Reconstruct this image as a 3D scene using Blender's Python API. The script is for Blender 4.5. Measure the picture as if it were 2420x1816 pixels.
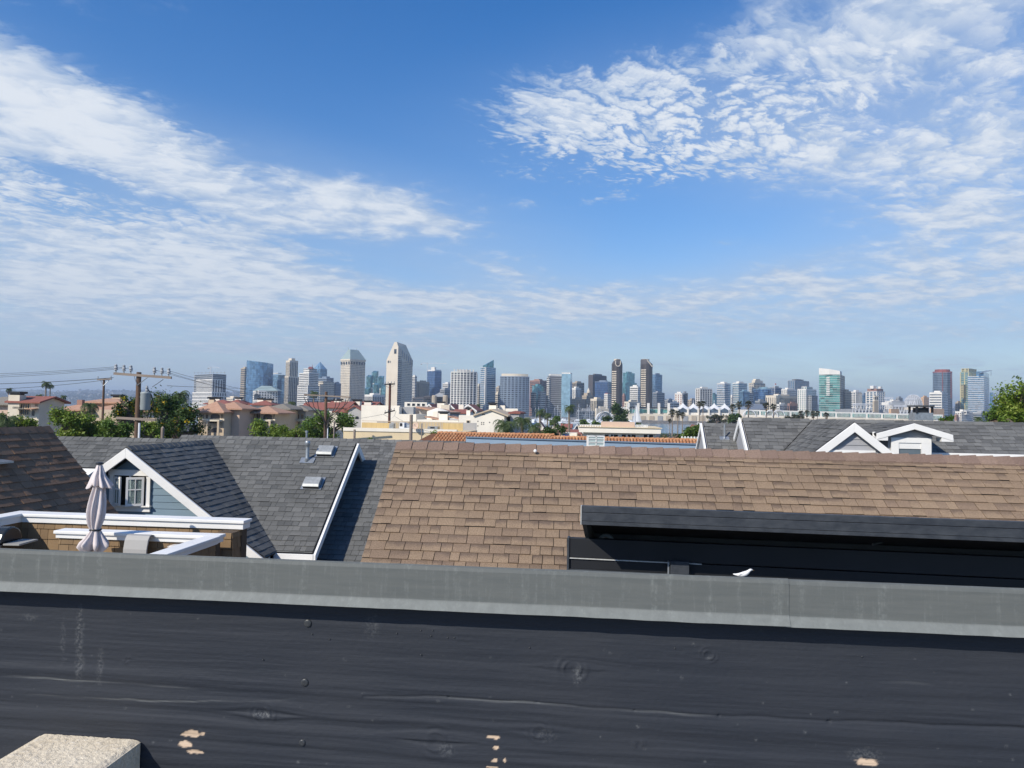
import bpy, math, random
import numpy as np
from mathutils import Vector, Matrix, noise

random.seed(7)
for o in list(bpy.data.objects):
    bpy.data.objects.remove(o, do_unlink=True)
scene = bpy.context.scene
COL = scene.collection
R = math.radians

# ------------------------------------------------------------------ camera
W, H, FP = 2420.0, 1816.0, 1760.0          # photograph size and focal length in its pixels
ZC = 10.0                                   # eye height above the street
PITCH, ROLL = math.atan(64.0 / FP), R(1.0)
CAM = Vector((0, 0, ZC))
CM = Matrix.Rotation(R(90) + PITCH, 3, 'X') @ Matrix.Rotation(ROLL, 3, 'Z')
cd = bpy.data.cameras.new('camera')
cd.sensor_width = 36.0
cd.lens = 36.0 * FP / W
cd.clip_start, cd.clip_end = 0.05, 40000.0
cam = bpy.data.objects.new('camera', cd)
cam.matrix_world = Matrix.Translation(CAM) @ CM.to_4x4()
COL.objects.link(cam)
scene.camera = cam


def ray(px, py):
    return CM @ Vector(((px - W / 2) / FP, -(py - H / 2) / FP, -1.0))


def P(px, py, Y):
    """world point seen at photo pixel (px, py), at distance Y along the view axis"""
    d = ray(px, py)
    return CAM + d * (Y / d.y)


def pix(p):
    v = CM.transposed() @ (Vector(p) - CAM)
    if v.z > -0.05:
        return None
    return (W / 2 + FP * v.x / -v.z, H / 2 - FP * v.y / -v.z)


# ------------------------------------------------------------------ world, sun, exposure
SUN_AZ, SUN_EL = R(45), R(38)               # azimuth to the left of straight behind the camera
sun_dir = Vector((-math.sin(SUN_AZ) * math.cos(SUN_EL), -math.cos(SUN_AZ) * math.cos(SUN_EL), math.sin(SUN_EL)))
world = bpy.data.worlds.new('World')
scene.world = world
world.use_nodes = True
wn = world.node_tree
world.cycles.sampling_method = 'MANUAL'
world.cycles.sample_map_resolution = 256
wn.nodes.clear()


def build_sky():
    N, L = wn.nodes, wn.links

    def put(sock, v):
        if v is None:
            return
        if hasattr(v, 'is_linked'):
            L.new(v, sock)
        else:
            sock.default_value = v

    def m(op, a, b=None, c=None, clamp=False):
        n = N.new('ShaderNodeMath'); n.operation = op; n.use_clamp = clamp
        put(n.inputs[0], a); put(n.inputs[1], b)
        if c is not None:
            put(n.inputs[2], c)
        return n.outputs[0]

    def comb(x, y, z):
        n = N.new('ShaderNodeCombineXYZ'); put(n.inputs[0], x); put(n.inputs[1], y); put(n.inputs[2], z)
        return n.outputs[0]

    def nz(vec, scale, detail=6, rough=.55, dist=0.0):
        n = N.new('ShaderNodeTexNoise'); n.noise_dimensions = '2D'; L.new(vec, n.inputs['Vector'])
        n.inputs['Scale'].default_value = scale; n.inputs['Detail'].default_value = detail
        n.inputs['Roughness'].default_value = rough; n.inputs['Distortion'].default_value = dist
        return n.outputs[0]

    def sstep(v, lo, hi):
        n = N.new('ShaderNodeMapRange'); n.interpolation_type = 'SMOOTHERSTEP'
        put(n.inputs[0], v); n.inputs[1].default_value = lo; n.inputs[2].default_value = hi
        return n.outputs[0]

    def mixc(f, a, b):
        n = N.new('ShaderNodeMix'); n.data_type = 'RGBA'
        put(n.inputs[0], f); put(n.inputs[6], a); put(n.inputs[7], b)
        return n.outputs[2]

    sky = N.new('ShaderNodeTexSky'); sky.sky_type = 'NISHITA'; sky.sun_disc = False
    sky.sun_elevation = SUN_EL
    sky.sun_rotation = math.atan2(sun_dir.x, sun_dir.y)
    sky.altitude = 0; sky.air_density = 1.0; sky.dust_density = 0.35; sky.ozone_density = 2.2
    hs = N.new('ShaderNodeHueSaturation'); hs.inputs['Saturation'].default_value = SKY_SAT
    hs.inputs['Value'].default_value = SKY_VAL; hs.inputs['Hue'].default_value = SKY_HUE
    L.new(sky.outputs[0], hs.inputs['Color'])

    tc = N.new('ShaderNodeTexCoord')
    sp = N.new('ShaderNodeSeparateXYZ'); L.new(tc.outputs['Generated'], sp.inputs[0])
    x, y, z = sp.outputs
    zc = m('MAXIMUM', z, 0.0)
    k = m('DIVIDE', 1.0, m('ADD', zc, 0.10))
    u, v = m('MULTIPLY', x, k), m('MULTIPLY', y, k)       # the flat cloud deck seen from below
    deck = comb(u, v, 0.0)
    # wind-drawn deck coordinates: streaks run to the lower right
    a = R(28)
    us = m('ADD', m('MULTIPLY', u, math.cos(a)), m('MULTIPLY', v, math.sin(a)))
    vs = m('SUBTRACT', m('MULTIPLY', v, math.cos(a)), m('MULTIPLY', u, math.sin(a)))
    streak = comb(m('MULTIPLY', us, 0.68), vs, 3.0)
    n_big = nz(deck, 0.55, 5, .55, .4)
    n_mid = nz(streak, 2.0, 10, .60, .5)
    n_puff = nz(comb(m('MULTIPLY', us, 0.8), vs, 1.0), 9.0, 6, .6, .25)
    az = m('ARCTAN2', x, y)

    dirv = comb(az, z, 0.0)

    def blob(acc, px, py, sx, sy, rot, amp):
        """adds a soft ellipse of cloud cover around one direction of the sky"""
        d = ray(px, py).normalized()
        mp = N.new('ShaderNodeMapping'); mp.vector_type = 'TEXTURE'; L.new(dirv, mp.inputs[0])
        mp.inputs['Location'].default_value = (math.atan2(d.x, d.y), d.z, 0)
        mp.inputs['Rotation'].default_value = (0, 0, -R(rot))
        mp.inputs['Scale'].default_value = (2.3 * sx / FP, 2.3 * sy / FP, 1)
        g = N.new('ShaderNodeTexGradient'); g.gradient_type = 'QUADRATIC_SPHERE'; L.new(mp.outputs[0], g.inputs[0])
        return m('MULTIPLY_ADD', g.outputs['Fac'], amp * 1.2, acc)

    cov = m('MULTIPLY', n_big, 0.42)
    for b in BLOBS:
        cov = blob(cov, *b)
    mott = 0.0
    for b in MOTTLE:
        mott = blob(mott, *b)
    vor = N.new('ShaderNodeTexVoronoi'); vor.feature = 'F1'; vor.voronoi_dimensions = '2D'
    L.new(comb(m('ADD', m('MULTIPLY', us, 1.5), m('MULTIPLY', n_mid, 1.1)), m('ADD', m('MULTIPLY', vs, 2.2), m('MULTIPLY', n_puff, .55)), 0.0), vor.inputs['Vector']); vor.inputs['Scale'].default_value = 10.5
    cells = m('SUBTRACT', 0.42, vor.outputs['Distance'])             # small cloudlets
    fine = m('ADD', m('MULTIPLY', m('SUBTRACT', n_mid, 0.5), 1.25), m('MULTIPLY', m('SUBTRACT', n_puff, 0.5), 0.75))
    cov = m('ADD', cov, fine)
    cov = m('ADD', cov, m('MULTIPLY', m('MULTIPLY', cells, 1.5), m('MINIMUM', mott, 1.0)))
    alpha = m('MULTIPLY', sstep(cov, 0.22, 0.86), 0.92)
    soft = 0.0
    for b in SOFT:
        soft = blob(soft, *b)
    soft = m('MULTIPLY', m('MINIMUM', soft, 1.0), m('ADD', 0.30, m('MULTIPLY', n_mid, 0.62)), clamp=True)
    alpha = m('SUBTRACT', 1.0, m('MULTIPLY', m('SUBTRACT', 1.0, alpha), m('SUBTRACT', 1.0, soft)))
    shade = sstep(m('ADD', m('ADD', m('MULTIPLY', n_puff, .55), m('MULTIPLY', cov, .33)), m('MULTIPLY', soft, .22)), 0.38, 0.88)
    ccol = mixc(shade, (*[c / SKY_STR for c in CLOUD_LOW], 1), (*[c / SKY_STR for c in CLOUD_HIGH], 1))
    out = mixc(alpha, hs.outputs[0], ccol)
    # pale air low over the horizon
    veil = m('MULTIPLY', m('POWER', math.e, m('MULTIPLY', zc, -1 / 0.15)), m('ADD', 0.84, m('MULTIPLY', n_mid, .32)), clamp=True)
    out = mixc(veil, out, (*[c / SKY_STR for c in VEIL], 1))
    bg = N.new('ShaderNodeBackground'); bg.inputs['Strength'].default_value = SKY_STR
    L.new(out, bg.inputs['Color'])
    wo = N.new('ShaderNodeOutputWorld'); L.new(bg.outputs[0], wo.inputs['Surface'])


HAZE_D = 0.00016
SKY_STR, SKY_SAT, SKY_VAL, SKY_HUE = 0.10, 1.42, 1.60, 0.508
CLOUD_LOW, CLOUD_HIGH, VEIL = (0.46, 0.58, 0.77), (0.86, 0.90, 0.95), (0.40, 0.51, 0.67)
BLOBS = [  # px, py, half-width, half-height, tilt, amount
    (-60, 150, 200, 60, 24, .42), (150, 280, 300, 70, 24, .58), (420, 390, 200, 50, 24, .56), (60, 420, 300, 60, 12, .2), (-40, 330, 160, 90, 10, .4),
    (100, 560, 420, 70, 8, .42), (200, 680, 560, 90, 4, .46), (640, 660, 230, 80, 10, .36), (800, 690, 120, 22, 12, .2),
    (760, 440, 220, 50, 8, .56), (1030, 520, 200, 45, 14, .60), (860, 560, 200, 30, 6, .3), (370, 75, 55, 50, 0, .26), (240, 20, 90, 30, 0, .16), (640, 130, 40, 60, 0, .10),
    (1300, 285, 170, 70, -4, .50), (1450, 340, 220, 60, 4, .40), (1560, 200, 280, 80, -8, .50), (1750, 160, 200, 90, -20, .26), (2050, 130, 300, 110, -30, .38), (2330, 330, 260, 330, 0, .36),
    (1980, 370, 300, 45, 6, .40), (2250, 480, 220, 70, 6, .30), (1640, 400, 110, 35, -18, .28), (2200, 650, 330, 35, -4, .26), (1760, 565, 140, 14, -8, .26),
    (1190, 650, 90, 26, 12, .30), (1085, 705, 45, 14, -18, .32), (1180, 750, 60, 14, -14, .2), (1750, 690, 330, 40, -2, .36), (1400, 745, 420, 45, 0, .36), (1330, 700, 120, 22, 0, .3), (1420, 470, 90, 14, -10, .26), (1500, 590, 60, 10, -5, .22), (1250, 480, 90, 14, -4, .2), (2100, 700, 150, 14, -4, .30),
    (250, 440, 420, 26, 8, -.42), (880, 200, 300, 190, 10, -.34), (1450, 560, 330, 80, 0, -.22), (1750, 480, 260, 60, 0, -.2), (520, 190, 260, 50, 24, -.35), (1250, 60, 300, 60, 0, -.2)]
SOFT = [(150, 660, 520, 150, 6, .95), (640, 690, 330, 60, 8, .55), (860, 500, 360, 75, 10, .9), (2350, 420, 330, 330, 0, .75), (1980, 330, 330, 90, 8, .6), (1560, 260, 360, 110, -6, .5),
        (1700, 745, 1100, 75, 0, 1.0), (1150, 740, 360, 45, 0, .4), (300, 800, 900, 80, 0, .75), (1200, 670, 200, 50, 8, .4), (2250, 640, 420, 90, -3, .7), (1750, 680, 260, 40, -4, .4), (150, 310, 330, 90, 22, .35), (2100, 120, 280, 120, -20, .35)]
MOTTLE = [(1480, 300, 330, 110, -5, 1.0), (1700, 330, 220, 70, -8, .7), (60, 450, 330, 60, 10, .6), (350, 330, 260, 90, 20, .35), (2250, 330, 230, 240, 0, .25)]
build_sky()

sl = bpy.data.lights.new('sun', 'SUN')
sl.energy, sl.angle, sl.color = 4.9, R(0.53), (1.0, 0.935, 0.83)
sun = bpy.data.objects.new('sun', sl)
sun.rotation_euler = (-sun_dir).to_track_quat('-Z', 'Y').to_euler()
sun.location = (-40, -40, 60)
COL.objects.link(sun)
vs_ = scene.view_settings
vs_.view_transform, vs_.look, vs_.exposure, vs_.gamma = 'Standard', 'None', 0.0, 1.0
vs_.use_curve_mapping = False
scene.render.resolution_x, scene.render.resolution_y = 1024, 768
scene.render.engine = 'CYCLES'
cy_ = scene.cycles
cy_.use_denoising = True
cy_.max_bounces, cy_.diffuse_bounces, cy_.glossy_bounces, cy_.transmission_bounces, cy_.volume_bounces = 6, 3, 3, 4, 0

# ------------------------------------------------------------------ helpers
def world_of(o):
    m = o.matrix_parent_inverse @ o.matrix_basis
    return world_of(o.parent) @ m if o.parent else o.matrix_basis.copy()


def adopt(o, parent):
    """parent o and keep it where it stands"""
    if parent is not None:
        w = o.matrix_basis.copy()
        o.parent = parent
        o.matrix_parent_inverse = world_of(parent).inverted()
        o.matrix_basis = w
    return o


def tag(o, label=None, cat=None, group=None, kind=None):
    for k, v in (('label', label), ('category', cat), ('group', group), ('kind', kind)):
        if v:
            o[k] = v
    return o


def thing(name, label, cat, loc=(0, 0, 0), group=None):
    o = bpy.data.objects.new(name, None)
    o.empty_display_size = .3
    o.location = loc
    COL.objects.link(o)
    return tag(o, label, cat, group)


class MB:
    """collects shapes into one mesh"""
    def __init__(s):
        s.v, s.f, s.uv, s.mi = [], [], [], []

    def face(s, pts, uv=None, mi=0):
        n = len(s.v)
        s.v.extend([tuple(p) for p in pts])
        s.f.append(tuple(range(n, n + len(pts))))
        s.uv.append(uv or [(0, 0)] * len(pts)); s.mi.append(mi)

    def faces(s, verts, faces, mi=0):
        n = len(s.v)
        s.v.extend([tuple(p) for p in verts])
        for f in faces:
            s.f.append(tuple(n + i for i in f)); s.uv.append([(0, 0)] * len(f)); s.mi.append(mi)

    def obox(s, o, a, b, c, mi=0):
        """box from corner o and edge vectors a, b, c (right-handed)"""
        o, a, b, c = Vector(o), Vector(a), Vector(b), Vector(c)
        if a.cross(b).dot(c) < 0:
            a, b = b, a
        vs = [o, o + a, o + a + b, o + b, o + c, o + a + c, o + a + b + c, o + b + c]
        s.faces(vs, [(3, 2, 1, 0), (4, 5, 6, 7), (0, 1, 5, 4), (1, 2, 6, 5), (2, 3, 7, 6), (3, 0, 4, 7)], mi)

    def box(s, c, size, rz=0, mi=0):
        c = Vector(c); w, d, h = size
        u = Vector((math.cos(rz), math.sin(rz), 0)); v = Vector((-math.sin(rz), math.cos(rz), 0)); n = Vector((0, 0, 1))
        s.obox(c - u * w / 2 - v * d / 2 - n * h / 2, u * w, v * d, n * h, mi)

    def prism(s, fp, z0, z1, mi=0, top=True):
        """fp: list of (x, y), any winding; z1 may be a list of heights per corner"""
        fp = [(p[0], p[1]) for p in fp]
        n = len(fp)
        zt = z1 if isinstance(z1, (list, tuple)) else [z1] * n
        ar = sum(fp[i][0] * fp[(i + 1) % n][1] - fp[(i + 1) % n][0] * fp[i][1] for i in range(n))
        if ar < 0:
            fp = fp[::-1]; zt = list(zt)[::-1]
        vs = [(x, y, z0) for x, y in fp] + [(p[0], p[1], z) for p, z in zip(fp, zt)]
        fs = [(i, (i + 1) % n, n + (i + 1) % n, n + i) for i in range(n)]
        if top:
            fs += [tuple(range(n, 2 * n)), tuple(range(n - 1, -1, -1))]
        s.faces(vs, fs, mi)

    def extrude(s, poly, d, mi=0):
        """closed 3-D polygon pushed along vector d"""
        poly = [Vector(p) for p in poly]; d = Vector(d); n = len(poly)
        nn = Vector((0, 0, 0))
        for i in range(n):
            nn += poly[i].cross(poly[(i + 1) % n])
        if nn.dot(d) > 0:
            poly = poly[::-1]
        vs = poly + [p + d for p in poly]
        fs = [tuple(range(n)), tuple(range(2 * n - 1, n - 1, -1))]
        fs += [((i + 1) % n, i, n + i, n + (i + 1) % n) for i in range(n)]
        s.faces(vs, fs, mi)

    def tube(s, pts, r, n=8, mi=0, cap=True):
        pts = [Vector(p) for p in pts]
        rs = r if isinstance(r, (list, tuple)) else [r] * len(pts)
        vs, fs = [], []
        ref = None
        for i, p in enumerate(pts):
            t = (pts[min(i + 1, len(pts) - 1)] - pts[max(i - 1, 0)]).normalized()
            if ref is None:
                ref = t.orthogonal().normalized()
            ref = (ref - t * ref.dot(t)).normalized()
            b = t.cross(ref)
            for k in range(n):
                a = 2 * math.pi * k / n
                vs.append(p + (ref * math.cos(a) + b * math.sin(a)) * rs[i])
        for i in range(len(pts) - 1):
            for k in range(n):
                k2 = (k + 1) % n
                fs.append((i * n + k, i * n + k2, (i + 1) * n + k2, (i + 1) * n + k))
        if cap:
            fs.append(tuple(range(n - 1, -1, -1)))
            m = (len(pts) - 1) * n
            fs.append(tuple(range(m, m + n)))
        s.faces(vs, fs, mi)

    def lathe(s, c, prof, n=16, mi=0):
        """prof: (radius, z) from bottom to top about the vertical through c"""
        c = Vector(c); vs, fs = [], []
        for r, z in prof:
            for k in range(n):
                a = 2 * math.pi * k / n
                vs.append(c + Vector((r * math.cos(a), r * math.sin(a), z)))
        for i in range(len(prof) - 1):
            for k in range(n):
                k2 = (k + 1) % n
                fs.append((i * n + k, i * n + k2, (i + 1) * n + k2, (i + 1) * n + k))
        fs.append(tuple(range(n - 1, -1, -1)))
        m = (len(prof) - 1) * n
        fs.append(tuple(range(m, m + n)))
        s.faces(vs, fs, mi)

    def mesh(s, name, mats, smooth=False):
        me = bpy.data.meshes.new(name)
        me.from_pydata([tuple(p) for p in s.v], [], s.f)
        uvl = me.uv_layers.new(name='uv')
        uvl.data.foreach_set('uv', [c for f in s.uv for p in f for c in p])
        for m_ in (mats if isinstance(mats, (list, tuple)) else [mats]):
            me.materials.append(m_)
        if any(s.mi):
            me.polygons.foreach_set('material_index', s.mi)
        if smooth:
            me.polygons.foreach_set('use_smooth', [True] * len(s.f))
        me.update()
        return me

    def build(s, name, mats, parent=None, smooth=False, kind=None, label=None):
        o = bpy.data.objects.new(name, s.mesh(name, mats, smooth))
        COL.objects.link(o)
        adopt(o, parent)
        return tag(o, label, None, None, kind)


def bevel(o, w, seg=2):
    b = o.modifiers.new('bevel', 'BEVEL'); b.width = w; b.segments = seg; b.limit_method = 'ANGLE'
    return o


class Frame:
    """local axes: a to the right, b away from the camera, z up; turned clockwise by th degrees"""
    def __init__(s, o, th):
        s.o = Vector(o); t = R(th); s.th = t
        s.u = Vector((math.cos(t), -math.sin(t), 0)); s.w = Vector((math.sin(t), math.cos(t), 0))

    def __call__(s, a, b, z):
        return s.o + s.u * a + s.w * b + Vector((0, 0, z))

    def loc(s, p):
        d = Vector(p) - s.o
        return d.dot(s.u), d.dot(s.w), d.z

    def box(s, mb, a0, a1, b0, b1, z0, z1, mi=0):
        mb.obox(s(a0, b0, z0), s.u * (a1 - a0), s.w * (b1 - b0), Vector((0, 0, z1 - z0)), mi)


def copy_tree(src, loc=None, rz=None, sc=None, label=None, group=None):
    r = src.copy(); COL.objects.link(r)
    if loc is not None:
        r.location = loc
    if rz is not None:
        r.rotation_euler = (0, 0, rz)
    if sc is not None:
        r.scale = sc if isinstance(sc, (tuple, list)) else (sc, sc, sc)
    if label:
        r['label'] = label
    if group:
        r['group'] = group
    for ch in src.children:
        c = ch.copy(); COL.objects.link(c); c.parent = r
        c.matrix_parent_inverse = ch.matrix_parent_inverse.copy()
        for g in ch.children:
            d = g.copy(); COL.objects.link(d); d.parent = c
            d.matrix_parent_inverse = g.matrix_parent_inverse.copy()
    return r


# ------------------------------------------------------------------ materials
class NT:
    def __init__(s, name):
        s.m = bpy.data.materials.new(name); s.m.use_nodes = True
        s.t = s.m.node_tree; s.N, s.L = s.t.nodes, s.t.links
        s.N.clear()
        s.out = s.N.new('ShaderNodeOutputMaterial')
        s.b = s.N.new('ShaderNodeBsdfPrincipled')
        s.L.new(s.b.outputs[0], s.out.inputs[0])

    def put(s, sock, v):
        if v is None:
            return
        if hasattr(v, 'is_linked'):
            s.L.new(v, sock)
        else:
            if sock.type == 'RGBA' and len(v) == 3:
                v = (*v, 1)
            sock.default_value = v

    def math(s, op, a, b=None, clamp=False):
        n = s.N.new('ShaderNodeMath'); n.operation = op; n.use_clamp = clamp
        s.put(n.inputs[0], a); s.put(n.inputs[1], b)
        return n.outputs[0]

    def mix(s, f, a, b, mode='MIX'):
        n = s.N.new('ShaderNodeMix'); n.data_type = 'RGBA'; n.blend_type = mode
        s.put(n.inputs[0], f); s.put(n.inputs[6], a); s.put(n.inputs[7], b)
        return n.outputs[2]

    def pos(s, stretch=(1, 1, 1), obj=False):
        if obj:
            v = s.N.new('ShaderNodeTexCoord').outputs['Object']
        else:
            v = s.N.new('ShaderNodeNewGeometry').outputs['Position']
        mp = s.N.new('ShaderNodeMapping'); mp.inputs['Scale'].default_value = stretch
        s.L.new(v, mp.inputs[0])
        return mp.outputs[0]

    def noise(s, vec, scale, detail=4, rough=.55, dist=0.0):
        n = s.N.new('ShaderNodeTexNoise')
        s.L.new(vec, n.inputs['Vector'])
        n.inputs['Scale'].default_value = scale; n.inputs['Detail'].default_value = detail
        n.inputs['Roughness'].default_value = rough; n.inputs['Distortion'].default_value = dist
        return n.outputs[0]

    def rng(s, v, lo, hi, a=0.0, b=1.0, smooth=False):
        n = s.N.new('ShaderNodeMapRange')
        if smooth:
            n.interpolation_type = 'SMOOTHSTEP'
        s.put(n.inputs[0], v)
        for i, q in enumerate((lo, hi, a, b)):
            n.inputs[i + 1].default_value = q
        return n.outputs[0]

    def ramp(s, f, stops, const=False):
        n = s.N.new('ShaderNodeValToRGB'); cr = n.color_ramp
        if const:
            cr.interpolation = 'CONSTANT'
        while len(cr.elements) < len(stops):
            cr.elements.new(0.5)
        for e, (p, c) in zip(cr.elements, stops):
            e.position = p; e.color = (*c, 1)
        s.put(n.inputs[0], f)
        return n.outputs[0]

    def rand(s):
        """random per object and per loose piece"""
        o = s.N.new('ShaderNodeObjectInfo').outputs['Random']
        g = s.N.new('ShaderNodeNewGeometry').outputs['Random Per Island']
        return s.math('FRACT', s.math('ADD', s.math('MULTIPLY', o, 7.31), g))

    def uv(s):
        sp = s.N.new('ShaderNodeSeparateXYZ')
        s.L.new(s.N.new('ShaderNodeUVMap').outputs[0], sp.inputs[0])
        return sp.outputs[0], sp.outputs[1]

    def bump(s, h, strength, dist=0.01):
        n = s.N.new('ShaderNodeBump'); n.inputs['Strength'].default_value = strength
        n.inputs['Distance'].default_value = dist
        s.L.new(h, n.inputs['Height'])
        s.L.new(n.outputs[0], s.b.inputs['Normal'])

    def fin(s, col, rough=.7, metal=0.0, spec=.5):
        s.put(s.b.inputs['Base Color'], col); s.put(s.b.inputs['Roughness'], rough)
        s.put(s.b.inputs['Metallic'], metal); s.put(s.b.inputs['Specular IOR Level'], spec)
        return s.m


def mat(name, c1, c2=None, rough=.75, scale=2.0, stretch=(1, 1, 1), bump=0.0, bscale=30.0, bdist=.01, metal=0.0, spec=.4, var=0.0, obj=False):
    """paint, plaster, metal: two tones mixed by noise, fine relief, optional tone per piece"""
    t = NT(name)
    c2 = c2 or tuple(c * .82 for c in c1)
    p = t.pos(stretch, obj)
    col = t.mix(t.rng(t.noise(p, scale, 5, .6), .35, .65), c1, c2)
    if var:
        k = t.rng(t.rand(), 0, 1, 1 - var, 1 + var)
        n = t.N.new('ShaderNodeVectorMath'); n.operation = 'SCALE'
        t.L.new(col, n.inputs[0]); t.L.new(k, n.inputs['Scale'])
        col = n.outputs[0]
    if bump:
        t.bump(t.noise(p, bscale, 4, .6), bump, bdist)
    return t.fin(col, rough, metal, spec)


def shingle_mat(name, light, mid, dark, grad=.45, gran=90.0, shade=None):
    """asphalt shingle: tone per tab, darker printed shadow band at the top of some tabs, granules"""
    t = NT(name)
    r = t.rand()
    base = t.ramp(r, [(0.0, dark), (.35, mid), (.62, light), (1.0, mid)])
    u, v = t.uv()
    r2 = t.math('FRACT', t.math('MULTIPLY', r, 13.7))
    p = t.pos()
    wob = t.noise(p, 9.0, 4, .6)
    band = t.rng(t.math('ADD', v, t.math('MULTIPLY', t.math('SUBTRACT', wob, .5), .9)), .25, .95, 0, 1, True)
    gr = t.math('MULTIPLY', t.math('MULTIPLY', band, grad), t.rng(r2, .25, .8, .15, 1))
    col = t.mix(gr, base, shade or dark)
    g = t.noise(p, gran, 2, .7)
    k = t.rng(g, .3, .7, .72, 1.28)
    k2 = t.rng(t.noise(p, .7, 4, .6), .3, .7, .86, 1.12)
    n = t.N.new('ShaderNodeVectorMath'); n.operation = 'SCALE'
    t.L.new(col, n.inputs[0]); t.L.new(t.math('MULTIPLY', k, k2), n.inputs['Scale'])
    t.bump(g, .5, .004)
    return t.fin(n.outputs[0], .92, 0, .15)


def glass_mat(name, c, rough=.12, metal=.55, cell=3.2, var=.45):
    """coated tower glass: every pane a little different"""
    t = NT(name)
    p = t.pos((1 / cell, 1 / cell, 1 / 3.6))
    fl = t.N.new('ShaderNodeVectorMath'); fl.operation = 'FLOOR'; t.L.new(p, fl.inputs[0])
    wnz = t.N.new('ShaderNodeTexWhiteNoise'); t.L.new(fl.outputs[0], wnz.inputs[0])
    k = t.rng(wnz.outputs[0], 0, 1, 1 - var, 1 + var)
    n = t.N.new('ShaderNodeVectorMath'); n.operation = 'SCALE'
    n.inputs[0].default_value = c; t.L.new(k, n.inputs['Scale'])
    return t.fin(n.outputs[0], rough, metal, .6)


def leaf_mat(name, a, b, c, trans=.3, ns=1.6):
    t = NT(name)
    nn = t.rng(t.noise(t.pos(), ns, 2, .5), .36, .64)
    col = t.ramp(t.math('ADD', t.math('MULTIPLY', t.rand(), .45), t.math('MULTIPLY', nn, .55)), [(0, a), (.5, b), (1, c)])
    t.fin(col, .55, 0, .35)
    tr = t.N.new('ShaderNodeBsdfTranslucent'); t.L.new(col, tr.inputs[0])
    mx = t.N.new('ShaderNodeMixShader'); mx.inputs[0].default_value = trans
    t.L.new(t.b.outputs[0], mx.inputs[1]); t.L.new(tr.outputs[0], mx.inputs[2])
    t.L.new(mx.outputs[0], t.out.inputs[0])
    return t.m


WHITE = mat('white_paint', (.84, .82, .77), (.75, .735, .70), rough=.55, scale=1.5, bump=.06, bscale=60)
BLACK = mat('black_metal', (.012, .013, .015), (.02, .021, .024), rough=.45, scale=6)
GALV = mat('galvanised_metal', (.42, .44, .45), (.30, .32, .33), rough=.4, scale=14, metal=.6)
DARKGLASS = mat('dark_glass', (.012, .016, .02), (.02, .026, .03), rough=.08, spec=.6)

# ------------------------------------------------------------------ ground, water, hills, air
def struct(name, mb, m_, smooth=False):
    return tag(mb.build(name, m_, smooth=smooth), kind='structure')


g = MB(); g.face([(-9000, -60, -2.6), (9000, -60, -2.6), (9000, 12000, -2.6), (-9000, 12000, -2.6)])
struct('ground', g, mat('earth', (.16, .14, .10), (.10, .09, .07), scale=.02))
g = MB(); g.obox((-2500, -60, -2.5), (5000, 0, 0), (0, 440, 0), (0, 0, 2.5))
struct('street_ground', g, mat('asphalt', (.07, .07, .07), (.045, .045, .048), scale=.3, rough=.9))
t = NT('bay_water')
t.bump(t.noise(t.pos((1, .35, 1)), .35, 6, .65), .5, .6)
water_m = t.fin(t.mix(t.rng(t.noise(t.pos((.2, 1, 1)), .01, 4), .4, .6), (.015, .06, .11), (.03, .09, .14)), .18, 0, .5)
g = MB(); g.face([(-9000, 380, -2.0), (9000, 380, -2.0), (9000, 960, -2.0), (-9000, 960, -2.0)])
struct('water', g, water_m)
# far shore: rock bank and the city's flat ground
rk = MB()
nx = 260
for i in range(nx):
    x0 = -1400 + i * 2800 / nx; x1 = x0 + 2800 / nx
    for k, (ya, za, yb, zb) in enumerate(((905, -2.3, 910, .2), (910, .2, 914, 1.6))):
        j = [random.uniform(-.5, .5) for _ in range(4)]
        rk.face([(x0, ya + j[0], za), (x1, ya + j[1], za), (x1, yb, zb + j[2] * .7), (x0, yb, zb + j[3] * .7)])
struct('shore_bank', rk, mat('bank_rock', (.22, .20, .17), (.10, .095, .085), scale=.4, bump=.8, bscale=1.2, bdist=.6))
g = MB(); g.obox((-4000, 914, -2.4), (8000, 0, 0), (0, 3600, 0), (0, 0, 3.4))
struct('city_ground', g, mat('city_paving', (.24, .23, .21), (.14, .14, .13), scale=.02))

# hills across the bay
hl = MB()
nxh, nyh = 150, 26
def hill_z(x, y):
    s = (y - 4300) / 2600
    e = max(0.0, min(1.0, s)) ** .8
    h = 150 * e * (.75 + .5 * noise.noise(Vector((x * .0006, y * .0007, 3))))
    h += 40 * e * noise.fractal(Vector((x * .0022, y * .002, 1)), 1.0, 2.0, 4)
    return max(0.0, h) + .2
vs = []
for j in range(nyh + 1):
    for i in range(nxh + 1):
        x = -6800 + 13600 * i / nxh; y = 4300 + 2700 * j / nyh
        vs.append((x, y, hill_z(x, y)))
hl.faces(vs, [(j * (nxh + 1) + i, j * (nxh + 1) + i + 1, (j + 1) * (nxh + 1) + i + 1, (j + 1) * (nxh + 1) + i) for j in range(nyh) for i in range(nxh)])
struct('hills', hl, mat('hill_scrub', (.045, .06, .035), (.10, .095, .07), scale=.006), True)
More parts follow.
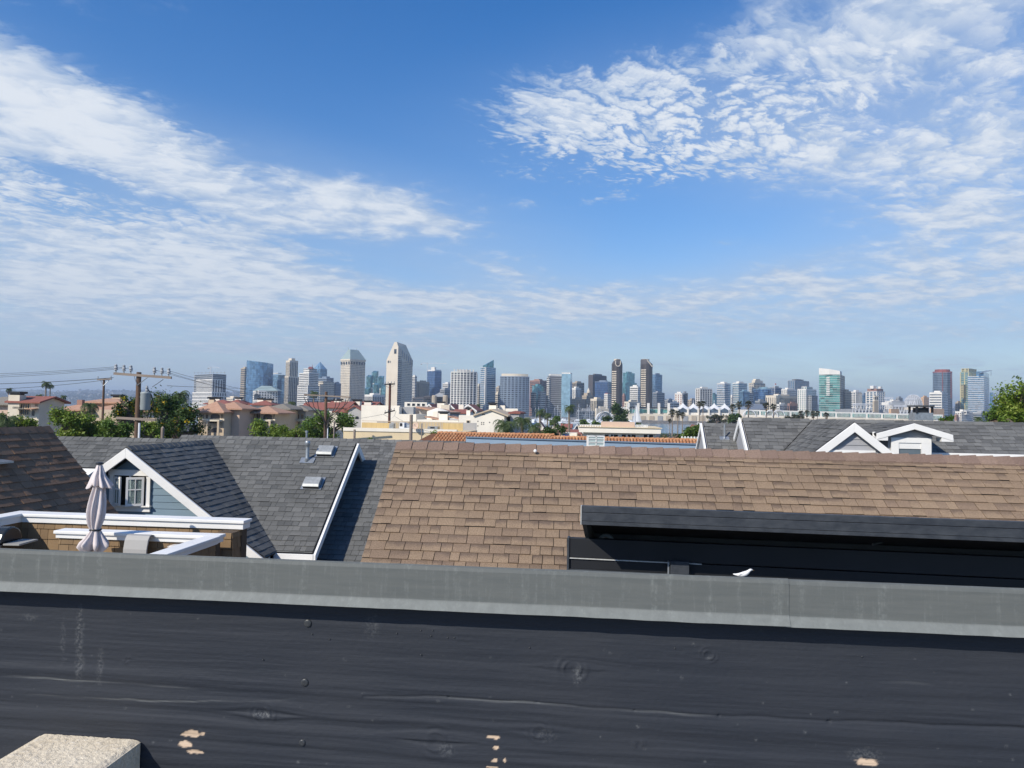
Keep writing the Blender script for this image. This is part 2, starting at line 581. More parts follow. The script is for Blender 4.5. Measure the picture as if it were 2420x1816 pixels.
# the town on those hills: far too many little houses and trees to count
tw, tt = MB(), MB()
rng = random.Random(3)
for _ in range(1500):
    px = rng.uniform(-60, 640) if rng.random() < .75 else rng.uniform(640, 2500)
    y = rng.uniform(4400, 6900); x = (px - 1210) / FP * y
    z = hill_z(x, y)
    s = rng.uniform(7, 18)
    tw.box((x, y, z + s * .22), (s, s * .8, s * .55), rng.uniform(0, 3))
for _ in range(2600):
    px = rng.uniform(-60, 640) if rng.random() < .75 else rng.uniform(640, 2500)
    y = rng.uniform(4350, 6980); x = (px - 1210) / FP * y
    z = hill_z(x, y); s = rng.uniform(8, 20)
    n = 6
    for q in range(5):
        c = Vector((x + rng.uniform(-s, s) * .5, y + rng.uniform(-s, s) * .4, z + s * rng.uniform(.1, .7)))
        tt.faces([c + Vector((rng.uniform(-.6, .6), rng.uniform(-.6, .6), rng.uniform(-.4, .5))) * s for _ in range(5)],
                 [(0, 1, 2), (0, 2, 3), (0, 3, 4), (1, 3, 4), (1, 2, 4)])
tag(tw.build('hillside_town', mat('town_wall', (.55, .52, .46), (.36, .28, .22), scale=.01, var=.4), kind='stuff'), 'pale specks of houses covering the far hills at left', 'town')
tag(tt.build('hillside_trees', leaf_mat('far_leaf', (.02, .035, .015), (.035, .055, .02), (.05, .065, .03)), kind='stuff'), 'dark trees scattered over the far hills at left', 'woods')

# ------------------------------------------------------------------ the city skyline across the bay
BLUEG = glass_mat('blue_glass', (.13, .24, .36)); BLUEG2 = glass_mat('deep_blue_glass', (.05, .11, .24), metal=.4)
TEALG = glass_mat('teal_glass', (.14, .30, .33)); GREENG = glass_mat('green_glass', (.11, .28, .25), var=.6, cell=5)
GREYG = glass_mat('grey_glass', (.10, .13, .16), metal=.4); PALEG = glass_mat('pale_glass', (.34, .50, .58), metal=.6, var=.2)
WINDOW = glass_mat('window_glass', (.035, .045, .055), metal=.3, var=.7, cell=2.2)
CREAM = mat('cream_concrete', (.70, .61, .47), (.62, .54, .42), scale=.05, rough=.85)
WHITEC = mat('white_concrete', (.74, .70, .63), (.65, .62, .56), scale=.05, rough=.85)
GREYC = mat('grey_concrete', (.34, .34, .34), (.27, .28, .28), scale=.05, rough=.85)
BROWNC = mat('brown_stone', (.26, .17, .12), (.20, .14, .10), scale=.05, rough=.85)
TANC = mat('tan_stone', (.46, .38, .27), (.38, .31, .23), scale=.05, rough=.85)
DARKC = mat('dark_stone', (.10, .085, .08), (.075, .07, .07), scale=.05, rough=.7)
BLUEC = mat('blue_grey_panel', (.20, .25, .31), (.16, .20, .26), scale=.05, rough=.6)
COPPER = mat('pale_green_roof', (.30, .37, .35), (.25, .32, .31), scale=.1, rough=.6)
REDC = mat('red_panel', (.30, .08, .07), (.22, .07, .06), scale=.1)
YELC = mat('yellow_panel', (.56, .48, .25), (.47, .41, .22), scale=.1)
STEELW = mat('white_steel', (.66, .67, .68), (.55, .56, .58), scale=.2, rough=.5)
BRONZE = mat('bronze_glass', (.075, .06, .05), (.055, .046, .04), scale=.05, rough=.35, metal=.3)
PINKC = mat('rose_brick', (.36, .20, .15), (.28, .16, .12), scale=.1)
ORANGEC = mat('apricot_plaster', (.62, .40, .24), (.52, .34, .2), scale=.1)


def zt(px, py, Y):
    return P(px, py, Y).z


def fp_box(xl, xc, xr, Y, be):
    """footprint from the pixel columns of its left end, near corner and right end; be = how far the left face turns"""
    C = P(xc, 960, Y); b = R(be)
    L = Vector((-math.cos(b), math.sin(b))); Rr = Vector((math.sin(b), math.cos(b)))
    l_, r_ = (xl - W / 2) / FP, (xr - W / 2) / FP
    c = Vector((C.x, C.y))
    a = max(2.0, (C.x - l_ * Y) / (math.cos(b) + l_ * math.sin(b)))
    d = math.sin(b) - r_ * math.cos(b)
    e = max(2.0, min(90.0, (r_ * Y - C.x) / d)) if d > .05 else 30.0
    return [c + L * a, c, c + Rr * e, c + Rr * e + L * a]


def fp_front(xl, xr, Y, depth, bow=0.0, n=1):
    p, q = P(xl, 960, Y), P(xr, 960, Y)
    pts = []
    for i in range(n + 1):
        s = i / n
        pts.append(Vector((p.x + (q.x - p.x) * s, Y - bow * 4 * s * (1 - s))))
    return pts + [Vector((q.x, Y + depth)), Vector((p.x, Y + depth))]


def fp_round(xl, xr, Y, n=16, ry=None):
    p, q = P(xl, 960, Y), P(xr, 960, Y)
    r = (q.x - p.x) / 2; cx = (p.x + q.x) / 2; ry = ry or r
    return [Vector((cx + r * math.cos(2 * math.pi * i / n), Y + ry + ry * math.sin(2 * math.pi * i / n))) for i in range(n)]


def facade(fp, z0, z1, style, fh, bw, wf, hf, out=.12, proud=.55):
    """windows, ribbons, strips or floor slabs on the faces that turn to the bay"""
    mb = MB(); n = len(fp)
    cx = sum(p.x for p in fp) / n; cy = sum(p.y for p in fp) / n
    up = Vector((0, 0, 1))
    for i in range(n):
        p, q = fp[i], fp[(i + 1) % n]
        e = q - p; Lf = e.length
        if Lf < .5:
            continue
        e = e / Lf; nr = Vector((e.y, -e.x))
        mid = (p + q) / 2
        if nr.dot(mid - Vector((cx, cy))) < 0:
            nr = -nr
        if nr.dot(-mid.normalized()) < -.1:
            continue
        N3, E3 = Vector((nr.x, nr.y, 0)), Vector((e.x, e.y, 0)); P3 = Vector((p.x, p.y, 0))
        nf = max(1, int(round((z1 - z0) / fh))); h = (z1 - z0) / nf
        nb = max(1, int(round(Lf / bw))); w = Lf / nb

        def quad(s0, s1, a, b):
            o = P3 + N3 * out
            pts = [o + E3 * s0 + up * a, o + E3 * s1 + up * a, o + E3 * s1 + up * b, o + E3 * s0 + up * b]
            if E3.cross(up).dot(N3) < 0:
                pts = pts[::-1]
            mb.face(pts)
        if style in ('grid', 'band', 'vert'):
            if style == 'grid':
                for f in range(nf):
                    for c in range(nb):
                        quad(w * (c + .5 - wf / 2), w * (c + .5 + wf / 2), z0 + h * (f + .5 - hf / 2), z0 + h * (f + .5 + hf / 2))
            elif style == 'band':
                for f in range(nf):
                    quad(Lf * .03, Lf * .97, z0 + h * (f + .5 - hf / 2), z0 + h * (f + .5 + hf / 2))
            else:
                for c in range(nb):
                    quad(w * (c + .5 - wf / 2), w * (c + .5 + wf / 2), z0 + h * .5, z1 - h * .5)
        else:
            if style in ('slab', 'frame'):
                for f in range(nf + 1):
                    mb.obox(P3 + up * (z0 + h * f - h * hf / 2) - N3 * .2, E3 * Lf, N3 * (proud + .2), up * h * hf)
            if style in ('pier', 'frame'):
                for c in range(nb + 1):
                    mb.obox(P3 + E3 * (w * c - w * wf / 2) + up * z0 - N3 * .2, E3 * w * wf, N3 * (proud + .25), up * (z1 - z0))
    return mb


def building(name, label, fp, ztop, wall, glass, style, fh=3.6, bw=4.0, wf=.6, hf=.5, z0=.9, parent=None, cat='building', roof=True, tops=None, part='wall'):
    if parent is None:
        c = sum((Vector((p.x, p.y, 0)) for p in fp), Vector()) / len(fp)
        parent = thing(name, label, cat, (c.x, c.y, z0), 'towers of the skyline')
    glassy = style in ('slab', 'pier', 'frame', 'plain')
    b = MB(); b.prism(fp, z0, tops or ztop)
    b.build(part, glass if glassy else wall, parent)
    if style not in ('plain', 'bare'):
        f = facade(fp, z0, ztop - 1.0, style, fh, bw, wf, hf)
        f.build('floor_bands' if glassy else 'windows', wall if glassy else glass, parent, kind='stuff')
    if roof and not tops:
        n = len(fp); c = sum(fp, Vector((0, 0))) / n
        b = MB(); b.prism([c + (p - c) * 1.005 for p in fp], ztop, ztop + .9)
        b.prism([c + (p - c) * .5 for p in fp], ztop + .9, ztop + 3.6)
        b.build('roof', GREYC if wall is GREYC else wall, parent)
    return parent


def tower(label, xl, xc, xr, yt, Y, be, wall, glass, style, **k):
    return building('tower', label, fp_box(xl, xc, xr, Y, be), zt(xc, yt, Y), wall, glass, style, **k)


def add_box(parent, part, xl, xc, xr, yb, yt, Y, be, m_, glass=None, style=None, **k):
    fp = fp_box(xl, xc, xr, Y, be); z0, z1 = zt(xc, yb, Y), zt(xc, yt, Y)
    b = MB(); b.prism(fp, z0, z1); o = b.build(part, m_, parent)
    if style:
        f = facade(fp, z0, z1, style, k.get('fh', 3.6), k.get('bw', 4), k.get('wf', .6), k.get('hf', .5))
        f.build('windows', glass, parent, kind='stuff')
    return o


def crane(label, px, yt, yb, x0, x1, Y):
    o = thing('tower_crane', label, 'crane', P(px, yb, Y))
    b = MB()
    a, c = P(px, yb, Y), P(px, yt, Y)
    s = .8
    for dx, dy in ((-s, -s), (s, -s), (s, s), (-s, s)):
        b.tube([a + Vector((dx, dy, 0)), c + Vector((dx, dy, 0))], .22, 4)
    n = int((c.z - a.z) / 3)
    for i in range(n):
        z = a.z + i * 3
        b.tube([(a.x - s, a.y - s, z), (a.x + s, a.y - s, z + 3)], .15, 4)
    b.build('mast', STEELW, o)
    j = MB()
    l, r = P(x0, yt + 3, Y), P(x1, yt + 3, Y)
    j.tube([l, r], .35, 4); j.tube([l + Vector((2, 0, 1.6)), (c + r) / 2 + Vector((0, 0, 1.4)), r], .2, 4)
    m_ = max(3, int((r - l).length / 4))
    for i in range(m_):
        p = l.lerp(r, i / m_)
        j.tube([p, p + Vector(((r - l).x / m_ / 2, 0, 1.5)), l.lerp(r, (i + 1) / m_)], .14, 4)
    j.tube([l, c + Vector((0, 0, 3)), r], .12, 4)
    j.build('jib', STEELW, o)
    k = MB(); k.box(l + Vector((1.5, 0, -1.2)), (3, 2, 2.2)); k.build('counterweight', GREYC, o)
    return o


# --- left group
t = tower('white hospital-like block with unfinished grey frame floors on top, leftmost in skyline', 455, 500, 536, 927, 1500, 45, WHITEC, WINDOW, 'grid', fh=7, bw=5, wf=.5, hf=.75, roof=False)
add_box(t, 'upper_block', 463, 500, 526, 940, 896, 1510, 45, WHITEC, WINDOW, 'vert', bw=5, wf=.5)
add_box(t, 'concrete_frame', 458, 500, 534, 927, 884, 1530, 45, GREYC, WINDOW, 'band', hf=.6)
fr = MB()
for i in range(9):
    p = P(459 + i * 9, 884, 1525); fr.tube([p, p + Vector((0, 0, 4.5))], .35, 4)
fr.tube([P(458, 881, 1525), P(534, 881, 1525)], .3, 4); fr.build('rebar_frame', GREYC, t)
crane('small pale tower crane over the unfinished white block at far left', 498, 867, 886, 491, 520, 1540)

t = tower('narrow tan residential tower touching the curved blue glass tower', 568, 576, 590, 871, 1480, 40, TANC, WINDOW, 'slab', hf=.45)
fp = fp_front(580, 630, 1460, 34, 9, 6)
zs = [zt(580, 852, 1460) - (zt(580, 852, 1460) - zt(630, 858, 1460)) * i / 6 for i in range(7)] + [zt(630, 858, 1460), zt(580, 851, 1460)]
t = building('tower', 'tall curved blue glass tower with a sloping top, left of skyline', fp, zt(605, 856, 1460), PALEG, BLUEG, 'plain', tops=zs)
facade(fp, 1, zt(630, 860, 1460), 'band', 3.8, 4, .5, .22, .1).build('floor_bands', BLUEG2, t, kind='stuff')
b = MB(); b.prism(fp_front(585, 591, 1457.5, 1.5), zt(585, 950, 1457), zt(585, 862, 1457)); b.build('balcony_strip', BLUEG2, t)

# low white hall with pale green hip roof and arches
t = building('white_hall', 'low white hall with pale green hipped roof in front of blue towers', fp_box(598, 610, 657, 1180, 60), zt(610, 924, 1180), WHITEC, WINDOW, 'grid', bw=4, wf=.45, hf=.6)
a, c = P(598, 924, 1185), P(657, 924, 1185); m1, m2 = P(618, 912, 1200), P(641, 913, 1200)
b = MB(); D = Vector((0, 30, 0))
b.faces([a, c, c + D, a + D, m1, m2], [(0, 1, 5, 4), (1, 2, 5), (2, 3, 4, 5), (3, 0, 4)]); b.build('hip_roof', COPPER, t)
b = MB()
p = P(606, 945, 1178)
b.extrude([p + Vector((math.cos(a_) * 4, 0, 6 + math.sin(a_) * 4)) for a_ in [math.pi * i / 8 for i in range(9)]] + [p + Vector((-4, 0, 0)), p + Vector((4, 0, 0))], (0, .4, 0))
b.build('arched_window', WINDOW, t)

t = tower('pale blue glass tower with flat slab roof, left of the grey ribbed tower', 641, 655, 673, 886, 1560, 45, PALEG, BLUEG, 'slab', hf=.25, roof=False)
add_box(t, 'roof_slab', 641, 655, 665, 883, 881.5, 1558, 45, WHITEC)
tower('lower light blue glass block at the foot of the flat-roofed blue tower', 655, 664, 676, 899, 1500, 45, PALEG, BLUEG, 'slab', hf=.3)
t = tower('tall slim grey ribbed tower with stepped crown, left part of skyline', 674, 682, 703, 853, 1450, 42, CREAM, WINDOW, 'vert', bw=3.6, wf=.5)
add_box(t, 'crown', 680, 686, 696, 853, 847, 1455, 42, CREAM)
add_box(t, 'shoulder', 672, 680, 706, 960, 890, 1446, 42, CREAM, WINDOW, 'vert', bw=3.6)
t = tower('white stepped condominium with red arched roof and dark balcony bands', 706, 728, 752, 881, 1350, 45, WHITEC, WINDOW, 'band', fh=3.3, hf=.45, roof=False)
add_box(t, 'lower_wing', 703, 726, 755, 960, 911, 1345, 45, WHITEC, WINDOW, 'band', fh=3.3, hf=.45)
add_box(t, 'upper_step', 716, 728, 748, 881, 871, 1355, 45, WHITEC, WINDOW, 'grid', fh=3.3)
b = MB(); p = P(733, 872, 1350)
b.extrude([p + Vector((math.cos(a_) * 4, 0, math.sin(a_) * 4)) for a_ in [math.pi * i / 8 for i in range(9)]], (0, 10, 0)); b.build('arched_roof', REDC, t)
b = MB(); b.tube([P(738, 873, 1356), P(738, 862, 1356)], [1.2, .2], 6); b.build('spire', REDC, t)
# obelisk-topped glass tower
fp = fp_box(738, 755, 772, 1650, 45)
t = building('tower', 'glass tower with faceted obelisk top behind white stepped condominium', fp, zt(755, 873, 1650), GREYG, BLUEG, 'slab', hf=.3, roof=False)
b = MB(); c = sum(fp, Vector((0, 0))) / 4; ze = zt(755, 873, 1650)
top = Vector((c.x, c.y, zt(754, 854, 1650)))
b.faces([(*p, ze) for p in fp] + [top], [(0, 1, 4), (1, 2, 4), (2, 3, 4), (3, 0, 4)])
for i in range(4):
    m_ = (fp[i] + fp[(i + 1) % 4]) / 2
    b.face([(*(fp[i] * .5 + m_ * .5), ze), (*(fp[(i + 1) % 4] * .5 + m_ * .5), ze), (*(m_ * .75 + c * .25), ze + (top.z - ze) * .62)])
b.build('obelisk_roof', PALEG, t)
t = tower('blue grey office block with white upper frame left of the gabled hotel', 752, 770, 788, 894, 1420, 45, BLUEC, WINDOW, 'grid', bw=3.4, wf=.65, hf=.6)
add_box(t, 'front_wing', 752, 762, 790, 960, 902, 1400, 40, CREAM, WINDOW, 'grid', bw=3.4)
tower('low pale office wing just left of the green-roofed hotel tower', 786, 792, 806, 907, 1440, 45, BLUEC, WINDOW, 'grid', bw=3)

# the twin cream hotels
Y = 1500
fp = fp_box(804, 825, 862, Y, 38)
ze = zt(825, 852, Y)
t = building('hotel_tower', 'cream hotel tower with steep pale green hipped roof', fp, ze, CREAM, WINDOW, 'grid', fh=3.4, bw=3.6, wf=.45, hf=.5, roof=False)
b = MB(); c = sum(fp, Vector((0, 0))) / 4; zr = zt(830, 825, Y)
ov = [c + (p - c) * 1.05 for p in fp]
b.prism(ov, ze, ze + 3); b.build('cornice', CREAM, t)
dd = (fp[2] - fp[1]) * .27
r0, r1 = c - dd, c + dd
nar = (fp[0] - fp[1]).normalized() * 3
b = MB(); q = [(*p, ze + 3) for p in ov]
rr = [(*(r0 + nar), zr), (*(r0 - nar), zr), (*(r1 - nar), zr), (*(r1 + nar), zr)]
b.faces(q + rr, [(0, 1, 5, 4), (1, 2, 6, 5), (2, 3, 7, 6), (3, 0, 4, 7), (4, 5, 6, 7)]); b.build('hip_roof', COPPER, t)
for p in rr[:4:3]:
    b = MB(); b.tube([p, (p[0], p[1], p[2] + 5)], [.5, .1], 5); b.build('finial', COPPER, t)
fac = facade(ov, ze - 9, ze - 1, 'grid', 8, 7, .45, .7, .3); fac.build('arched_windows', WINDOW, t, kind='stuff')

fp = fp_box(912, 938, 974, Y, 33)
c0, c1, c2, c3 = fp
zs_ = zt(938, 851, Y); zr = zt(922, 808, Y)
t = building('hotel_tower', 'tallest cream hotel tower with wedge gable top in mid skyline', fp, zs_, CREAM, WINDOW, 'bare', roof=False)
# upper wedge: gable on the left face, metal roof slopes
m0, m1 = c0.lerp(c1, .66), c0.lerp(c1, .86)
n0, n1 = c3.lerp(c2, .30), c3.lerp(c2, .50)
b = MB()
e = (c2 - c1) * .0
A = [(*c0, zs_), (*c1, zs_), (*c1, zs_ + (zr - zs_) * .72), (*m1, zr), (*m0, zr)]
bk = (c2 - c1)
B = [(p[0] + bk.x, p[1] + bk.y, p[2]) for p in A]
B[2] = (B[2][0], B[2][1], zs_ + 2); B[3] = (c1.x + bk.x * .62 + (m1 - c1).x, c1.y + bk.y * .62 + (m1 - c1).y, zr - 4); B[4] = (c0.x * .34 + c1.x * .66 + bk.x * .62, c0.y * .34 + c1.y * .66 + bk.y * .62, zr - 4)
b.faces(A + B, [(0, 1, 2, 3, 4), (1, 6, 7, 2), (2, 7, 8, 3), (3, 8, 9, 4), (4, 9, 5, 0), (9, 8, 7, 6, 5)])
b.build('wedge_roof', CREAM, t)
f = facade([c1, c2], 1, zs_ - 2, 'grid', 3.4, 3.6, .5, .55); f.build('windows', WINDOW, t, kind='stuff')
b = MB()
pr = [c1.lerp(c2, .22), c1.lerp(c2, .22)]
nr = Vector((math.cos(R(33)), -math.sin(R(33))))
q0, q1 = c1 + nr * .3, c1.lerp(c2, .25) + nr * .3
for f_ in range(34):
    z = 3 + f_ * 4
    if z < zs_ + 8:
        b.face([(*q0, z), (*q1, z), (*q1, z + 1.6), (*q0, z + 1.6)])
b.build('window_bands', WINDOW, t, kind='stuff')
b = MB()
nl = Vector((-math.sin(R(33)), -math.cos(R(33))))
lf = lambda s, z, s2, z2: b.face([(*(c0.lerp(c1, s) + nl * .3), z), (*(c0.lerp(c1, s2) + nl * .3), z), (*(c0.lerp(c1, s2) + nl * .3), z2), (*(c0.lerp(c1, s) + nl * .3), z2)])
lf(.66, zt(930, 836, Y), .86, zt(930, 825, Y)); lf(.12, zt(917, 857, Y), .24, zt(917, 852, Y)); lf(.30, zt(917, 857, Y), .36, zt(917, 852, Y))
b.build('gable_windows', WINDOW, t, kind='stuff')
b = MB()
for i in range(7):   # standing seams down the metal roof
    s = .12 + i * .14
    p = Vector((c1.x + bk.x * s, c1.y + bk.y * s)) + nr * .4
    z_hi = zs_ + (zr - zs_) * .72 * (1 - s) + 2 * s
    b.obox((p.x, p.y, z_hi - 14), (nr.x, nr.y, 0), (bk.x * .02, bk.y * .02, 0), (0, 0, 14))
b.build('roof_seams', GREYC, t)

# green glass cluster of hexagon shafts
t = thing('tower', 'cluster of teal glass hexagon shafts between the two cream hotels', 'building', (*P(885, 960, 1650).xy, 0), 'towers of the skyline')
for i, (px, yt, Y_) in enumerate(((870, 886, 1640), (883, 876, 1670), (897, 888, 1640), (886, 905, 1610), (866, 915, 1605), (905, 910, 1612))):
    fp = fp_round(px - 8, px + 8, Y_, 6)
    b = MB(); b.prism(fp, .9, zt(px, yt + 30, Y_)); b.build('shaft', WHITEC, t)
    facade(fp, 1, zt(px, yt + 32, Y_), 'vert', 3.6, 3, .55, .5).build('windows', WINDOW, t, kind='stuff')
    b = MB(); z1 = zt(px, yt, Y_); b.prism(fp, zt(px, yt + 30, Y_), [z1 - (0 if k < 3 else 4) for k in range(6)]); b.build('glass_crown', TEALG, t)

tower('slim white tower tucked behind the tallest cream hotel', 973, 979, 985, 890, 1700, 45, WHITEC, WINDOW, 'band')
tower('tan ribbed office block beside the blue tower with crane', 984, 990, 1015, 903, 1560, 35, TANC, WINDOW, 'vert', bw=3.5, wf=.45)
t = tower('deep blue glass tower with unfinished concrete crown under crane', 1009, 1026, 1043, 877, 1600, 45, BLUEC, BLUEG2, 'slab', hf=.15, roof=False)
add_box(t, 'concrete_crown', 1010, 1026, 1042, 877, 874, 1602, 45, WHITEC); add_box(t, 'lift_core', 1018, 1025, 1030, 874, 868, 1604, 45, WHITEC)
crane('long pale tower crane left of the deep blue glass tower', 1010, 857, 880, 994, 1056, 1620)
tower('low white banded office between blue tower and white grid hotel', 1046, 1058, 1070, 907, 1700, 45, WHITEC, WINDOW, 'band')
t = thing('low_hotel', 'low dark hotel with pyramid roof below the deep blue tower', 'building', (*P(1030, 965, 1200).xy, 0), 'towers of the skyline')
building('', '', fp_box(975, 1000, 1090, 1200, 70), zt(1000, 940, 1200), DARKC, WINDOW, 'band', fh=4, parent=t)
b = MB(); a, c = P(1020, 938, 1195), P(1058, 938, 1195); ap = P(1039, 928, 1205)
b.faces([a, c, c + Vector((0, 20, 0)), a + Vector((0, 20, 0)), ap], [(0, 1, 4), (1, 2, 4), (2, 3, 4), (3, 0, 4)]); b.build('pyramid_roof', GREYC, t)
for px in (1026, 1052):
    b = MB(); p = P(px, 955, 1190); b.lathe((p.x, p.y, 1), [(4, 0), (4, zt(px, 938, 1190)), (3, zt(px, 936, 1190))], 10); b.build('corner_turret', TANC, t)

# white grid hotel with flared foot
fp = fp_front(1065, 1125, 1180, 24, 10, 8)
t = building('hotel_tower', 'white gridded hotel slab with rounded front and flared foot', fp, zt(1095, 880, 1180), WHITEC, WINDOW, 'frame', fh=3.6, bw=4.9, wf=.26, hf=.26)
b = MB()
for i in range(9):
    p = fp[i]; b.tube([(p.x, p.y, 22), (p.x * 1.005, p.y - 3, 12), (p.x * 1.02, p.y - 9, .9)], .9, 5)
b.build('flared_pier', WHITEC, t, kind='stuff')
for i in range(1, 8):
    b = MB(); p = fp[i]; b.box((p.x, p.y + 3, zt(1095, 878, 1180)), (1.6, 6, 6)); b.build('parapet_fin', WHITEC, t)
tower('cream narrow block squeezed right of the white gridded hotel', 1125, 1130, 1140, 912, 1300, 45, CREAM, WINDOW, 'grid')

fp = fp_box(1135, 1146, 1171, 1250, 45)
z_ = zt(1146, 868, 1250)
t = building('tower', 'slim blue and white residential tower with pointed glass fin top', fp, z_, WHITEC, BLUEG, 'slab', fh=3.3, hf=.28, roof=False)
c = sum(fp, Vector((0, 0))) / 4
b = MB(); q = [c + (p - c) * .72 for p in fp]
zf = zt(1158, 849, 1250); b.prism(q, z_, [z_ + 3, zf - 9, zf, zf - 4]); b.build('glass_fin', TEALG, t)
b = MB(); b.prism([fp[1] + (fp[0] - fp[1]) * .1 + Vector((-.4, -.4)), fp[1] + Vector((-.2, -.8)), fp[1] + (fp[2] - fp[1]) * .12 + Vector((.3, -.6))], .9, z_); b.build('corner_strip', WHITEC, t)
tower('white slab block behind the pointed fin tower', 1170, 1176, 1184, 931, 1300, 45, CREAM, WINDOW, 'band')

fp = fp_front(1181, 1250, 1240, 26, 7, 8)
t = building('tower', 'broad blue grey convex hotel slab with dotted windows at centre', fp, zt(1215, 890, 1240), BLUEC, WINDOW, 'grid', fh=3.5, bw=4.4, wf=.6, hf=.5, roof=False)
c = sum(fp, Vector((0, 0))) / len(fp)
b = MB(); b.prism([c + (p - c) * .92 for p in fp], zt(1215, 890, 1240), zt(1215, 884, 1240)); b.build('roof_parapet', CREAM, t)
tower('rose brown office block behind the teal condominium', 1252, 1275, 1292, 900, 1500, 45, PINKC, WINDOW, 'band', fh=3.6)
t = tower('teal topped condominium with cream balcony bands', 1258, 1270, 1286, 913, 1280, 45, TEALG, TEALG, 'plain')
add_box(t, 'cream_wing', 1255, 1262, 1268, 965, 928, 1270, 45, CREAM, WINDOW, 'band', fh=3.2); add_box(t, 'balcony_wing', 1270, 1278, 1290, 965, 925, 1275, 45, WHITEC, WINDOW, 'band', fh=3.2)

t = tower('dark banded office slab with bright white parapet', 1294, 1297, 1328, 888, 1290, 75, GREYC, DARKC, 'band', hf=.55, fh=3.4, roof=False)
add_box(t, 'parapet', 1297, 1300, 1328, 888, 884, 1291, 75, WHITEC); add_box(t, 'balcony_strip', 1292, 1296, 1300, 965, 893, 1288, 60, WHITEC, WINDOW, 'band', fh=3.2)
t = tower('pale sky-blue glass slab attached to the dark banded slab', 1327, 1347, 1352, 884, 1285, 12, PALEG, PALEG, 'plain', roof=False)
add_box(t, 'parapet', 1327, 1347, 1352, 884, 881, 1286, 12, WHITEC)
tower('taupe office block with cream top right of pale glass slab', 1351, 1362, 1381, 905, 1550, 45, TANC, WINDOW, 'band', hf=.6)
tower('white slim block in front of the taupe office', 1351, 1360, 1374, 918, 1450, 45, WHITEC, WINDOW, 'vert', bw=4, wf=.4)
tower('tall dark brown office block left of the first bronze tower', 1391, 1400, 1433, 887, 1600, 40, DARKC, DARKC, 'frame', bw=4, wf=.2, hf=.3)
tower('navy blue office slab in front of the dark brown block', 1406, 1436, 1446, 903, 1480, 20, BLUEC, BLUEG2, 'slab', hf=.12)
t = tower('old sandstone block with stepped tower and small cupola', 1376, 1386, 1403, 936, 1350, 45, TANC, WINDOW, 'grid', bw=3, wf=.4)
add_box(t, 'stepped_top', 1380, 1388, 1398, 936, 929, 1352, 45, TANC)
b = MB(); p = P(1391, 929, 1356); b.lathe(p, [(3, 0), (3, 3), (2, 5), (.3, 9)], 8); b.build('cupola', CREAM, t)
tower('yellowish low stone hotel left of the sandstone tower', 1352, 1362, 1384, 944, 1330, 45, YELC if False else TANC, WINDOW, 'grid', bw=3, wf=.4)
tower('cream low apartment block right of the sandstone tower', 1396, 1410, 1428, 944, 1300, 45, CREAM, WINDOW, 'vert', bw=3.2)
t = tower('white old hotel with red cap beside the first bronze tower', 1428, 1436, 1446, 931, 1340, 45, WHITEC, WINDOW, 'grid', bw=3.2, roof=False)
add_box(t, 'red_cap', 1430, 1436, 1444, 931, 929, 1340, 45, REDC)

# twin bronze towers with rounded tops
def bronze(label, xl, xr, yt, Y, right):
    fp = fp_round(xl, xr, Y, 14)
    z_ = zt(xl, yt + 11, Y)
    t = building('tower', label, fp, z_, BRONZE, DARKC, 'bare', roof=False)
    balc = MB()
    nf = int(z_ / 3.4)
    half = [p for p in fp]
    for f in range(1, nf - 2):
        z = f * 3.4
        for i in range(len(fp)):
            p, q = fp[i], fp[(i + 1) % len(fp)]
            mid = (p + q) / 2
            c = sum(fp, Vector((0, 0))) / len(fp)
            nr = (mid - c).normalized()
            if -.95 < nr.x < -.05 and nr.y < .35:
                balc.obox((p.x, p.y, z), (q.x - p.x, q.y - p.y, 0), (nr.x * 1.1, nr.y * 1.1, 0), (0, 0, 1.5))
    balc.build('balconies', CREAM, t, kind='stuff')  # cream balcony edges on the left half only
    b = MB(); c = sum(fp, Vector((0, 0))) / len(fp)
    ts = []
    rr = (P(xr, 0, Y).x - P(xl, 0, Y).x) / 2
    for p in fp:
        s = (p.x - c.x) / rr
        ts.append(zt(xl, yt, Y) - (max(0, s * (1 if right else 0)) * 14 + (0 if right else abs(s) ** 3 * 10)))
    b.prism([c + (p - c) * .98 for p in fp], z_ - 1, [max(z_, q) for q in ts]); b.build('sloped_crown', DARKC, t)
    b = MB(); b.prism([c + (p - c) * .6 + Vector((-rr * .15 if right else 0, 0)) for p in fp], zt(xl, yt + 2, Y) - 2, zt(xl, yt - 1, Y)); b.build('crown_cap', CREAM, t)
    arch = MB()
    if right:
        pts = [c + Vector((rr * s, -rr * .95)) for s in (-.1, .3, .7, .92)]
        arch.tube([(*pts[0], zt(xl, yt + 3, Y)), (*pts[1], zt(xl, yt + 9, Y)), (*pts[2], zt(xl, yt + 17, Y)), (*pts[3], zt(xl, yt + 16, Y))], .8, 5)
    else:
        pts = [(-.42, 4), (-.42, 12), (-.25, 16), (0, 17), (.25, 16), (.42, 12), (.42, 4)]
        arch.tube([(c.x + rr * s, Y - 1.5, zt(xl, yt + d, Y)) for s, d in pts], .7, 5)
    arch.build('crown_arch', CREAM, t)
    return t


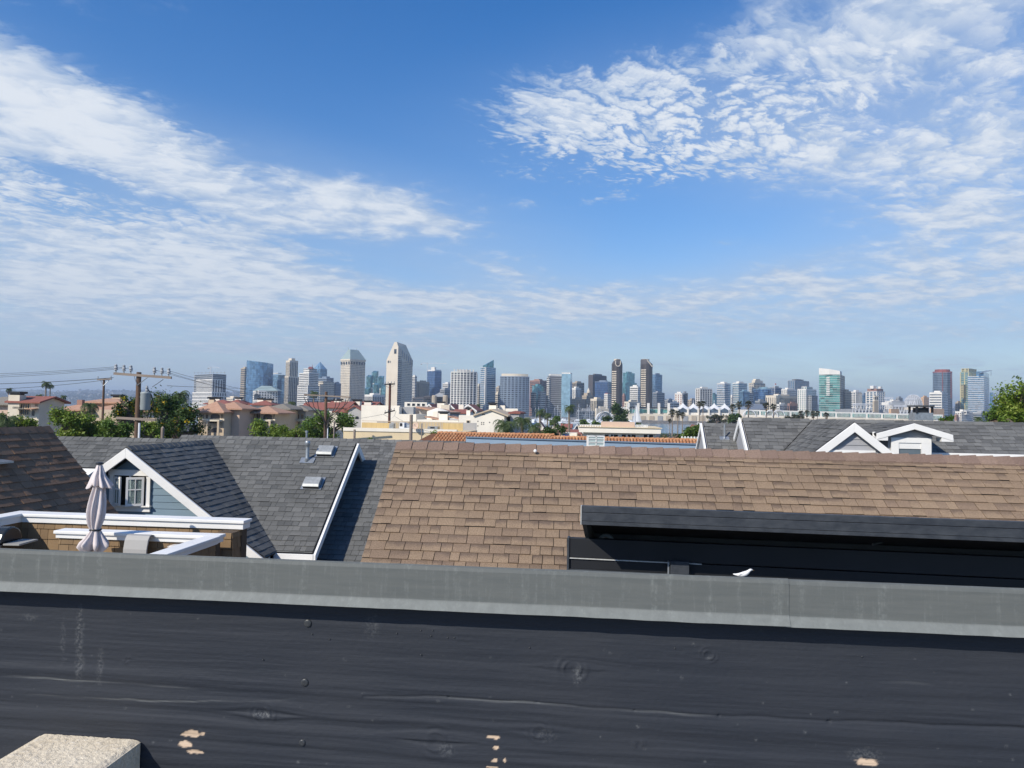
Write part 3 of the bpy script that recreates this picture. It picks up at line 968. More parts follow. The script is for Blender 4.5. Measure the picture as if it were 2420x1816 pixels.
bronze('left one of the twin bronze towers with rounded loop on crown', 1446, 1472, 849, 1180, False)
bronze('right one of the twin bronze towers with slanted crown', 1515, 1544, 849, 1180, True)
tower('teal glass tower stepping down right of the first bronze tower', 1472, 1480, 1500, 882, 1600, 40, TEALG, TEALG, 'slab', hf=.15)
tower('lower teal glass shoulder beside the stepped teal tower', 1470, 1478, 1505, 905, 1560, 40, TEALG, TEALG, 'slab', hf=.15)
tower('small red brick block between the bronze towers', 1470, 1475, 1480, 935, 1300, 45, PINKC, WINDOW, 'grid')
tower('bright white banded office block between the two bronze towers', 1489, 1507, 1515, 915, 1330, 25, WHITEC, WINDOW, 'band', fh=3.5, hf=.4)
tower('grey blue glass tower right of the second bronze tower', 1542, 1548, 1565, 886, 1560, 45, BLUEC, BLUEG, 'slab', hf=.2)
tower('low grey glass block at foot of grey blue tower', 1543, 1552, 1571, 929, 1450, 45, GREYC, GREYG, 'slab', hf=.25)
# --- right group
tower('white and rust chequered block beside dark slab, above the tents', 1595, 1612, 1616, 931, 1300, 20, WHITEC, PINKC, 'grid', bw=4, wf=.45, hf=.7)
tower('grey slab next to the chequered white block', 1612, 1616, 1626, 930, 1320, 60, GREYC, GREYG, 'slab', hf=.2)
tower('white apartment block with black balcony bands above the tents', 1645, 1654, 1683, 919, 1300, 55, WHITEC, DARKC, 'frame', fh=3.3, bw=6, wf=.25, hf=.3)
tower('small teal block peeking behind the banded apartment block', 1680, 1688, 1695, 933, 1500, 50, TEALG, TEALG, 'slab', hf=.3)
tower('pink white residential tower with rounded centre bay', 1695, 1712, 1727, 907, 1350, 50, WHITEC, BLUEG, 'slab', fh=3.3, hf=.35)
tower('pale glass condominium with white crown, twin-bayed', 1732, 1745, 1766, 906, 1360, 50, WHITEC, PALEG, 'slab', fh=3.3, hf=.28)
tower('low blue glass block before the pale condominium', 1748, 1756, 1772, 926, 1320, 50, PALEG, BLUEG, 'slab', hf=.2)
t = tower('tall stepped olive grey tower with narrow crown', 1771, 1780, 1808, 905, 1400, 50, CREAM, GREYG, 'frame', bw=5, wf=.25, hf=.3, roof=False)
add_box(t, 'crown', 1777, 1784, 1803, 905, 899, 1402, 50, CREAM); add_box(t, 'crown_top', 1780, 1786, 1797, 899, 896, 1404, 50, CREAM)
add_box(t, 'front_shaft', 1770, 1776, 1784, 970, 915, 1395, 50, WHITEC, WINDOW, 'band')
fp = fp_front(1791, 1822, 1300, 25, 6, 6)
t = building('tower', 'blue bowed glass office with white flat roof', fp, zt(1806, 920, 1300), PALEG, BLUEG2, 'slab', hf=.12)
add_box(t, 'white_penthouse', 1804, 1810, 1828, 920, 916.5, 1310, 50, WHITEC)
tower('grey glass block right of bowed blue office', 1820, 1830, 1848, 917, 1420, 50, GREYC, BLUEG2, 'slab', hf=.2)
t = tower('broad beige ribbed block in front of the right towers', 1810, 1834, 1884, 936, 1250, 50, CREAM, WINDOW, 'vert', bw=4, wf=.35)
add_box(t, 'roof_house', 1834, 1838, 1846, 936, 933, 1252, 50, WHITEC)
tower('cream stepped apartment block behind the beige ribbed block', 1847, 1860, 1882, 921, 1380, 50, WHITEC, WINDOW, 'grid', bw=4)
t = tower('dark gridded glass tower left of green hotel', 1863, 1878, 1912, 900, 1450, 50, GREYC, BLUEG, 'frame', bw=5, wf=.2, hf=.2)
add_box(t, 'dark_cap', 1872, 1880, 1896, 900, 897, 1452, 50, DARKC)
t = tower('white stepped residential tower left of the green glass hotel', 1885, 1905, 1930, 921, 1250, 48, WHITEC, TEALG, 'grid', fh=3.2, bw=4, wf=.5, hf=.6)
add_box(t, 'upper_step', 1895, 1906, 1921, 921, 914, 1252, 48, WHITEC, TEALG, 'grid'); add_box(t, 'side_wing', 1910, 1918, 1933, 975, 935, 1248, 48, GREYC, WINDOW, 'grid')
# pink and pale low blocks at the tents' back
tower('pink ribbed low block behind the small palms', 1862, 1866, 1886, 955, 1150, 55, PINKC, WINDOW, 'vert', bw=3.5)
tower('white low block with dark glass, behind the palm pair', 1836, 1842, 1862, 957, 1150, 50, WHITEC, WINDOW, 'grid', bw=4)

# green glass hotel
Y = 1120
fp = fp_box(1936, 1985, 1996, Y, 30)
z_ = zt(1960, 885, Y)
t = building('hotel_tower', 'green glass hotel slab with white curved crown and stone side', fp, z_, WHITEC, GREENG, 'slab', fh=3.4, hf=.10, roof=False)
nr = (Vector((-math.sin(R(30)), -math.cos(R(30)))))
b = MB()
for f in range(11):
    z = zt(1960, 893 + f * 4.2, Y)
    p = fp[0].lerp(fp[1], .36) + nr * .2
    e = (fp[1] - fp[0]) * .16
    b.obox((p.x, p.y, z), (e.x, e.y, 0), (nr.x * 1.5, nr.y * 1.5, 0), (0, 0, 1.5))
b.build('balconies', WHITEC, t, kind='stuff')
b = MB()
b.prism([fp[1] + nr * .3, fp[2] + Vector((.6, -.4)), fp[2] + Vector((.6, 2)), fp[1] + Vector((0, 8))], .9, z_); b.build('stone_side', TANC, t)
facade([fp[1] + nr * .5, fp[2] + Vector((.8, -.5))], 2, z_ - 1, 'grid', 3.4, 5, .4, .45).build('side_windows', WINDOW, t, kind='stuff')
b = MB(); q = [fp[0], fp[0].lerp(fp[1], .5) + nr * 2.5, fp[1], fp[1] + (fp[2] - fp[1]) * .4, fp[0] + (fp[2] - fp[1]) * .4]
b.prism(q, z_, [zt(1937, 869, Y), zt(1960, 872, Y), zt(1985, 877, Y), zt(1985, 877, Y), zt(1937, 869, Y)]); b.build('curved_crown', WHITEC, t)
tower('taupe hotel wing with small windows right of green hotel', 1990, 1997, 2012, 926, 1150, 60, TANC, WINDOW, 'grid', bw=3.4, wf=.4)
tower('white gridded office right of the taupe wing', 2011, 2022, 2037, 927, 1250, 55, WHITEC, GREYG, 'frame', bw=4, wf=.3, hf=.3)
tower('low blue glass block right of the white gridded office', 2034, 2042, 2052, 934, 1300, 55, BLUEC, BLUEG, 'slab', hf=.15)
t = tower('blue apartment block with rust top and white roof boxes', 2048, 2072, 2091, 925, 1250, 55, WHITEC, BLUEG, 'frame', bw=6, wf=.3, hf=.3, roof=False)
add_box(t, 'rust_band', 2050, 2072, 2088, 925, 919, 1252, 55, PINKC); add_box(t, 'roof_box', 2057, 2064, 2072, 919, 912, 1254, 55, WHITEC); add_box(t, 'roof_box', 2076, 2081, 2086, 919, 914, 1256, 55, WHITEC)

# library dome
t = thing('domed_library', 'grey ribbed library dome behind the white stadium trusses', 'building', (*P(2158, 960, 1350).xy, 0), 'towers of the skyline')
p = P(2158, 962, 1350); r = (P(2179, 960, 1350).x - P(2139, 960, 1350).x) / 2; hd = zt(2158, 933, 1350) - zt(2158, 962, 1350)
b = MB(); b.lathe((p.x, p.y, p.z), [(r * math.cos(a_), hd * math.sin(a_)) for a_ in [math.pi / 2 * i / 9 * .98 for i in range(10)]], 20); b.build('dome', GREYC, t, True)
b = MB()
for k in range(20):
    a_ = 2 * math.pi * k / 20
    b.tube([(p.x + math.cos(a_) * r * 1.02 * math.cos(e), p.y + math.sin(a_) * r * 1.02 * math.cos(e), p.z + hd * 1.02 * math.sin(e)) for e in [math.pi / 2 * i / 6 for i in range(6)]], .35, 4)
b.build('ribs', STEELW, t, kind='stuff')
b = MB(); b.lathe((p.x, p.y, .9), [(r, 0), (r, p.z - .9)], 20); b.build('drum', CREAM, t)
tower('orange plaster block right of the dome', 2177, 2183, 2196, 940, 1340, 55, ORANGEC, WINDOW, 'grid', wf=.25, hf=.3)
t = tower('white office block with grey bands left of the red-trimmed tower', 2197, 2226, 2241, 929, 1180, 45, WHITEC, GREYG, 'band', fh=4, hf=.4)
# red-trimmed round tower
fp = fp_round(2219, 2259, 1420, 12)
t = building('tower', 'round blue residential tower with red trim at crown', fp, zt(2238, 880, 1420), BLUEC, GREYG, 'slab', fh=3.3, hf=.3, roof=False)
c = sum(fp, Vector((0, 0))) / 12
b = MB(); b.prism([c + (p - c) * 1.02 for p in fp], zt(2238, 881, 1420), zt(2238, 878, 1420)); b.prism([c + (p - c) * .8 for p in fp], zt(2238, 878, 1420), zt(2238, 873, 1420)); b.build('red_crown', REDC, t)
b = MB()
for i in (8, 10):
    p = fp[i]; b.box((p.x, p.y - .3, zt(2238, 910, 1420)), (1.1, 1, zt(2238, 878, 1420) - zt(2238, 942, 1420)))
b.build('red_fins', REDC, t)
# yellow-topped tower and the blue prow in front
t = tower('green grey tower with yellow scaffold-like top', 2271, 2290, 2313, 879, 1480, 52, YELC, TEALG, 'frame', bw=7, wf=.2, hf=.2, roof=False)
add_box(t, 'yellow_top', 2273, 2290, 2309, 879, 871, 1482, 52, YELC, WINDOW, 'grid', bw=6)
add_box(t, 'yellow_bay', 2271, 2277, 2285, 942, 909, 1476, 52, YELC, WINDOW, 'grid', bw=5)
t = tower('blue banded tower with thin canopy prow at right', 2288, 2325, 2345, 889, 1380, 38, WHITEC, BLUEG, 'slab', fh=3.5, hf=.27, roof=False)
add_box(t, 'upper_block', 2308, 2325, 2343, 889, 878, 1382, 38, BLUEG)
b = MB(); a, c, d = P(2310, 884, 1378), P(2345, 876.5, 1372), P(2330, 877, 1400)
b.extrude([a, c, d], (0, 0, .8)); b.build('canopy', BLUEC, t)
b = MB(); b.tube([P(2342, 889, 1374), P(2342, 877, 1374)], .4, 5); b.build('canopy_post', BLUEC, t)
add_box(t, 'side_wing', 2340, 2346, 2353, 975, 928, 1384, 38, BLUEG)
t = tower('low white and rose apartment cluster under the right towers', 2258, 2272, 2300, 974, 1050, 55, WHITEC, WINDOW, 'grid', fh=3, bw=3)
add_box(t, 'rose_wing', 2256, 2260, 2266, 995, 980, 1045, 55, PINKC); add_box(t, 'tall_bay', 2278, 2284, 2292, 980, 971, 1052, 55, WHITEC, WINDOW, 'grid')
tower('grey low glass podium below the blue banded tower', 2298, 2318, 2345, 978, 1150, 50, GREYC, GREYG, 'slab', hf=.3)

# small blocks filling the gaps between the towers
for lab, xl, xc, xr, yt, Y, wm, gm, st in (('grey low block between the last bronze tower and the chequered block', 1570, 1578, 1596, 947, 1500, GREYC, WINDOW, 'grid'), ('pale low block under the hill right of the grey glass tower', 1584, 1592, 1606, 952, 1250, WHITEC, WINDOW, 'band'),
        ('tan block between the chequered block and the black-banded apartments', 1626, 1634, 1648, 946, 1500, TANC, WINDOW, 'grid'), ('white low block right of the pink white residential tower', 1724, 1730, 1738, 938, 1450, WHITEC, WINDOW, 'grid'),
        ('grey low block in front of the bowed blue office', 1785, 1795, 1812, 949, 1200, GREYC, WINDOW, 'band'), ('pale blue block between beige ribbed block and white stepped tower', 1880, 1886, 1894, 930, 1500, BLUEC, WINDOW, 'grid'),
        ('cream slab behind the stadium trusses, left', 2030, 2038, 2052, 946, 1400, CREAM, WINDOW, 'band'), ('white low block left of the library dome', 2092, 2108, 2138, 949, 1350, WHITEC, WINDOW, 'grid'), ('grey tower stub right of the library dome', 2118, 2124, 2134, 941, 1600, GREYC, WINDOW, 'grid'),
        ('tan low block between the red-trimmed and the yellow towers', 2258, 2264, 2274, 952, 1500, TANC, WINDOW, 'grid'), ('pale low block at the right foot of the blue banded tower', 2344, 2352, 2366, 957, 1400, WHITEC, WINDOW, 'band'), ('grey block between flat-roofed blue tower and grey ribbed tower', 664, 670, 678, 915, 1600, GREYC, WINDOW, 'grid'),
        ('cream low block left of the curved blue tower foot', 536, 550, 572, 941, 1400, CREAM, WINDOW, 'grid'), ('white low block below the cluster of teal shafts', 862, 880, 910, 934, 1350, WHITEC, WINDOW, 'vert'), ('grey banded block behind the white gridded hotel', 1040, 1050, 1066, 921, 1550, GREYC, WINDOW, 'band'),
        ('tan block behind the convex blue grey slab', 1172, 1178, 1186, 916, 1600, TANC, WINDOW, 'grid'), ('pale low block between the bronze towers at shore', 1476, 1486, 1516, 951, 1150, CREAM, WINDOW, 'grid')):
    tower(lab, xl, xc, xr, yt, Y, 45 if xc < 1700 else 55, wm, gm, st, bw=3.6)

# stadium: white steel trusses and sandstone piers
t = thing('stadium', 'baseball stadium with white steel truss lights and sandstone pier', 'stadium', (*P(2080, 970, 1060).xy, 0))
b = MB(); b.prism(fp_front(2012, 2160, 1070, 60), .9, zt(2080, 968, 1070)); b.build('stand', GREYC, t)
for x0, x1, yt, yb in ((2014, 2062, 958, 976), (2089, 2111, 943, 975), (2112, 2160, 962, 978), (2138, 2166, 946, 962)):
    b = MB()
    n = max(2, int((x1 - x0) / 8))
    for i in range(n):
        xa = x0 + (x1 - x0) * i / n; xb = x0 + (x1 - x0) * (i + 1) / n
        b.tube([P(xa, yb, 1062), P((xa + xb) / 2, yt, 1062), P(xb, yb, 1062)], .5, 5)
    b.tube([P(x0, yt, 1062), P(x1, yt, 1062)], .6, 5); b.tube([P(x0, yb, 1062), P(x1, yb, 1062)], .4, 5)
    b.tube([P(x0, yt - 3, 1066), P(x1, yt - 3, 1066)], .6, 5)
    b.build('truss', STEELW, t)
add_box(t, 'sandstone_pier', 2063, 2066, 2077, 975, 948, 1050, 60, TANC); add_box(t, 'sandstone_pier', 2065, 2067, 2076, 948, 935, 1052, 60, CREAM, WINDOW, 'vert', bw=4)
add_box(t, 'apricot_block', 2101, 2106, 2126, 980, 967, 1040, 60, ORANGEC); add_box(t, 'apricot_block', 2198, 2206, 2232, 985, 966, 1040, 60, ORANGEC); add_box(t, 'pale_hall', 2084, 2100, 2140, 958, 951, 1090, 60, WHITEC)

# ------------------------------------------------------------------ convention hall, shell, marina
conv = thing('convention_hall', 'long white convention hall with green glass and tent roofs on the far shore', 'building', (*P(1750, 985, 970).xy, 1))
b = MB(); b.prism(fp_front(1490, 1760, 940, 40), 1, zt(1600, 980, 940)); b.build('terrace', CREAM, conv)
for i, px in enumerate(range(1500, 1760, 20)):
    b = MB(); p = P(px, 990, 939.5)
    b.box((p.x, 939.4, 1 + (zt(px, 983, 939) - 1) / 2), (6, .5, zt(px, 983, 939) - 1.5)); b.build('terrace_opening', TANC if i % 3 else GREYC, conv)
b = MB(); b.prism(fp_front(1478, 1600, 960, 50), 1, zt(1540, 963, 960)); b.build('left_wing', WHITEC, conv)
for px in (1485, 1508, 1532, 1557, 1580):
    b = MB(); p = P(px, 980, 957); b.box((p.x, 957, (1 + zt(px, 953, 957)) / 2), (2.4, 5, zt(px, 953, 957) - 1)); b.build('pier', WHITEC, conv)
for x0, x1 in ((1488, 1505), (1511, 1529), (1535, 1554), (1560, 1577)):
    for ya, yb, m_ in ((976, 968, GREENG), (965.5, 962.5, WINDOW)):
        b = MB(); p, q = P(x0, ya, 959.5), P(x1, yb, 959.5); b.obox((p.x, 959.2, p.z), (q.x - p.x, 0, 0), (0, .6, 0), (0, 0, q.z - p.z)); b.build('window_bay', m_, conv)
TENT = mat('tent_fabric', (.74, .73, .70), (.68, .67, .65), scale=.1, rough=.8)
for i in range(5):
    cx = 1614 + i * 24.6
    x0, x1 = cx - 12.3, cx + 12.3
    b = MB()
    n = 8; rows = []
    A, B = P(x0, 967 + i * .3, 945), P(x1, 967 + i * .3, 945); ap = P(cx, 950.5 + i * .3, 965)
    for j in range(n + 1):                      # concave tent: rings shrink towards the mast
        s = j / n; k = (1 - s) ** 1.7
        z = A.z + (ap.z - A.z) * (s ** 1.0)
        ring = []
        for q in range(16):
            a_ = 2 * math.pi * q / 16
            r_ = 1 / max(abs(math.cos(a_)), abs(math.sin(a_)))
            ring.append((ap.x + math.cos(a_) * r_ * (B.x - A.x) / 2 * k, 965 + math.sin(a_) * r_ * 20 * k, z + (3.2 * abs(math.sin(2 * a_)) ** 2 * -.0)))
        rows.append(ring)
    vs = [p for r_ in rows for p in r_]
    b.faces(vs, [(j * 16 + q, j * 16 + (q + 1) % 16, (j + 1) * 16 + (q + 1) % 16, (j + 1) * 16 + q) for j in range(n) for q in range(16)])
    tent = b.build('tent', TENT, conv, True)
    b = MB(); b.tube([ap, ap + Vector((0, 0, 3))], .3, 5); b.build('mast', STEELW, tent)
    g0, g1 = P(x0 + 3, 975 + i * .3, 944.6), P(x1 - 3, 975 + i * .3, 944.6)
    gm = P(cx, 963.5 + i * .3, 944.6); e0, e1 = P(x0 + 3, 969 + i * .3, 944.6), P(x1 - 3, 969 + i * .3, 944.6)
    b = MB(); b.prism([(A.x + .5, 945), (B.x - .5, 945), (B.x - .5, 980), (A.x + .5, 980)], 1, A.z); b.build('tent_wall', WHITEC, conv)
    b = MB(); b.extrude([g0, g1, e1, gm, e0], (0, .4, 0)); b.build('gable_opening', GREYG, conv)
    b = MB(); c0, c1 = P(x0 - 1, 978, 943), P(x0 + 1.6, 955 + i * .3, 943); b.obox((c0.x, 942, 1), (c1.x - c0.x, 0, 0), (0, 3, 0), (0, 0, c1.z - 6)); b.build('column', WHITEC, conv)
# long glass gallery on the right
y_at = lambda px: 969.5 + (px - 1790) * .026
for s in range(1760, 2200, 36):
    b = MB(); z1 = zt(s + 18, y_at(s), 930); b.prism(fp_front(s, s + 36, 934, 30), 1, z1); b.build('gallery', WHITEC, conv)
    b = MB(); p, q = P(s + 3, y_at(s) + 11, 933.6), P(s + 33, y_at(s) + 3.5, 933.6); b.obox((p.x, 933.4, p.z), (q.x - p.x, 0, 0), (0, .5, 0), (0, 0, q.z - p.z)); b.build('window_bay', GREENG, conv)
    b = MB()
    for k in range(1, 10):
        x_ = p.x + (q.x - p.x) * k / 10; b.box((x_, 933.2, (p.z + q.z) / 2), (.45, .3, q.z - p.z))
    b.build('mullions', WHITEC, conv, kind='stuff')
b = MB(); b.prism(fp_front(1745, 2210, 926, 8), 1, zt(1950, 988, 926)); b.build('promenade_wall', CREAM, conv)
for cx in (1771, 1823, 1840):     # arched ends of the vaults
    b = MB(); p = P(cx, 985, 932)
    b.tube([p + Vector((math.cos(a_) * 8, 0, math.sin(a_) * 8)) for a_ in [math.pi * i / 10 for i in range(11)]], .6, 5); b.build('vault_arch', STEELW, conv)
b = MB(); a, c = P(1757, 968, 960), P(1812, 968, 960); m1 = P(1775, 954, 975); m2 = P(1800, 956, 975)
b.faces([a, c, c + Vector((0, 40, 0)), a + Vector((0, 40, 0)), m1, m2], [(0, 1, 5, 4), (1, 2, 5), (2, 3, 4, 5), (3, 0, 4)]); b.build('metal_roof', GALV, conv)
# flag
fl = thing('flagpole', 'tall flagpole with flag above the beige ribbed block', 'flagpole', P(1831, 940, 1200))
b = MB(); b.tube([P(1831, 940, 1200), P(1831, 906, 1200)], .35, 6); b.build('pole', STEELW, fl)
b = MB(); p = P(1831, 906, 1200); b.extrude([p, p + Vector((2.2, 0, -.6)), p + Vector((2.4, 0, -3)), p + Vector((0, 0, -2.6))], (0, .1, 0)); b.build('flag', REDC, fl)

# white concert shell
sh = thing('concert_shell', 'white ribbed concert shell by the marina left of the dark tree', 'building', (*P(1440, 990, 900).xy, 1))
b0 = P(1437, 996, 905); b0.z = 1.0
hz_ = zt(1437, 974, 905) - 1.0
for k in range(5):                              # nested petals, each a thick curved rib
    b = MB(); r_ = hz_ * (1 - k * .13); c = b0 + Vector((k * 2.2 - 4, -6 + k * 3.0, 0)); vs = []
    for q in range(13):
        a_ = math.pi * q / 12
        for j, (sc_, dy) in enumerate(((1.0, 0), (.92, 3.6))):
            vs.append(c + Vector((math.cos(a_) * r_ * 1.05 * sc_ - dy * .5, dy, math.sin(a_) * r_ * sc_)))
    b.faces(vs, [(q * 2, q * 2 + 2, q * 2 + 3, q * 2 + 1) for q in range(12)])
    ro = b.build('shell_ring', TENT, sh, True); sm = ro.modifiers.new('thick', 'SOLIDIFY'); sm.thickness = .8
b = MB(); b.extrude([b0 + Vector((math.cos(math.pi * q / 10) * hz_ * .5 + 4, 7, math.sin(math.pi * q / 10) * hz_ * .55)) for q in range(11)], (0, 1, 0)); b.build('back_wall', TENT, sh)
tower('cream plain hall wall behind the marina', 1407, 1410, 1440, 967, 960, 60, CREAM, WINDOW, 'grid', bw=14, wf=.15, hf=.3)
tower('long low glassy marina hall with flat roof', 1365, 1368, 1408, 972, 955, 70, GREYC, GREYG, 'slab', hf=.15)

# boats
HULL = mat('boat_hull', (.74, .75, .76), (.64, .66, .68), scale=.3, rough=.4)


def make_boat(label, L, mast):
    o = thing('moored_boat', label, 'boat', (0, 0, 0), 'boats moored in the marina')
    b = MB(); w = L * .28; vs = []
    for s, k in ((0, .8), (.35, 1), (.7, .8), (1.0, .05)):
        x = -L / 2 + L * s
        vs += [(x, -w / 2 * k, L * .12 + .35 * s), (x, w / 2 * k, L * .12 + .35 * s), (x, w / 2 * k * .6, -.2), (x, -w / 2 * k * .6, -.2)]
    fs = [(0, 3, 2, 1), (12, 13, 14, 15)]
    for i in range(3):
        a_, c_ = i * 4, i * 4 + 4
        fs += [(a_, a_ + 1, c_ + 1, c_), (a_ + 1, a_ + 2, c_ + 2, c_ + 1), (a_ + 2, a_ + 3, c_ + 3, c_ + 2), (a_ + 3, a_, c_, c_ + 3)]
    b.faces(vs, fs); b.build('hull', HULL, o)
    b = MB(); b.obox((-L * .3, -w * .3, L * .12), (L * .45, 0, 0), (0, w * .6, 0), (0, 0, L * .13)); b.obox((-L * .2, -w * .25, L * .25), (L * .25, 0, 0), (0, w * .5, 0), (0, 0, L * .08)); b.build('cabin', HULL, o)
    b = MB(); b.obox((-L * .28, -w * .31, L * .165), (L * .41, 0, 0), (0, w * .62, 0), (0, 0, L * .05)); b.build('cabin_windows', DARKGLASS, o)
    if mast:
        b = MB(); b.tube([(0, 0, L * .12), (0, 0, L * 1.35)], .12, 5); b.tube([(-L * .4, 0, L * .3), (0, 0, L * .3)], .09, 5)
        for x in (-L * .48, L * .48):
            b.tube([(x, 0, L * .14), (0, 0, L * 1.33)], .04, 4)
        b.build('mast', STEELW, o)
    return o


rb = random.Random(11)
b1 = make_boat('white motor yacht moored in the marina below the city', 13, False)
b2 = make_boat('white sailing yacht with bare mast moored in the marina', 12, True)
first = {0: b1, 1: b2}
for i in range(46):
    px = rb.uniform(1255, 1425) if i < 34 else rb.uniform(1425, 1500)
    Y = rb.uniform(640, 890)
    k = 1 if rb.random() < .32 else 0
    loc = P(px, 990, Y); loc.z = -2.0
    if first.get(k):
        o = first.pop(k); o.location = loc; o.rotation_euler = (0, 0, rb.uniform(0, 6.28))
    else:
        copy_tree((b2 if k else b1), loc, rb.uniform(0, 6.28), rb.uniform(.7, 1.25))
sb = thing('sailboat', 'sailboat with tall white sail crossing the bay', 'sailboat', (*P(1503, 1000, 780).xy, -2))
h0 = P(1503, 1000, 780); h0.z = -2
b = MB()
vs = []
for x, k in ((-6, .7), (-2, 1), (3, .8), (6.5, .05)):
    vs += [h0 + Vector((x, -1.7 * k, 1.3)), h0 + Vector((x, 1.7 * k, 1.3)), h0 + Vector((x, k, -.2)), h0 + Vector((x, -k, -.2))]
fs = [(0, 3, 2, 1), (12, 13, 14, 15)]
for i in range(3):
    a_, c_ = i * 4, i * 4 + 4
    fs += [(a_, a_ + 1, c_ + 1, c_), (a_ + 1, a_ + 2, c_ + 2, c_ + 1), (a_ + 2, a_ + 3, c_ + 3, c_ + 2), (a_ + 3, a_, c_, c_ + 3)]
b.faces(vs, fs); b.build('hull', HULL, sb)
ms = h0 + Vector((0, 0, 0)); mt = P(1501, 957, 780)
b = MB(); b.tube([(ms.x - .6, 780, -1), (mt.x, 780, mt.z + .5)], .15, 6); b.build('mast', STEELW, sb)
b = MB(); n = 8; vs = []
for j in range(n + 1):
    s = j / n; z = 1.2 + (mt.z - 1.2) * s
    for i in range(5):
        q = i / 4; wd = 6.2 * (1 - s) ** .8
        vs.append((ms.x - .3 + q * wd, 780 - math.sin(q * math.pi) * wd * .13, z))
b.faces(vs, [(j * 5 + i, j * 5 + i + 1, (j + 1) * 5 + i + 1, (j + 1) * 5 + i) for j in range(n) for i in range(4)]); b.build('mainsail', TENT, sb, True)
b = MB(); b.extrude([(ms.x - .9, 779.8, -.4), (ms.x - 4, 779.6, -.4), (ms.x - .8, 779.8, mt.z * .85)], (0, .06, 0)); b.build('jib_sail', TENT, sb)
wk = MB(); p = P(1560, 1012, 520); wk.faces([(p.x, 520, -1.98), (p.x + 26, 519, -1.98), (p.x + 27, 521.5, -1.98), (p.x + 4, 523, -1.98)], [(0, 1, 2, 3)])
struct('boat_wake', wk, mat('foam', (.7, .74, .76), (.4, .5, .55), scale=1.5))

# ------------------------------------------------------------------ the middle distance: houses, halls, poles
def plaster(name, a, b=None):
    return mat(name, a, b, rough=.9, scale=.6, bump=.15, bscale=12)


PL_CREAM = plaster('cream_plaster', (.70, .62, .48), (.60, .53, .42)); PL_WHITE = plaster('white_plaster', (.84, .775, .65), (.77, .71, .60))
PL_TAN = plaster('tan_plaster', (.56, .45, .32), (.48, .385, .275)); PL_GREY = plaster('grey_plaster', (.42, .41, .39), (.36, .35, .34))
PL_PINK = plaster('rosy_plaster', (.60, .44, .33), (.54, .40, .31))
PL_BUTTER = plaster('butter_plaster', (.72, .58, .36), (.64, .52, .34))


def tile_mat(name, a, b_, sp=.3):
    t = NT(name)
    p = t.pos()
    wv = t.N.new('ShaderNodeTexWave'); wv.inputs['Scale'].default_value = 1 / sp / 3.2; wv.inputs['Distortion'].default_value = .6
    t.L.new(p, wv.inputs[0])
    n = t.noise(p, 2.2, 5, .7)
    col = t.mix(t.rng(n, .3, .7), a, b_)
    col = t.mix(t.math('MULTIPLY', t.rng(wv.outputs['Fac'], .0, .35, 1, 0), .13), col, tuple(c * .35 for c in a))
    t.bump(wv.outputs['Fac'], .3, .03)
    return t.fin(col, .85)


TERRA = tile_mat('terracotta_tile', (.40, .215, .135), (.49, .30, .20)); REDTILE = tile_mat('red_tile', (.29, .105, .075), (.24, .085, .065)); OLIVETILE = tile_mat('grey_tile', (.25, .22, .17), (.20, .18, .15))


def lot(x0, x1, Y, th=7.0):
    """frame standing on the street with its left front corner under pixel column x0; and the width that reaches x1"""
    p = P(x0, 1000, Y); F = Frame((p.x, p.y, 0), th)
    k = (x1 - W / 2) / FP
    w = (k * Y - p.x) / (math.cos(F.th) + k * math.sin(F.th))
    F.dk = .5 if x1 < 860 else .8
    return F, w


def walls(o, F, w, d, z1, m_, z0=0.0, part='wall', a0=0.0, b0=0.0):
    d, b0 = d * F.dk, b0 * F.dk
    b = MB(); F.box(b, a0, a0 + w, b0, b0 + d, z0, z1); return b.build(part, m_, o)


def hip(o, F, w, d, ze, zr, m_, ov=.6, a0=0.0, b0=0.0):
    d, b0 = d * F.dk, b0 * F.dk
    b = MB(); A0, A1, B0, B1 = a0 - ov, a0 + w + ov, b0 - ov, b0 + d + ov
    ins = min((A1 - A0), (B1 - B0)) / 2
    if A1 - A0 >= B1 - B0:
        r = [F(A0 + ins, (B0 + B1) / 2, zr), F(A1 - ins + .01, (B0 + B1) / 2, zr)]
        fs = [(0, 1, 5, 4), (1, 2, 5), (2, 3, 4, 5), (3, 0, 4)]
    else:
        r = [F((A0 + A1) / 2, B0 + ins, zr), F((A0 + A1) / 2, B1 - ins + .01, zr)]
        fs = [(0, 1, 4), (1, 2, 5, 4), (2, 3, 5), (3, 0, 4, 5)]
    b.faces([F(A0, B0, ze), F(A1, B0, ze), F(A1, B1, ze), F(A0, B1, ze)] + r, fs)
    F.box(b, A0, A1, B0, B1, ze - .18, ze - .004)
    return b.build('roof', m_, o)


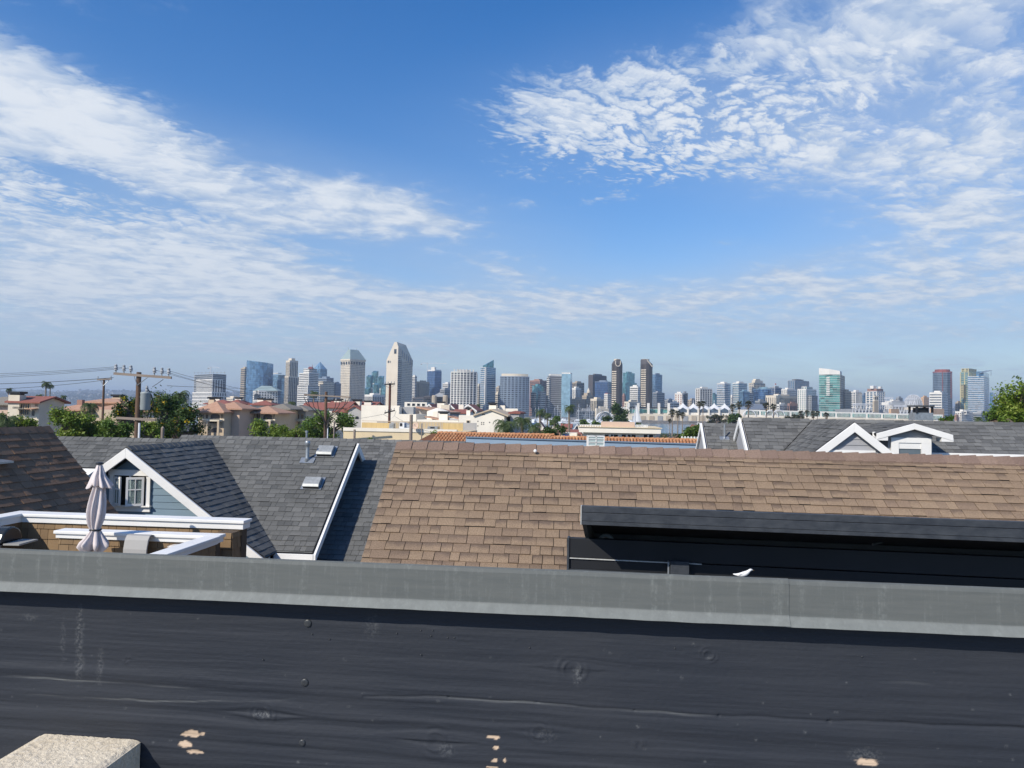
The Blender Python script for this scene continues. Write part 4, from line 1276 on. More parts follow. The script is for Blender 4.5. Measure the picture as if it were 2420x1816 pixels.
def gable(o, F, w, d, ze, zr, m_, wall_m, ov=.5, axis='x', a0=0.0, b0=0.0, barge=None):
    d, b0 = d * F.dk, b0 * F.dk
    b = MB(); th = .18
    A0, A1, B0, B1 = a0, a0 + w, b0, b0 + d
    if axis == 'x':     # ridge runs left-right
        mid = (B0 + B1) / 2; k = (zr - ze) / (d / 2)
        for s in (-1, 1):
            e = mid + s * (d / 2 + ov); z_e = zr - k * (d / 2 + ov)
            b.extrude([F(A0 - ov, mid, zr), F(A1 + ov, mid, zr), F(A1 + ov, e, z_e), F(A0 - ov, e, z_e)], (0, 0, th))
        tri = [[F(a_, B0, ze), F(a_, B1, ze), F(a_, mid, zr)] for a_ in (A0, A1)]; dv = F.u * .15
    else:
        mid = (A0 + A1) / 2; k = (zr - ze) / (w / 2)
        for s in (-1, 1):
            e = mid + s * (w / 2 + ov); z_e = zr - k * (w / 2 + ov)
            b.extrude([F(mid, B0 - ov, zr), F(mid, B1 + ov, zr), F(e, B1 + ov, z_e), F(e, B0 - ov, z_e)], (0, 0, th))
        tri = [[F(A0, b_, ze), F(A1, b_, ze), F(mid, b_, zr)] for b_ in (B0, B1)]; dv = F.w * .15
    r = b.build('roof', m_, o)
    g_ = MB(); g_.extrude(tri[0], dv); g_.extrude(tri[1], -dv); g_.build('gable_wall', wall_m, o)
    if barge and axis == 'y':
        g_ = MB()
        for s in (-1, 1):
            e = mid + s * (w / 2 + ov); z_e = zr - k * (w / 2 + ov)
            g_.extrude([F(mid, B0 - ov - .02, zr + th), F(e, B0 - ov - .02, z_e + th), F(e, B0 - ov - .02, z_e - .25), F(mid, B0 - ov - .02, zr - .25)], -F.w * .06)
        g_.build('bargeboard', barge, o)
    return r


def win(o, F, a0, a1, z0, z1, b0=0.0, frame=WHITE, mull=1):
    b = MB(); f = .08
    F.box(b, a0 - f, a1 + f, b0 - .06, b0 + .02, z0 - f, z0); F.box(b, a0 - f, a1 + f, b0 - .06, b0 + .02, z1, z1 + f)
    F.box(b, a0 - f, a0, b0 - .06, b0 + .02, z0, z1); F.box(b, a1, a1 + f, b0 - .06, b0 + .02, z0, z1)
    for i in range(mull):
        x = a0 + (a1 - a0) * (i + 1) / (mull + 1); F.box(b, x - .03, x + .03, b0 - .05, b0, z0, z1)
    w_ = b.build('window', frame, o)
    p = MB(); F.box(p, a0, a1, b0 - .02, b0 + .02, z0, z1); p.build('pane', DARKGLASS, w_)
    return w_


def chimney(o, F, a, b_, w, z0, z1, m_, cap=True):
    b = MB(); F.box(b, a, a + w, b_, b_ + w * .7, z0, z1); c = b.build('chimney', m_, o)
    if cap:
        b = MB(); F.box(b, a - .1, a + w + .1, b_ - .1, b_ + w * .7 + .1, z1 + .15, z1 + .4); F.box(b, a + .1, a + w - .1, b_ + .1, b_ + w * .6, z1, z1 + .15); b.build('chimney_cap', BLACK, c)
    return c


def arch(o, F, a0, a1, z0, z1, b0, name='archway', m_=None):
    r = (a1 - a0) / 2; n = 8
    pts = [F(a0, b0, z0), F(a1, b0, z0)] + [F(a0 + r + r * math.cos(t_), b0, z1 - r * .5 + r * .5 * math.sin(t_)) for t_ in [math.pi * i / n for i in range(n + 1)]]
    b = MB(); b.extrude(pts, F.w * -.03); return b.build(name, m_ or DARKC, o)


def rail(o, F, a0, a1, z0, z1, b0):
    b = MB(); F.box(b, a0, a1, b0, b0 + .06, z1 - .07, z1); F.box(b, a0, a1, b0, b0 + .06, z0, z0 + .05)
    n = max(3, int((a1 - a0) / .16))
    for i in range(n + 1):
        x = a0 + (a1 - a0) * i / n; F.box(b, x - .02, x + .02, b0 + .01, b0 + .05, z0, z1)
    return b.build('balcony_rail', BLACK, o)


A_ = lambda F, px: None


def fz(py, px, Y):
    return zt(px, py, Y)


# -- Spanish house at far left
Y = 85
F, w = lot(26, 94, Y)
o = thing('spanish_house', 'cream Spanish house with red roof and left chimney at far left', 'house', F(0, 0, 0))
ze, zr = fz(951, 90, Y), fz(940, 90, Y)
walls(o, F, w, 8, ze, PL_CREAM); gable(o, F, w, 8, ze, zr, REDTILE, PL_CREAM, .5, 'x')
chimney(o, F, -.2, -.3, 1.4, 0, fz(934, 35, Y), PL_CREAM)
s = w / (94 - 26)
for x0, x1, y0, y1, mu in ((49, 71, 965, 955, 3), (48, 70, 980, 969, 3), (86, 89, 960, 956, 0), (36, 40, 976, 970, 0)):
    win(o, F, (x0 - 26) * s, (x1 - 26) * s, fz(y0, x0, Y), fz(y1, x0, Y), mull=mu, frame=PL_TAN)
arch(o, F, (77 - 26) * s, (84 - 26) * s, fz(983, 80, Y), fz(970, 80, Y), 0, 'arched_window', DARKGLASS)
b = MB(); b.extrude([F((74 - 26) * s, 0, fz(965, 105, Y)), F((74 - 26) * s, -1.1, fz(968, 105, Y)), F((74 - 26) * s, 0, fz(968, 105, Y))], F.u * ((93 - 74) * s)); b.build('window_canopy', TERRA, o)
b = MB(); F.box(b, (46 - 26) * s, (72 - 26) * s, -1, 0, fz(967, 60, Y), fz(966.3, 60, Y)); b.build('balcony_slab', PL_CREAM, o)
rail(o, F, (46 - 26) * s, (72 - 26) * s, fz(966.3, 60, Y), fz(962, 60, Y), -1)
# slate house at the very edge
F, w = lot(-60, 26, 95)
o = thing('corner_house', 'house with grey slate roof cut by the left edge', 'house', F(0, 0, 0))
walls(o, F, w, 8, fz(955, 10, 95), PL_PINK); hip(o, F, w, 8, fz(955, 10, 95), fz(938, 10, 95), OLIVETILE)
# -- orange hip-roofed villa
Y = 92
F, w = lot(146, 300, Y)
o = thing('spanish_villa', 'long tan villa with orange hipped tile roofs behind the thin pole', 'house', F(0, 0, 0))
s = w / (300 - 146)
walls(o, F, w, 10, fz(968, 200, Y), PL_TAN); hip(o, F, w * .42, 7, fz(968, 160, Y), fz(953, 180, Y), TERRA, .8)
hip(o, F, w * .6, 8, fz(969, 250, Y), fz(953, 260, Y), TERRA, .8, a0=w * .46, b0=2)
hip(o, F, w * .5, 6, fz(950, 230, Y), fz(941, 230, Y), TERRA, .6, a0=w * .15, b0=6); walls(o, F, w * .5, 6, fz(950, 230, Y), PL_TAN, a0=w * .15, b0=6)
chimney(o, F, (200 - 146) * s, 5, 1.2, 0, fz(938, 205, Y), PL_TAN); chimney(o, F, (167 - 146) * s, 1, .7, 0, fz(945, 170, Y), PINKC, False)
win(o, F, (165 - 146) * s, (180 - 146) * s, fz(980, 170, Y), fz(970, 170, Y), frame=PL_TAN)
F, w = lot(300, 372, 88)
o = thing('spanish_villa', 'tan villa with stepped orange roof partly behind the transformer', 'house', F(0, 0, 0))
walls(o, F, w, 9, fz(970, 330, 88), PL_TAN); hip(o, F, w, 9, fz(970, 330, 88), fz(953, 330, 88), TERRA, .7)
win(o, F, w * .78, w * .95, fz(985, 360, 88), fz(976, 360, 88), frame=WHITE)

# -- Mediterranean condominium row
Y = 98
F, w = lot(468, 532, Y)
o = thing('condominium', 'tan condominium with orange hip roofs, dark balcony rail and arches', 'house', F(0, 0, 0))
s = w / (532 - 468); X = lambda px: (px - 468) * s
walls(o, F, w, 10, fz(973, 495, Y), PL_TAN)
hip(o, F, w * .9, 7, fz(973, 495, Y), fz(948, 480, Y), TERRA, .7); hip(o, F, w * .95, 8, fz(965, 515, Y), fz(949, 515, Y), TERRA, .7, a0=w * .35, b0=4)
walls(o, F, w * .95, 8, fz(965, 515, Y), PL_PINK, a0=w * .35, b0=4)
arch(o, F, X(499), X(521), fz(1000, 510, Y), fz(978, 510, Y), 0, 'loggia'); rail(o, F, X(498), X(522), fz(1000, 510, Y), fz(991, 510, Y), -.12)
arch(o, F, X(501), X(528), fz(1022, 510, Y), fz(1011, 510, Y), 0); win(o, F, X(476), X(482), fz(991, 480, Y), fz(980, 480, Y), frame=PL_TAN); win(o, F, X(487), X(493), fz(991, 490, Y), fz(980, 490, Y), frame=PL_TAN)
chimney(o, F, X(462), 3, .8, 0, fz(944, 463, Y), PL_TAN)
F, w = lot(533, 584, 102)
o = thing('condominium', 'tan condominium wing with grey tile roof and potted balcony', 'house', F(0, 0, 0))
s = w / (584 - 533); X = lambda px: (px - 533) * s; Y = 102
walls(o, F, w, 10, fz(976, 555, Y), PL_CREAM); hip(o, F, w * 1.0, 8, fz(974, 565, Y), fz(962, 560, Y), OLIVETILE, .8, b0=3)
walls(o, F, w * .35, 2, fz(990, 545, Y), PL_CREAM, a0=0, b0=-2, part='bay'); arch(o, F, X(545), X(558), fz(1021, 550, Y), fz(1010, 550, Y), 0); arch(o, F, X(570), X(580), fz(1018, 575, Y), fz(1008, 575, Y), 0)
win(o, F, X(546), X(552), fz(987, 548, Y), fz(977, 548, Y), frame=PL_TAN); rail(o, F, X(560), X(583), fz(1000, 570, Y), fz(990, 570, Y), -.3)
F, w = lot(584, 652, 104)
o = thing('condominium', 'tan condominium with terracotta gable roof at the middle of the row', 'house', F(0, 0, 0))
s = w / (652 - 584); X = lambda px: (px - 584) * s; Y = 104
walls(o, F, w, 10, fz(976, 610, Y), PL_TAN); hip(o, F, w, 9, fz(975, 610, Y), fz(959, 600, Y), TERRA, .8)
arch(o, F, X(624), X(645), fz(1000, 630, Y), fz(979, 630, Y), 0, 'loggia'); rail(o, F, X(622), X(647), fz(998, 630, Y), fz(990, 630, Y), -.1); win(o, F, X(607), X(615), fz(990, 610, Y), fz(978, 610, Y), frame=PL_TAN)
F, w = lot(640, 680, 112)
o = thing('condominium', 'tan condominium with olive hipped roof behind the green bush', 'house', F(0, 0, 0)); Y = 112
walls(o, F, w, 10, fz(967, 655, Y), PL_TAN); hip(o, F, w, 9, fz(966, 655, Y), fz(954, 650, Y), OLIVETILE, .9); win(o, F, w * .55, w * .75, fz(990, 665, Y), fz(978, 665, Y), frame=PL_TAN); rail(o, F, w * .5, w, fz(997, 665, Y), fz(989, 665, Y), -.3)
F, w = lot(680, 724, 116)
o = thing('condominium', 'grey condominium with grey hip roof at the right end of the row', 'house', F(0, 0, 0)); Y = 116
walls(o, F, w, 10, fz(970, 700, Y), PL_GREY); hip(o, F, w, 9, fz(969, 700, Y), fz(958, 695, Y), OLIVETILE, .7); win(o, F, w * .2, w * .35, fz(992, 690, Y), fz(980, 690, Y)); rail(o, F, w * .05, w * .4, fz(1000, 690, Y), fz(992, 690, Y), -.3)
# the condominiums' smaller openings, bands and balconies
for lab, x0, x1, Y, ws in (('dark balcony rail and arches', 468, 532, 98, ((471, 474, 984, 979), (525, 529, 990, 979), (487, 493, 1008, 999), (474, 480, 1008, 999))), ('potted balcony', 533, 584, 102, ((536, 541, 985, 979), (562, 567, 988, 979), (573, 578, 988, 979), (536, 541, 1006, 998))),
                       ('gable roof at the middle', 584, 652, 104, ((589, 593, 990, 979), (597, 601, 990, 979), (648, 651, 992, 980), (607, 615, 1008, 999), (589, 595, 1008, 999))), ('olive hipped', 640, 680, 112, ((644, 649, 988, 978), (651, 655, 988, 978), (644, 650, 1004, 997))), ('grey hip roof at the right', 680, 724, 116, ((703, 708, 990, 980), (714, 719, 990, 980), (703, 710, 1005, 998)))):
    o = next(q for q in bpy.data.objects if q.name.startswith('condominium') and lab in q.get('label', ''))
    F, w = lot(x0, x1, Y); s = w / (x1 - x0)
    for (xa, xb, ya, yb) in ws:
        win(o, F, (xa - x0) * s, (xb - x0) * s, zt(xa, ya, Y), zt(xa, yb, Y), frame=PL_TAN)
    zb = zt((x0 + x1) / 2, 994, Y)
    b = MB(); F.box(b, -.06, w + .06, -.08, 0, zb, zb + .22); b.build('string_course', PL_CREAM, o)
    b = MB(); F.box(b, w * .45, w * .95, -.9, -.08, zb - .1, zb + .12); b.build('balcony_slab', PL_CREAM, o)
    b = MB(); F.box(b, w * .45, w * .52, -.95, -.75, 0, zb); F.box(b, w * .88, w * .95, -.95, -.75, 0, zb); b.build('balcony_piers', PL_TAN, o, kind='stuff')
# red roofs with chimneys behind the row
for lab, x0, x1, yr, Y in (('red roof with white chimney just above the first condominium', 488, 540, 944, 150), ('red roof with white chimney above the middle of the condominium row', 540, 568, 944, 155), ('red roof with two chimneys left of the grey condominium', 594, 640, 946, 155)):
    F, w = lot(x0, x1, Y); o = thing('red_roofed_house', lab, 'house', F(0, 0, 0), 'red roofed houses behind the condominiums')
    walls(o, F, w, 9, fz(yr + 10, x0, Y), PL_WHITE); hip(o, F, w, 9, fz(yr + 10, x0, Y), fz(yr, x0, Y), REDTILE); chimney(o, F, .2, 2, 1.3, 0, fz(yr - 1, x0, Y), PL_WHITE)
    if x0 > 590:
        chimney(o, F, w * .5, 2, 1.3, 0, fz(yr, x0, Y), PL_PINK)
# white houses with red roofs
F, w = lot(714, 768, 130)
o = thing('white_house', 'white house with dark red roof just left of the crossarm pole', 'house', F(0, 0, 0)); Y = 130
walls(o, F, w, 10, fz(968, 740, Y), PL_WHITE); gable(o, F, w, 10, fz(968, 740, Y), fz(953, 740, Y), REDTILE, PL_WHITE, .5, 'x'); chimney(o, F, w * .7, 3, 1.4, 0, fz(950, 750, Y), PL_WHITE)
for k in (.2, .45):
    win(o, F, w * k, w * k + 1, fz(985, 740, Y), fz(975, 740, Y))
F, w = lot(776, 822, 124)
o = thing('white_house', 'white house with red awning roof and dormer right of the crossarm pole', 'house', F(0, 0, 0)); Y = 124
walls(o, F, w, 10, fz(963, 800, Y), PL_WHITE); gable(o, F, w, 10, fz(963, 800, Y), fz(951, 800, Y), REDTILE, PL_WHITE, .5, 'x'); hip(o, F, w * .6, 3, fz(973, 815, Y), fz(967, 815, Y), REDTILE, .4, a0=w * .45, b0=-2)
for k in (.55, .72, .88):
    win(o, F, w * k, w * k + .8, fz(985, 800, Y), fz(976, 800, Y), mull=0)
chimney(o, F, w * .05, 2, 1.2, 0, fz(948, 780, Y), PL_WHITE); chimney(o, F, w * .6, 6, 1.4, 0, fz(948, 805, Y), PL_WHITE)
F, w = lot(822, 856, 120)
o = thing('white_house', 'white gabled house end beside the big white block', 'house', F(0, 0, 0)); Y = 120
walls(o, F, w, 10, fz(970, 840, Y), PL_GREY); gable(o, F, w, 10, fz(970, 840, Y), fz(961, 840, Y), REDTILE, PL_GREY, .3, 'y'); win(o, F, w * .2, w * .35, fz(991, 840, Y), fz(986, 840, Y)); arch(o, F, w * .55, w * .8, fz(991, 840, Y), fz(984, 840, Y), 0, 'arched_window', DARKGLASS)
F, w = lot(820, 882, 165)
o = thing('red_roofed_house', 'long red roof with two white chimneys above the white block', 'house', F(0, 0, 0), 'red roofed houses behind the condominiums'); Y = 165
walls(o, F, w, 10, fz(962, 850, Y), PL_WHITE); gable(o, F, w, 10, fz(962, 850, Y), fz(951, 850, Y), REDTILE, PL_WHITE, .5, 'x'); chimney(o, F, w * .18, 1, 1.6, 0, fz(951, 833, Y), PL_WHITE); chimney(o, F, w * .6, 1, 1.6, 0, fz(951, 858, Y), PL_WHITE)

# -- big white flat-roofed block with the tan fence in front
Y = 112
F, w = lot(853, 985, Y)
o = thing('flat_roof_hall', 'big blank white flat-roofed building behind the dark red pole', 'building', F(0, 0, 0))
walls(o, F, w * .69, 22, fz(961, 890, Y), PL_WHITE); walls(o, F, w * .31, 20, fz(979, 960, Y), PL_WHITE, a0=w * .69 + .003, part='low_wing')
walls(o, F, w * .7, .5, fz(960, 890, Y) + .1, PL_WHITE, z0=fz(961, 890, Y), part='parapet'); walls(o, F, 1.6, 1.6, fz(962, 950, Y), GREYC, z0=fz(979, 950, Y), a0=w * .71, b0=2, part='stair_box')
b = MB(); b.extrude([F(w * .82, 8, fz(966, 965, Y)), F(w * 1.32, 8, fz(979, 1010, Y)), F(w * 1.32, 8, fz(990, 1010, Y)), F(w * .82, 8, fz(990, 965, Y))], F.w * 12); b.build('sloped_wing', PL_GREY, o)
b = MB(); b.extrude([F(w * .78, 7, fz(964, 965, Y)), F(w * 1.34, 7, fz(978, 1010, Y)), F(w * 1.34, 20, fz(978, 1010, Y)), F(w * .78, 20, fz(964, 965, Y))], (0, 0, .25)); b.build('tile_slope', TERRA, o)
Y = 104
F, w = lot(985, 1085, Y)
o = thing('flat_roof_hall', 'low white building with thick chimney and brown tile edges', 'building', F(0, 0, 0))
s = w / 100; X = lambda px: (px - 985) * s
walls(o, F, w, 18, fz(993, 1030, Y), PL_WHITE); chimney(o, F, X(1034), 1, 1.25, 0, fz(979, 1045, Y), PL_WHITE)
b = MB(); b.lathe(F(X(1014), 6, fz(993, 1014, Y)), [(1.7, 0), (1.7, 1.2), (.3, 1.7)], 16); b.build('roof_tank', PL_WHITE, o)
for x0, x1, ya, yb in ((1000, 1034, 984, 991), (1057, 1083, 983, 990)):
    b = MB(); b.extrude([F(X(x0), 1, fz(ya, x0, Y)), F(X(x1), 1, fz(yb, x1, Y)), F(X(x1), 1, fz(yb + 2.5, x1, Y)), F(X(x0), 1, fz(ya + 2.5, x0, Y))], F.w * 4); b.build('tile_edge', TERRA, o)
Y = 70
F, w = lot(812, 1082, Y)
o = thing('rooftop_store', 'butter yellow building with flat roof deck and plywood screens', 'building', F(0, 0, 0))
s = w / (1082 - 812); X = lambda px: (px - 812) * s
walls(o, F, w, 14, fz(1021, 950, Y), PL_BUTTER); walls(o, F, w, .4, fz(1013, 950, Y), PL_WHITE, z0=fz(1021, 950, Y) + .003, b0=-.1, part='parapet')
walls(o, F, w, .3, fz(1001, 950, Y), PL_GREY, z0=fz(1020, 950, Y), b0=13, part='back_screen')
PLY = mat('plywood', (.62, .46, .22), (.52, .38, .18), rough=.85, scale=3, stretch=(1, 1, .2))
b = MB(); F.box(b, X(823), X(897), 4, 4.1, fz(1014, 860, Y), fz(998, 860, Y) - .1); b.build('plywood_screen', PLY, o)
b = MB(); F.box(b, X(1028), X(1077), 4, 4.1, fz(1020, 1050, Y), fz(1001.5, 1050, Y)); b.build('plywood_screen', PLY, o)
for i in range(34):
    px = 899 + i * 3.8
    if px < 1026:
        b = MB(); F.box(b, X(px), X(px) + .075, 5, 5.06, fz(1016, px, Y), fz(1000, px, Y)); b.build('fence_slat', PLY, o)
b = MB(); F.box(b, X(822), X(1078), 4.11, 4.2, fz(999, 950, Y), fz(997.5, 950, Y)); b.build('fence_rail', PL_TAN, o)
ac = thing('air_conditioner', 'white rooftop air conditioner with black fan grille and duct', 'air conditioner', F(X(935), 2, fz(1016, 940, Y)))
b = MB(); F.box(b, X(932), X(944), 2, 3, fz(1017, 940, Y), fz(1000, 940, Y)); b.build('housing', HULL, ac); b = MB(); F.box(b, X(933.5), X(939), 1.95, 1.99, fz(1008, 940, Y), fz(1001, 940, Y)); b.build('grille', BLACK, ac)
b = MB(); b.tube([F(X(944), 2.5, fz(1008, 950, Y)), F(X(956), 2.5, fz(1009, 950, Y)), F(X(966), 2.3, fz(1013, 950, Y))], .28, 10); b.build('duct', GALV, ac); b = MB(); F.box(b, X(944), X(965), 2, 3, fz(1018, 940, Y), fz(1012, 940, Y)); b.build('base', HULL, ac)
ac = thing('air_conditioner', 'low grey rooftop unit right of the satellite dish', 'air conditioner', F(X(1010), 2, fz(1019, 1010, Y)))
b = MB(); F.box(b, X(1001), X(1025), 2, 3, fz(1018, 1010, Y), fz(1009, 1010, Y)); b.build('housing', GALV, ac); b = MB(); F.box(b, X(1008), X(1018), 1.96, 1.99, fz(1013, 1010, Y), fz(1010, 1010, Y)); b.build('grille', BLACK, ac)
ac = thing('roof_vent_box', 'small grey metal box beside the left plywood screen', 'vent', F(X(905), 2, fz(1014, 900, Y)))
b = MB(); F.box(b, X(900), X(911), 3, 3.6, fz(1014, 900, Y), fz(1002, 900, Y)); b.build('housing', GALV, ac); b = MB(); F.box(b, X(902), X(909), 2.96, 2.99, fz(1008, 900, Y), fz(1004, 900, Y)); b.build('louvre', GREYC, ac)
ds = thing('satellite_dish', 'round off-white satellite dish on the flat roof', 'satellite dish', F(X(988), -.1, fz(1020, 988, Y)))
c = F(X(988), -.4, fz(1007, 988, Y)); r_ = .33
b = MB()
rings = []
dn = Vector((-.35, -.9, .28)).normalized(); e1 = dn.orthogonal().normalized(); e2 = dn.cross(e1)
for j in range(5):
    q = j / 4
    rings.append([c + (e1 * math.cos(a_) + e2 * math.sin(a_)) * r_ * q + dn * (q * q * .1) for a_ in [2 * math.pi * k / 18 for k in range(18)]])
b.faces([p for r2 in rings for p in r2], [(j * 18 + k, j * 18 + (k + 1) % 18, (j + 1) * 18 + (k + 1) % 18, (j + 1) * 18 + k) for j in range(4) for k in range(18)])
so = b.build('reflector', PL_PINK, ds, True); sm = so.modifiers.new('thick', 'SOLIDIFY'); sm.thickness = .03
b = MB(); b.tube([c, c + dn * .3], .015, 6); b.tube([c + e2 * -r_, c + dn * .3], .012, 6); b.build('feed_arm', GALV, ds)
b = MB(); b.tube([c - dn * .02, F(X(988), -.2, fz(1020, 988, Y))], .04, 8); b.build('stand', HULL, ds)
# -- white gabled villa
Y = 95
F, w = lot(1084, 1200, Y)
o = thing('white_villa', 'white plastered villa with low gable and small square vents', 'house', F(0, 0, 0))
s = w / (1200 - 1084); X = lambda px: (px - 1084) * s
ze, zr = fz(983, 1150, Y), fz(970, 1160, Y)
walls(o, F, w * .94, 12, ze, PL_WHITE); gable(o, F, X(1198) - X(1124), 11, ze, zr, PL_TAN, PL_WHITE, .25, 'y', a0=X(1124))
win(o, F, X(1104), X(1110), fz(1006, 1107, Y), fz(995, 1107, Y), frame=PL_TAN, mull=0)
for px, py in ((1138, 999), (1143, 999), (1138, 1003), (1143, 1003), (1129, 996), (1157, 998.5), (1129, 1007), (1140, 980)):
    b = MB(); F.box(b, X(px), X(px) + (.13 if py > 985 else .35), -.02, .05, fz(py + 1.2, px, Y), fz(py - 1.2, px, Y)); b.build('vent_hole', DARKC, o)
chimney(o, F, X(1095), 2, .5, ze, fz(970, 1099, Y), PL_WHITE); chimney(o, F, X(1133), 8, 1.0, ze, fz(957, 1140, Y), PL_WHITE); chimney(o, F, X(1157), 9, .8, ze, fz(957, 1160, Y), PL_WHITE, False)
walls(o, F, X(1203) - X(1150), 6, fz(965, 1180, Y), PL_WHITE, a0=X(1150), b0=13, part='rear_block'); walls(o, F, X(1222) - X(1200), 8, fz(975, 1210, Y), PL_GREY, a0=X(1201), b0=3, part='side_wing')
hip(o, F, X(1222) - X(1200), 8, fz(975, 1210, Y), fz(971, 1210, Y), REDTILE, .2, a0=X(1201), b0=3); win(o, F, X(1209), X(1214), fz(1006, 1210, Y), fz(995, 1210, Y), b0=3, mull=0)
# white red-roofed gabled houses behind
for lab, x0, x1, yr, Y in (('white gable with red roof just above the low white building, left', 1001, 1028, 956, 190), ('white gable with small attic windows left of the villa chimney', 1048, 1078, 956, 185), ('white gable with red roof right above the white villa', 1088, 1126, 957, 180)):
    F, w = lot(x0, x1, Y); o = thing('gabled_house', lab, 'house', F(0, 0, 0), 'white gabled houses with red roofs')
    walls(o, F, w, 12, fz(yr + 13, x0, Y), PL_WHITE); gable(o, F, w, 12, fz(yr + 13, x0, Y), fz(yr, x0, Y), REDTILE, PL_WHITE, .3, 'y', barge=WHITE)
    for k in (.35, .55):
        win(o, F, w * k, w * k + .6, fz(yr + 10, x0, Y), fz(yr + 7, x0, Y), mull=0, frame=PL_WHITE)
F, w = lot(1026, 1110, 172); o = thing('red_roofed_house', 'long low red tile roof between the white gables', 'house', F(0, 0, 0)); Y = 172
walls(o, F, w, 8, fz(977, 1060, Y), PL_WHITE); gable(o, F, w, 8, fz(977, 1060, Y), fz(969, 1060, Y), REDTILE, PL_WHITE, .3, 'x'); chimney(o, F, w * .02, 2, 1.7, 0, fz(953, 1030, Y), PL_WHITE); chimney(o, F, w * .16, 1, 2, 0, fz(957, 1043, Y), PL_CREAM, False); chimney(o, F, w * .6, 4, 1.2, 0, fz(957, 1080, Y), PL_WHITE, False)
F, w = lot(955, 1010, 230); o = thing('glassy_pavilion', 'pale green glass-fronted pavilion below the tallest hotel', 'building', F(0, 0, 0)); Y = 230
walls(o, F, w, 12, fz(951, 980, Y), PL_WHITE)
for k in range(4):
    win(o, F, w * (.12 + k * .22), w * (.25 + k * .22), fz(960, 980, Y), fz(954, 980, Y), mull=0)
# -- cream flat building with broad white fascia at centre right
Y = 88
F, w = lot(1369, 1562, Y)
o = thing('flat_roof_hall', 'cream flat-roofed building with broad fascia and peach roof box', 'building', F(0, 0, 0))
s = w / (1562 - 1369); X = lambda px: (px - 1369) * s
walls(o, F, w * .9, 14, fz(1022, 1460, Y), PL_WHITE, a0=w * .05)
walls(o, F, w, 16, fz(1011, 1460, Y), PL_WHITE, z0=fz(1023, 1460, Y), b0=-1, part='fascia'); walls(o, F, X(1502) - X(1421), 5, fz(998, 1460, Y), PL_PINK, z0=fz(1010, 1460, Y), a0=X(1421), b0=1, part='roof_box')
walls(o, F, w + .3, 16.3, fz(1009.5, 1460, Y), PL_BUTTER, z0=fz(1011, 1460, Y), a0=-.15, b0=-1.15, part='roof_edge')
for x0, x1 in ((1431, 1440), (1445, 1450), (1452, 1462), (1471, 1481), (1485, 1492), (1494, 1504), (1523, 1532), (1535, 1545)):
    win(o, F, X(x0), X(x1), fz(1036, x0, Y), fz(1027, x0, Y), mull=0)
for x0, x1 in ((1372, 1420), (1504, 1530)):
    b = MB(); F.box(b, X(x0), X(x1), -.7, -.64, fz(1004.5, x0, Y), fz(1003.5, x0, Y))
    for i in range(9):
        q = X(x0) + (X(x1) - X(x0)) * i / 8; F.box(b, q - .05, q + .05, -.7, -.64, fz(1010, x0, Y), fz(1004, x0, Y))
    b.build('roof_rail', WHITE, o)
# -- ferry landing red roofs
for i, (lab, x0, x1, yr, Y) in enumerate((('red ferry-landing roof with white trim under the tall left palm', 1262, 1290, 998, 270), ('red ferry-landing roof with white triangle trim behind the dark bush', 1296, 1326, 995, 275), ('red ferry-landing roof with white attic triangle left of cream hall', 1352, 1378, 1003, 240), ('red gable roof with white dormers by the round bush', 1637, 1665, 1008, 110))):
    F, w = lot(x0, x1, Y); o = thing('landing_house', lab, 'house', F(0, 0, 0), 'red roofed ferry landing houses')
    ze = fz(yr + 18, x0, Y)
    walls(o, F, w, 10, ze, PINKC); gable(o, F, w, 10, ze, fz(yr, x0, Y), REDTILE, PL_WHITE, .4, 'y', barge=WHITE); win(o, F, w * .42, w * .58, ze + .5, ze + 1.6, mull=0)
for i, (lab, x0, x1, yr, Y) in enumerate((('long red roof strip right of the dark bush', 1326, 1352, 1003, 260), ('dull red shed roof below the slim palm', 1345, 1372, 1018, 160))):
    F, w = lot(x0, x1, Y); o = thing('landing_house', lab, 'house', F(0, 0, 0), 'red roofed ferry landing houses')
    walls(o, F, w, 8, fz(yr + 8, x0, Y), PINKC); gable(o, F, w, 8, fz(yr + 8, x0, Y), fz(yr, x0, Y), REDTILE, PINKC, .3, 'x')
F, w = lot(1327, 1365, 90); o = thing('shop_kiosk', 'small white kiosk with blue panel beside the slim palm', 'kiosk', F(0, 0, 0))
walls(o, F, w, 4, fz(1024, 1345, 90), PL_WHITE); b = MB(); F.box(b, w * .08, w * .48, -.05, .02, fz(1032, 1340, 90), fz(1027, 1340, 90)); b.build('blue_panel', mat('blue_sign', (.03, .12, .4), rough=.5), o)
F, w = lot(1612, 1665, 62); o = thing('garden_fence', 'pale green garden wall under the round bush', 'fence', F(0, 0, 0))
walls(o, F, w, .2, fz(1034, 1630, 62), plaster('mint_plaster', (.36, .46, .40)))
for i in range(8):
    b = MB(); F.box(b, w * i / 7 - .05, w * i / 7 + .05, -.05, .2, 0, fz(1032, 1630, 62)); b.build('post', WHITE, o)

# -- utility poles
WOOD = mat('weathered_pole', (.16, .095, .06), (.09, .06, .045), rough=.9, scale=6, stretch=(1, 1, .08), bump=.6, bscale=40)
WOODR = mat('red_brown_pole', (.11, .045, .035), (.07, .035, .03), rough=.85, scale=6, stretch=(1, 1, .08), bump=.5, bscale=40)
WOODG = mat('grey_timber', (.30, .24, .19), (.22, .18, .15), rough=.9, scale=6, stretch=(.1, 1, 1), bump=.5, bscale=40)
PORC = mat('porcelain', (.36, .37, .38), (.28, .29, .30), rough=.6, scale=5)
CABLE = mat('cable', (.012, .012, .014), (.02, .02, .022), rough=.6)


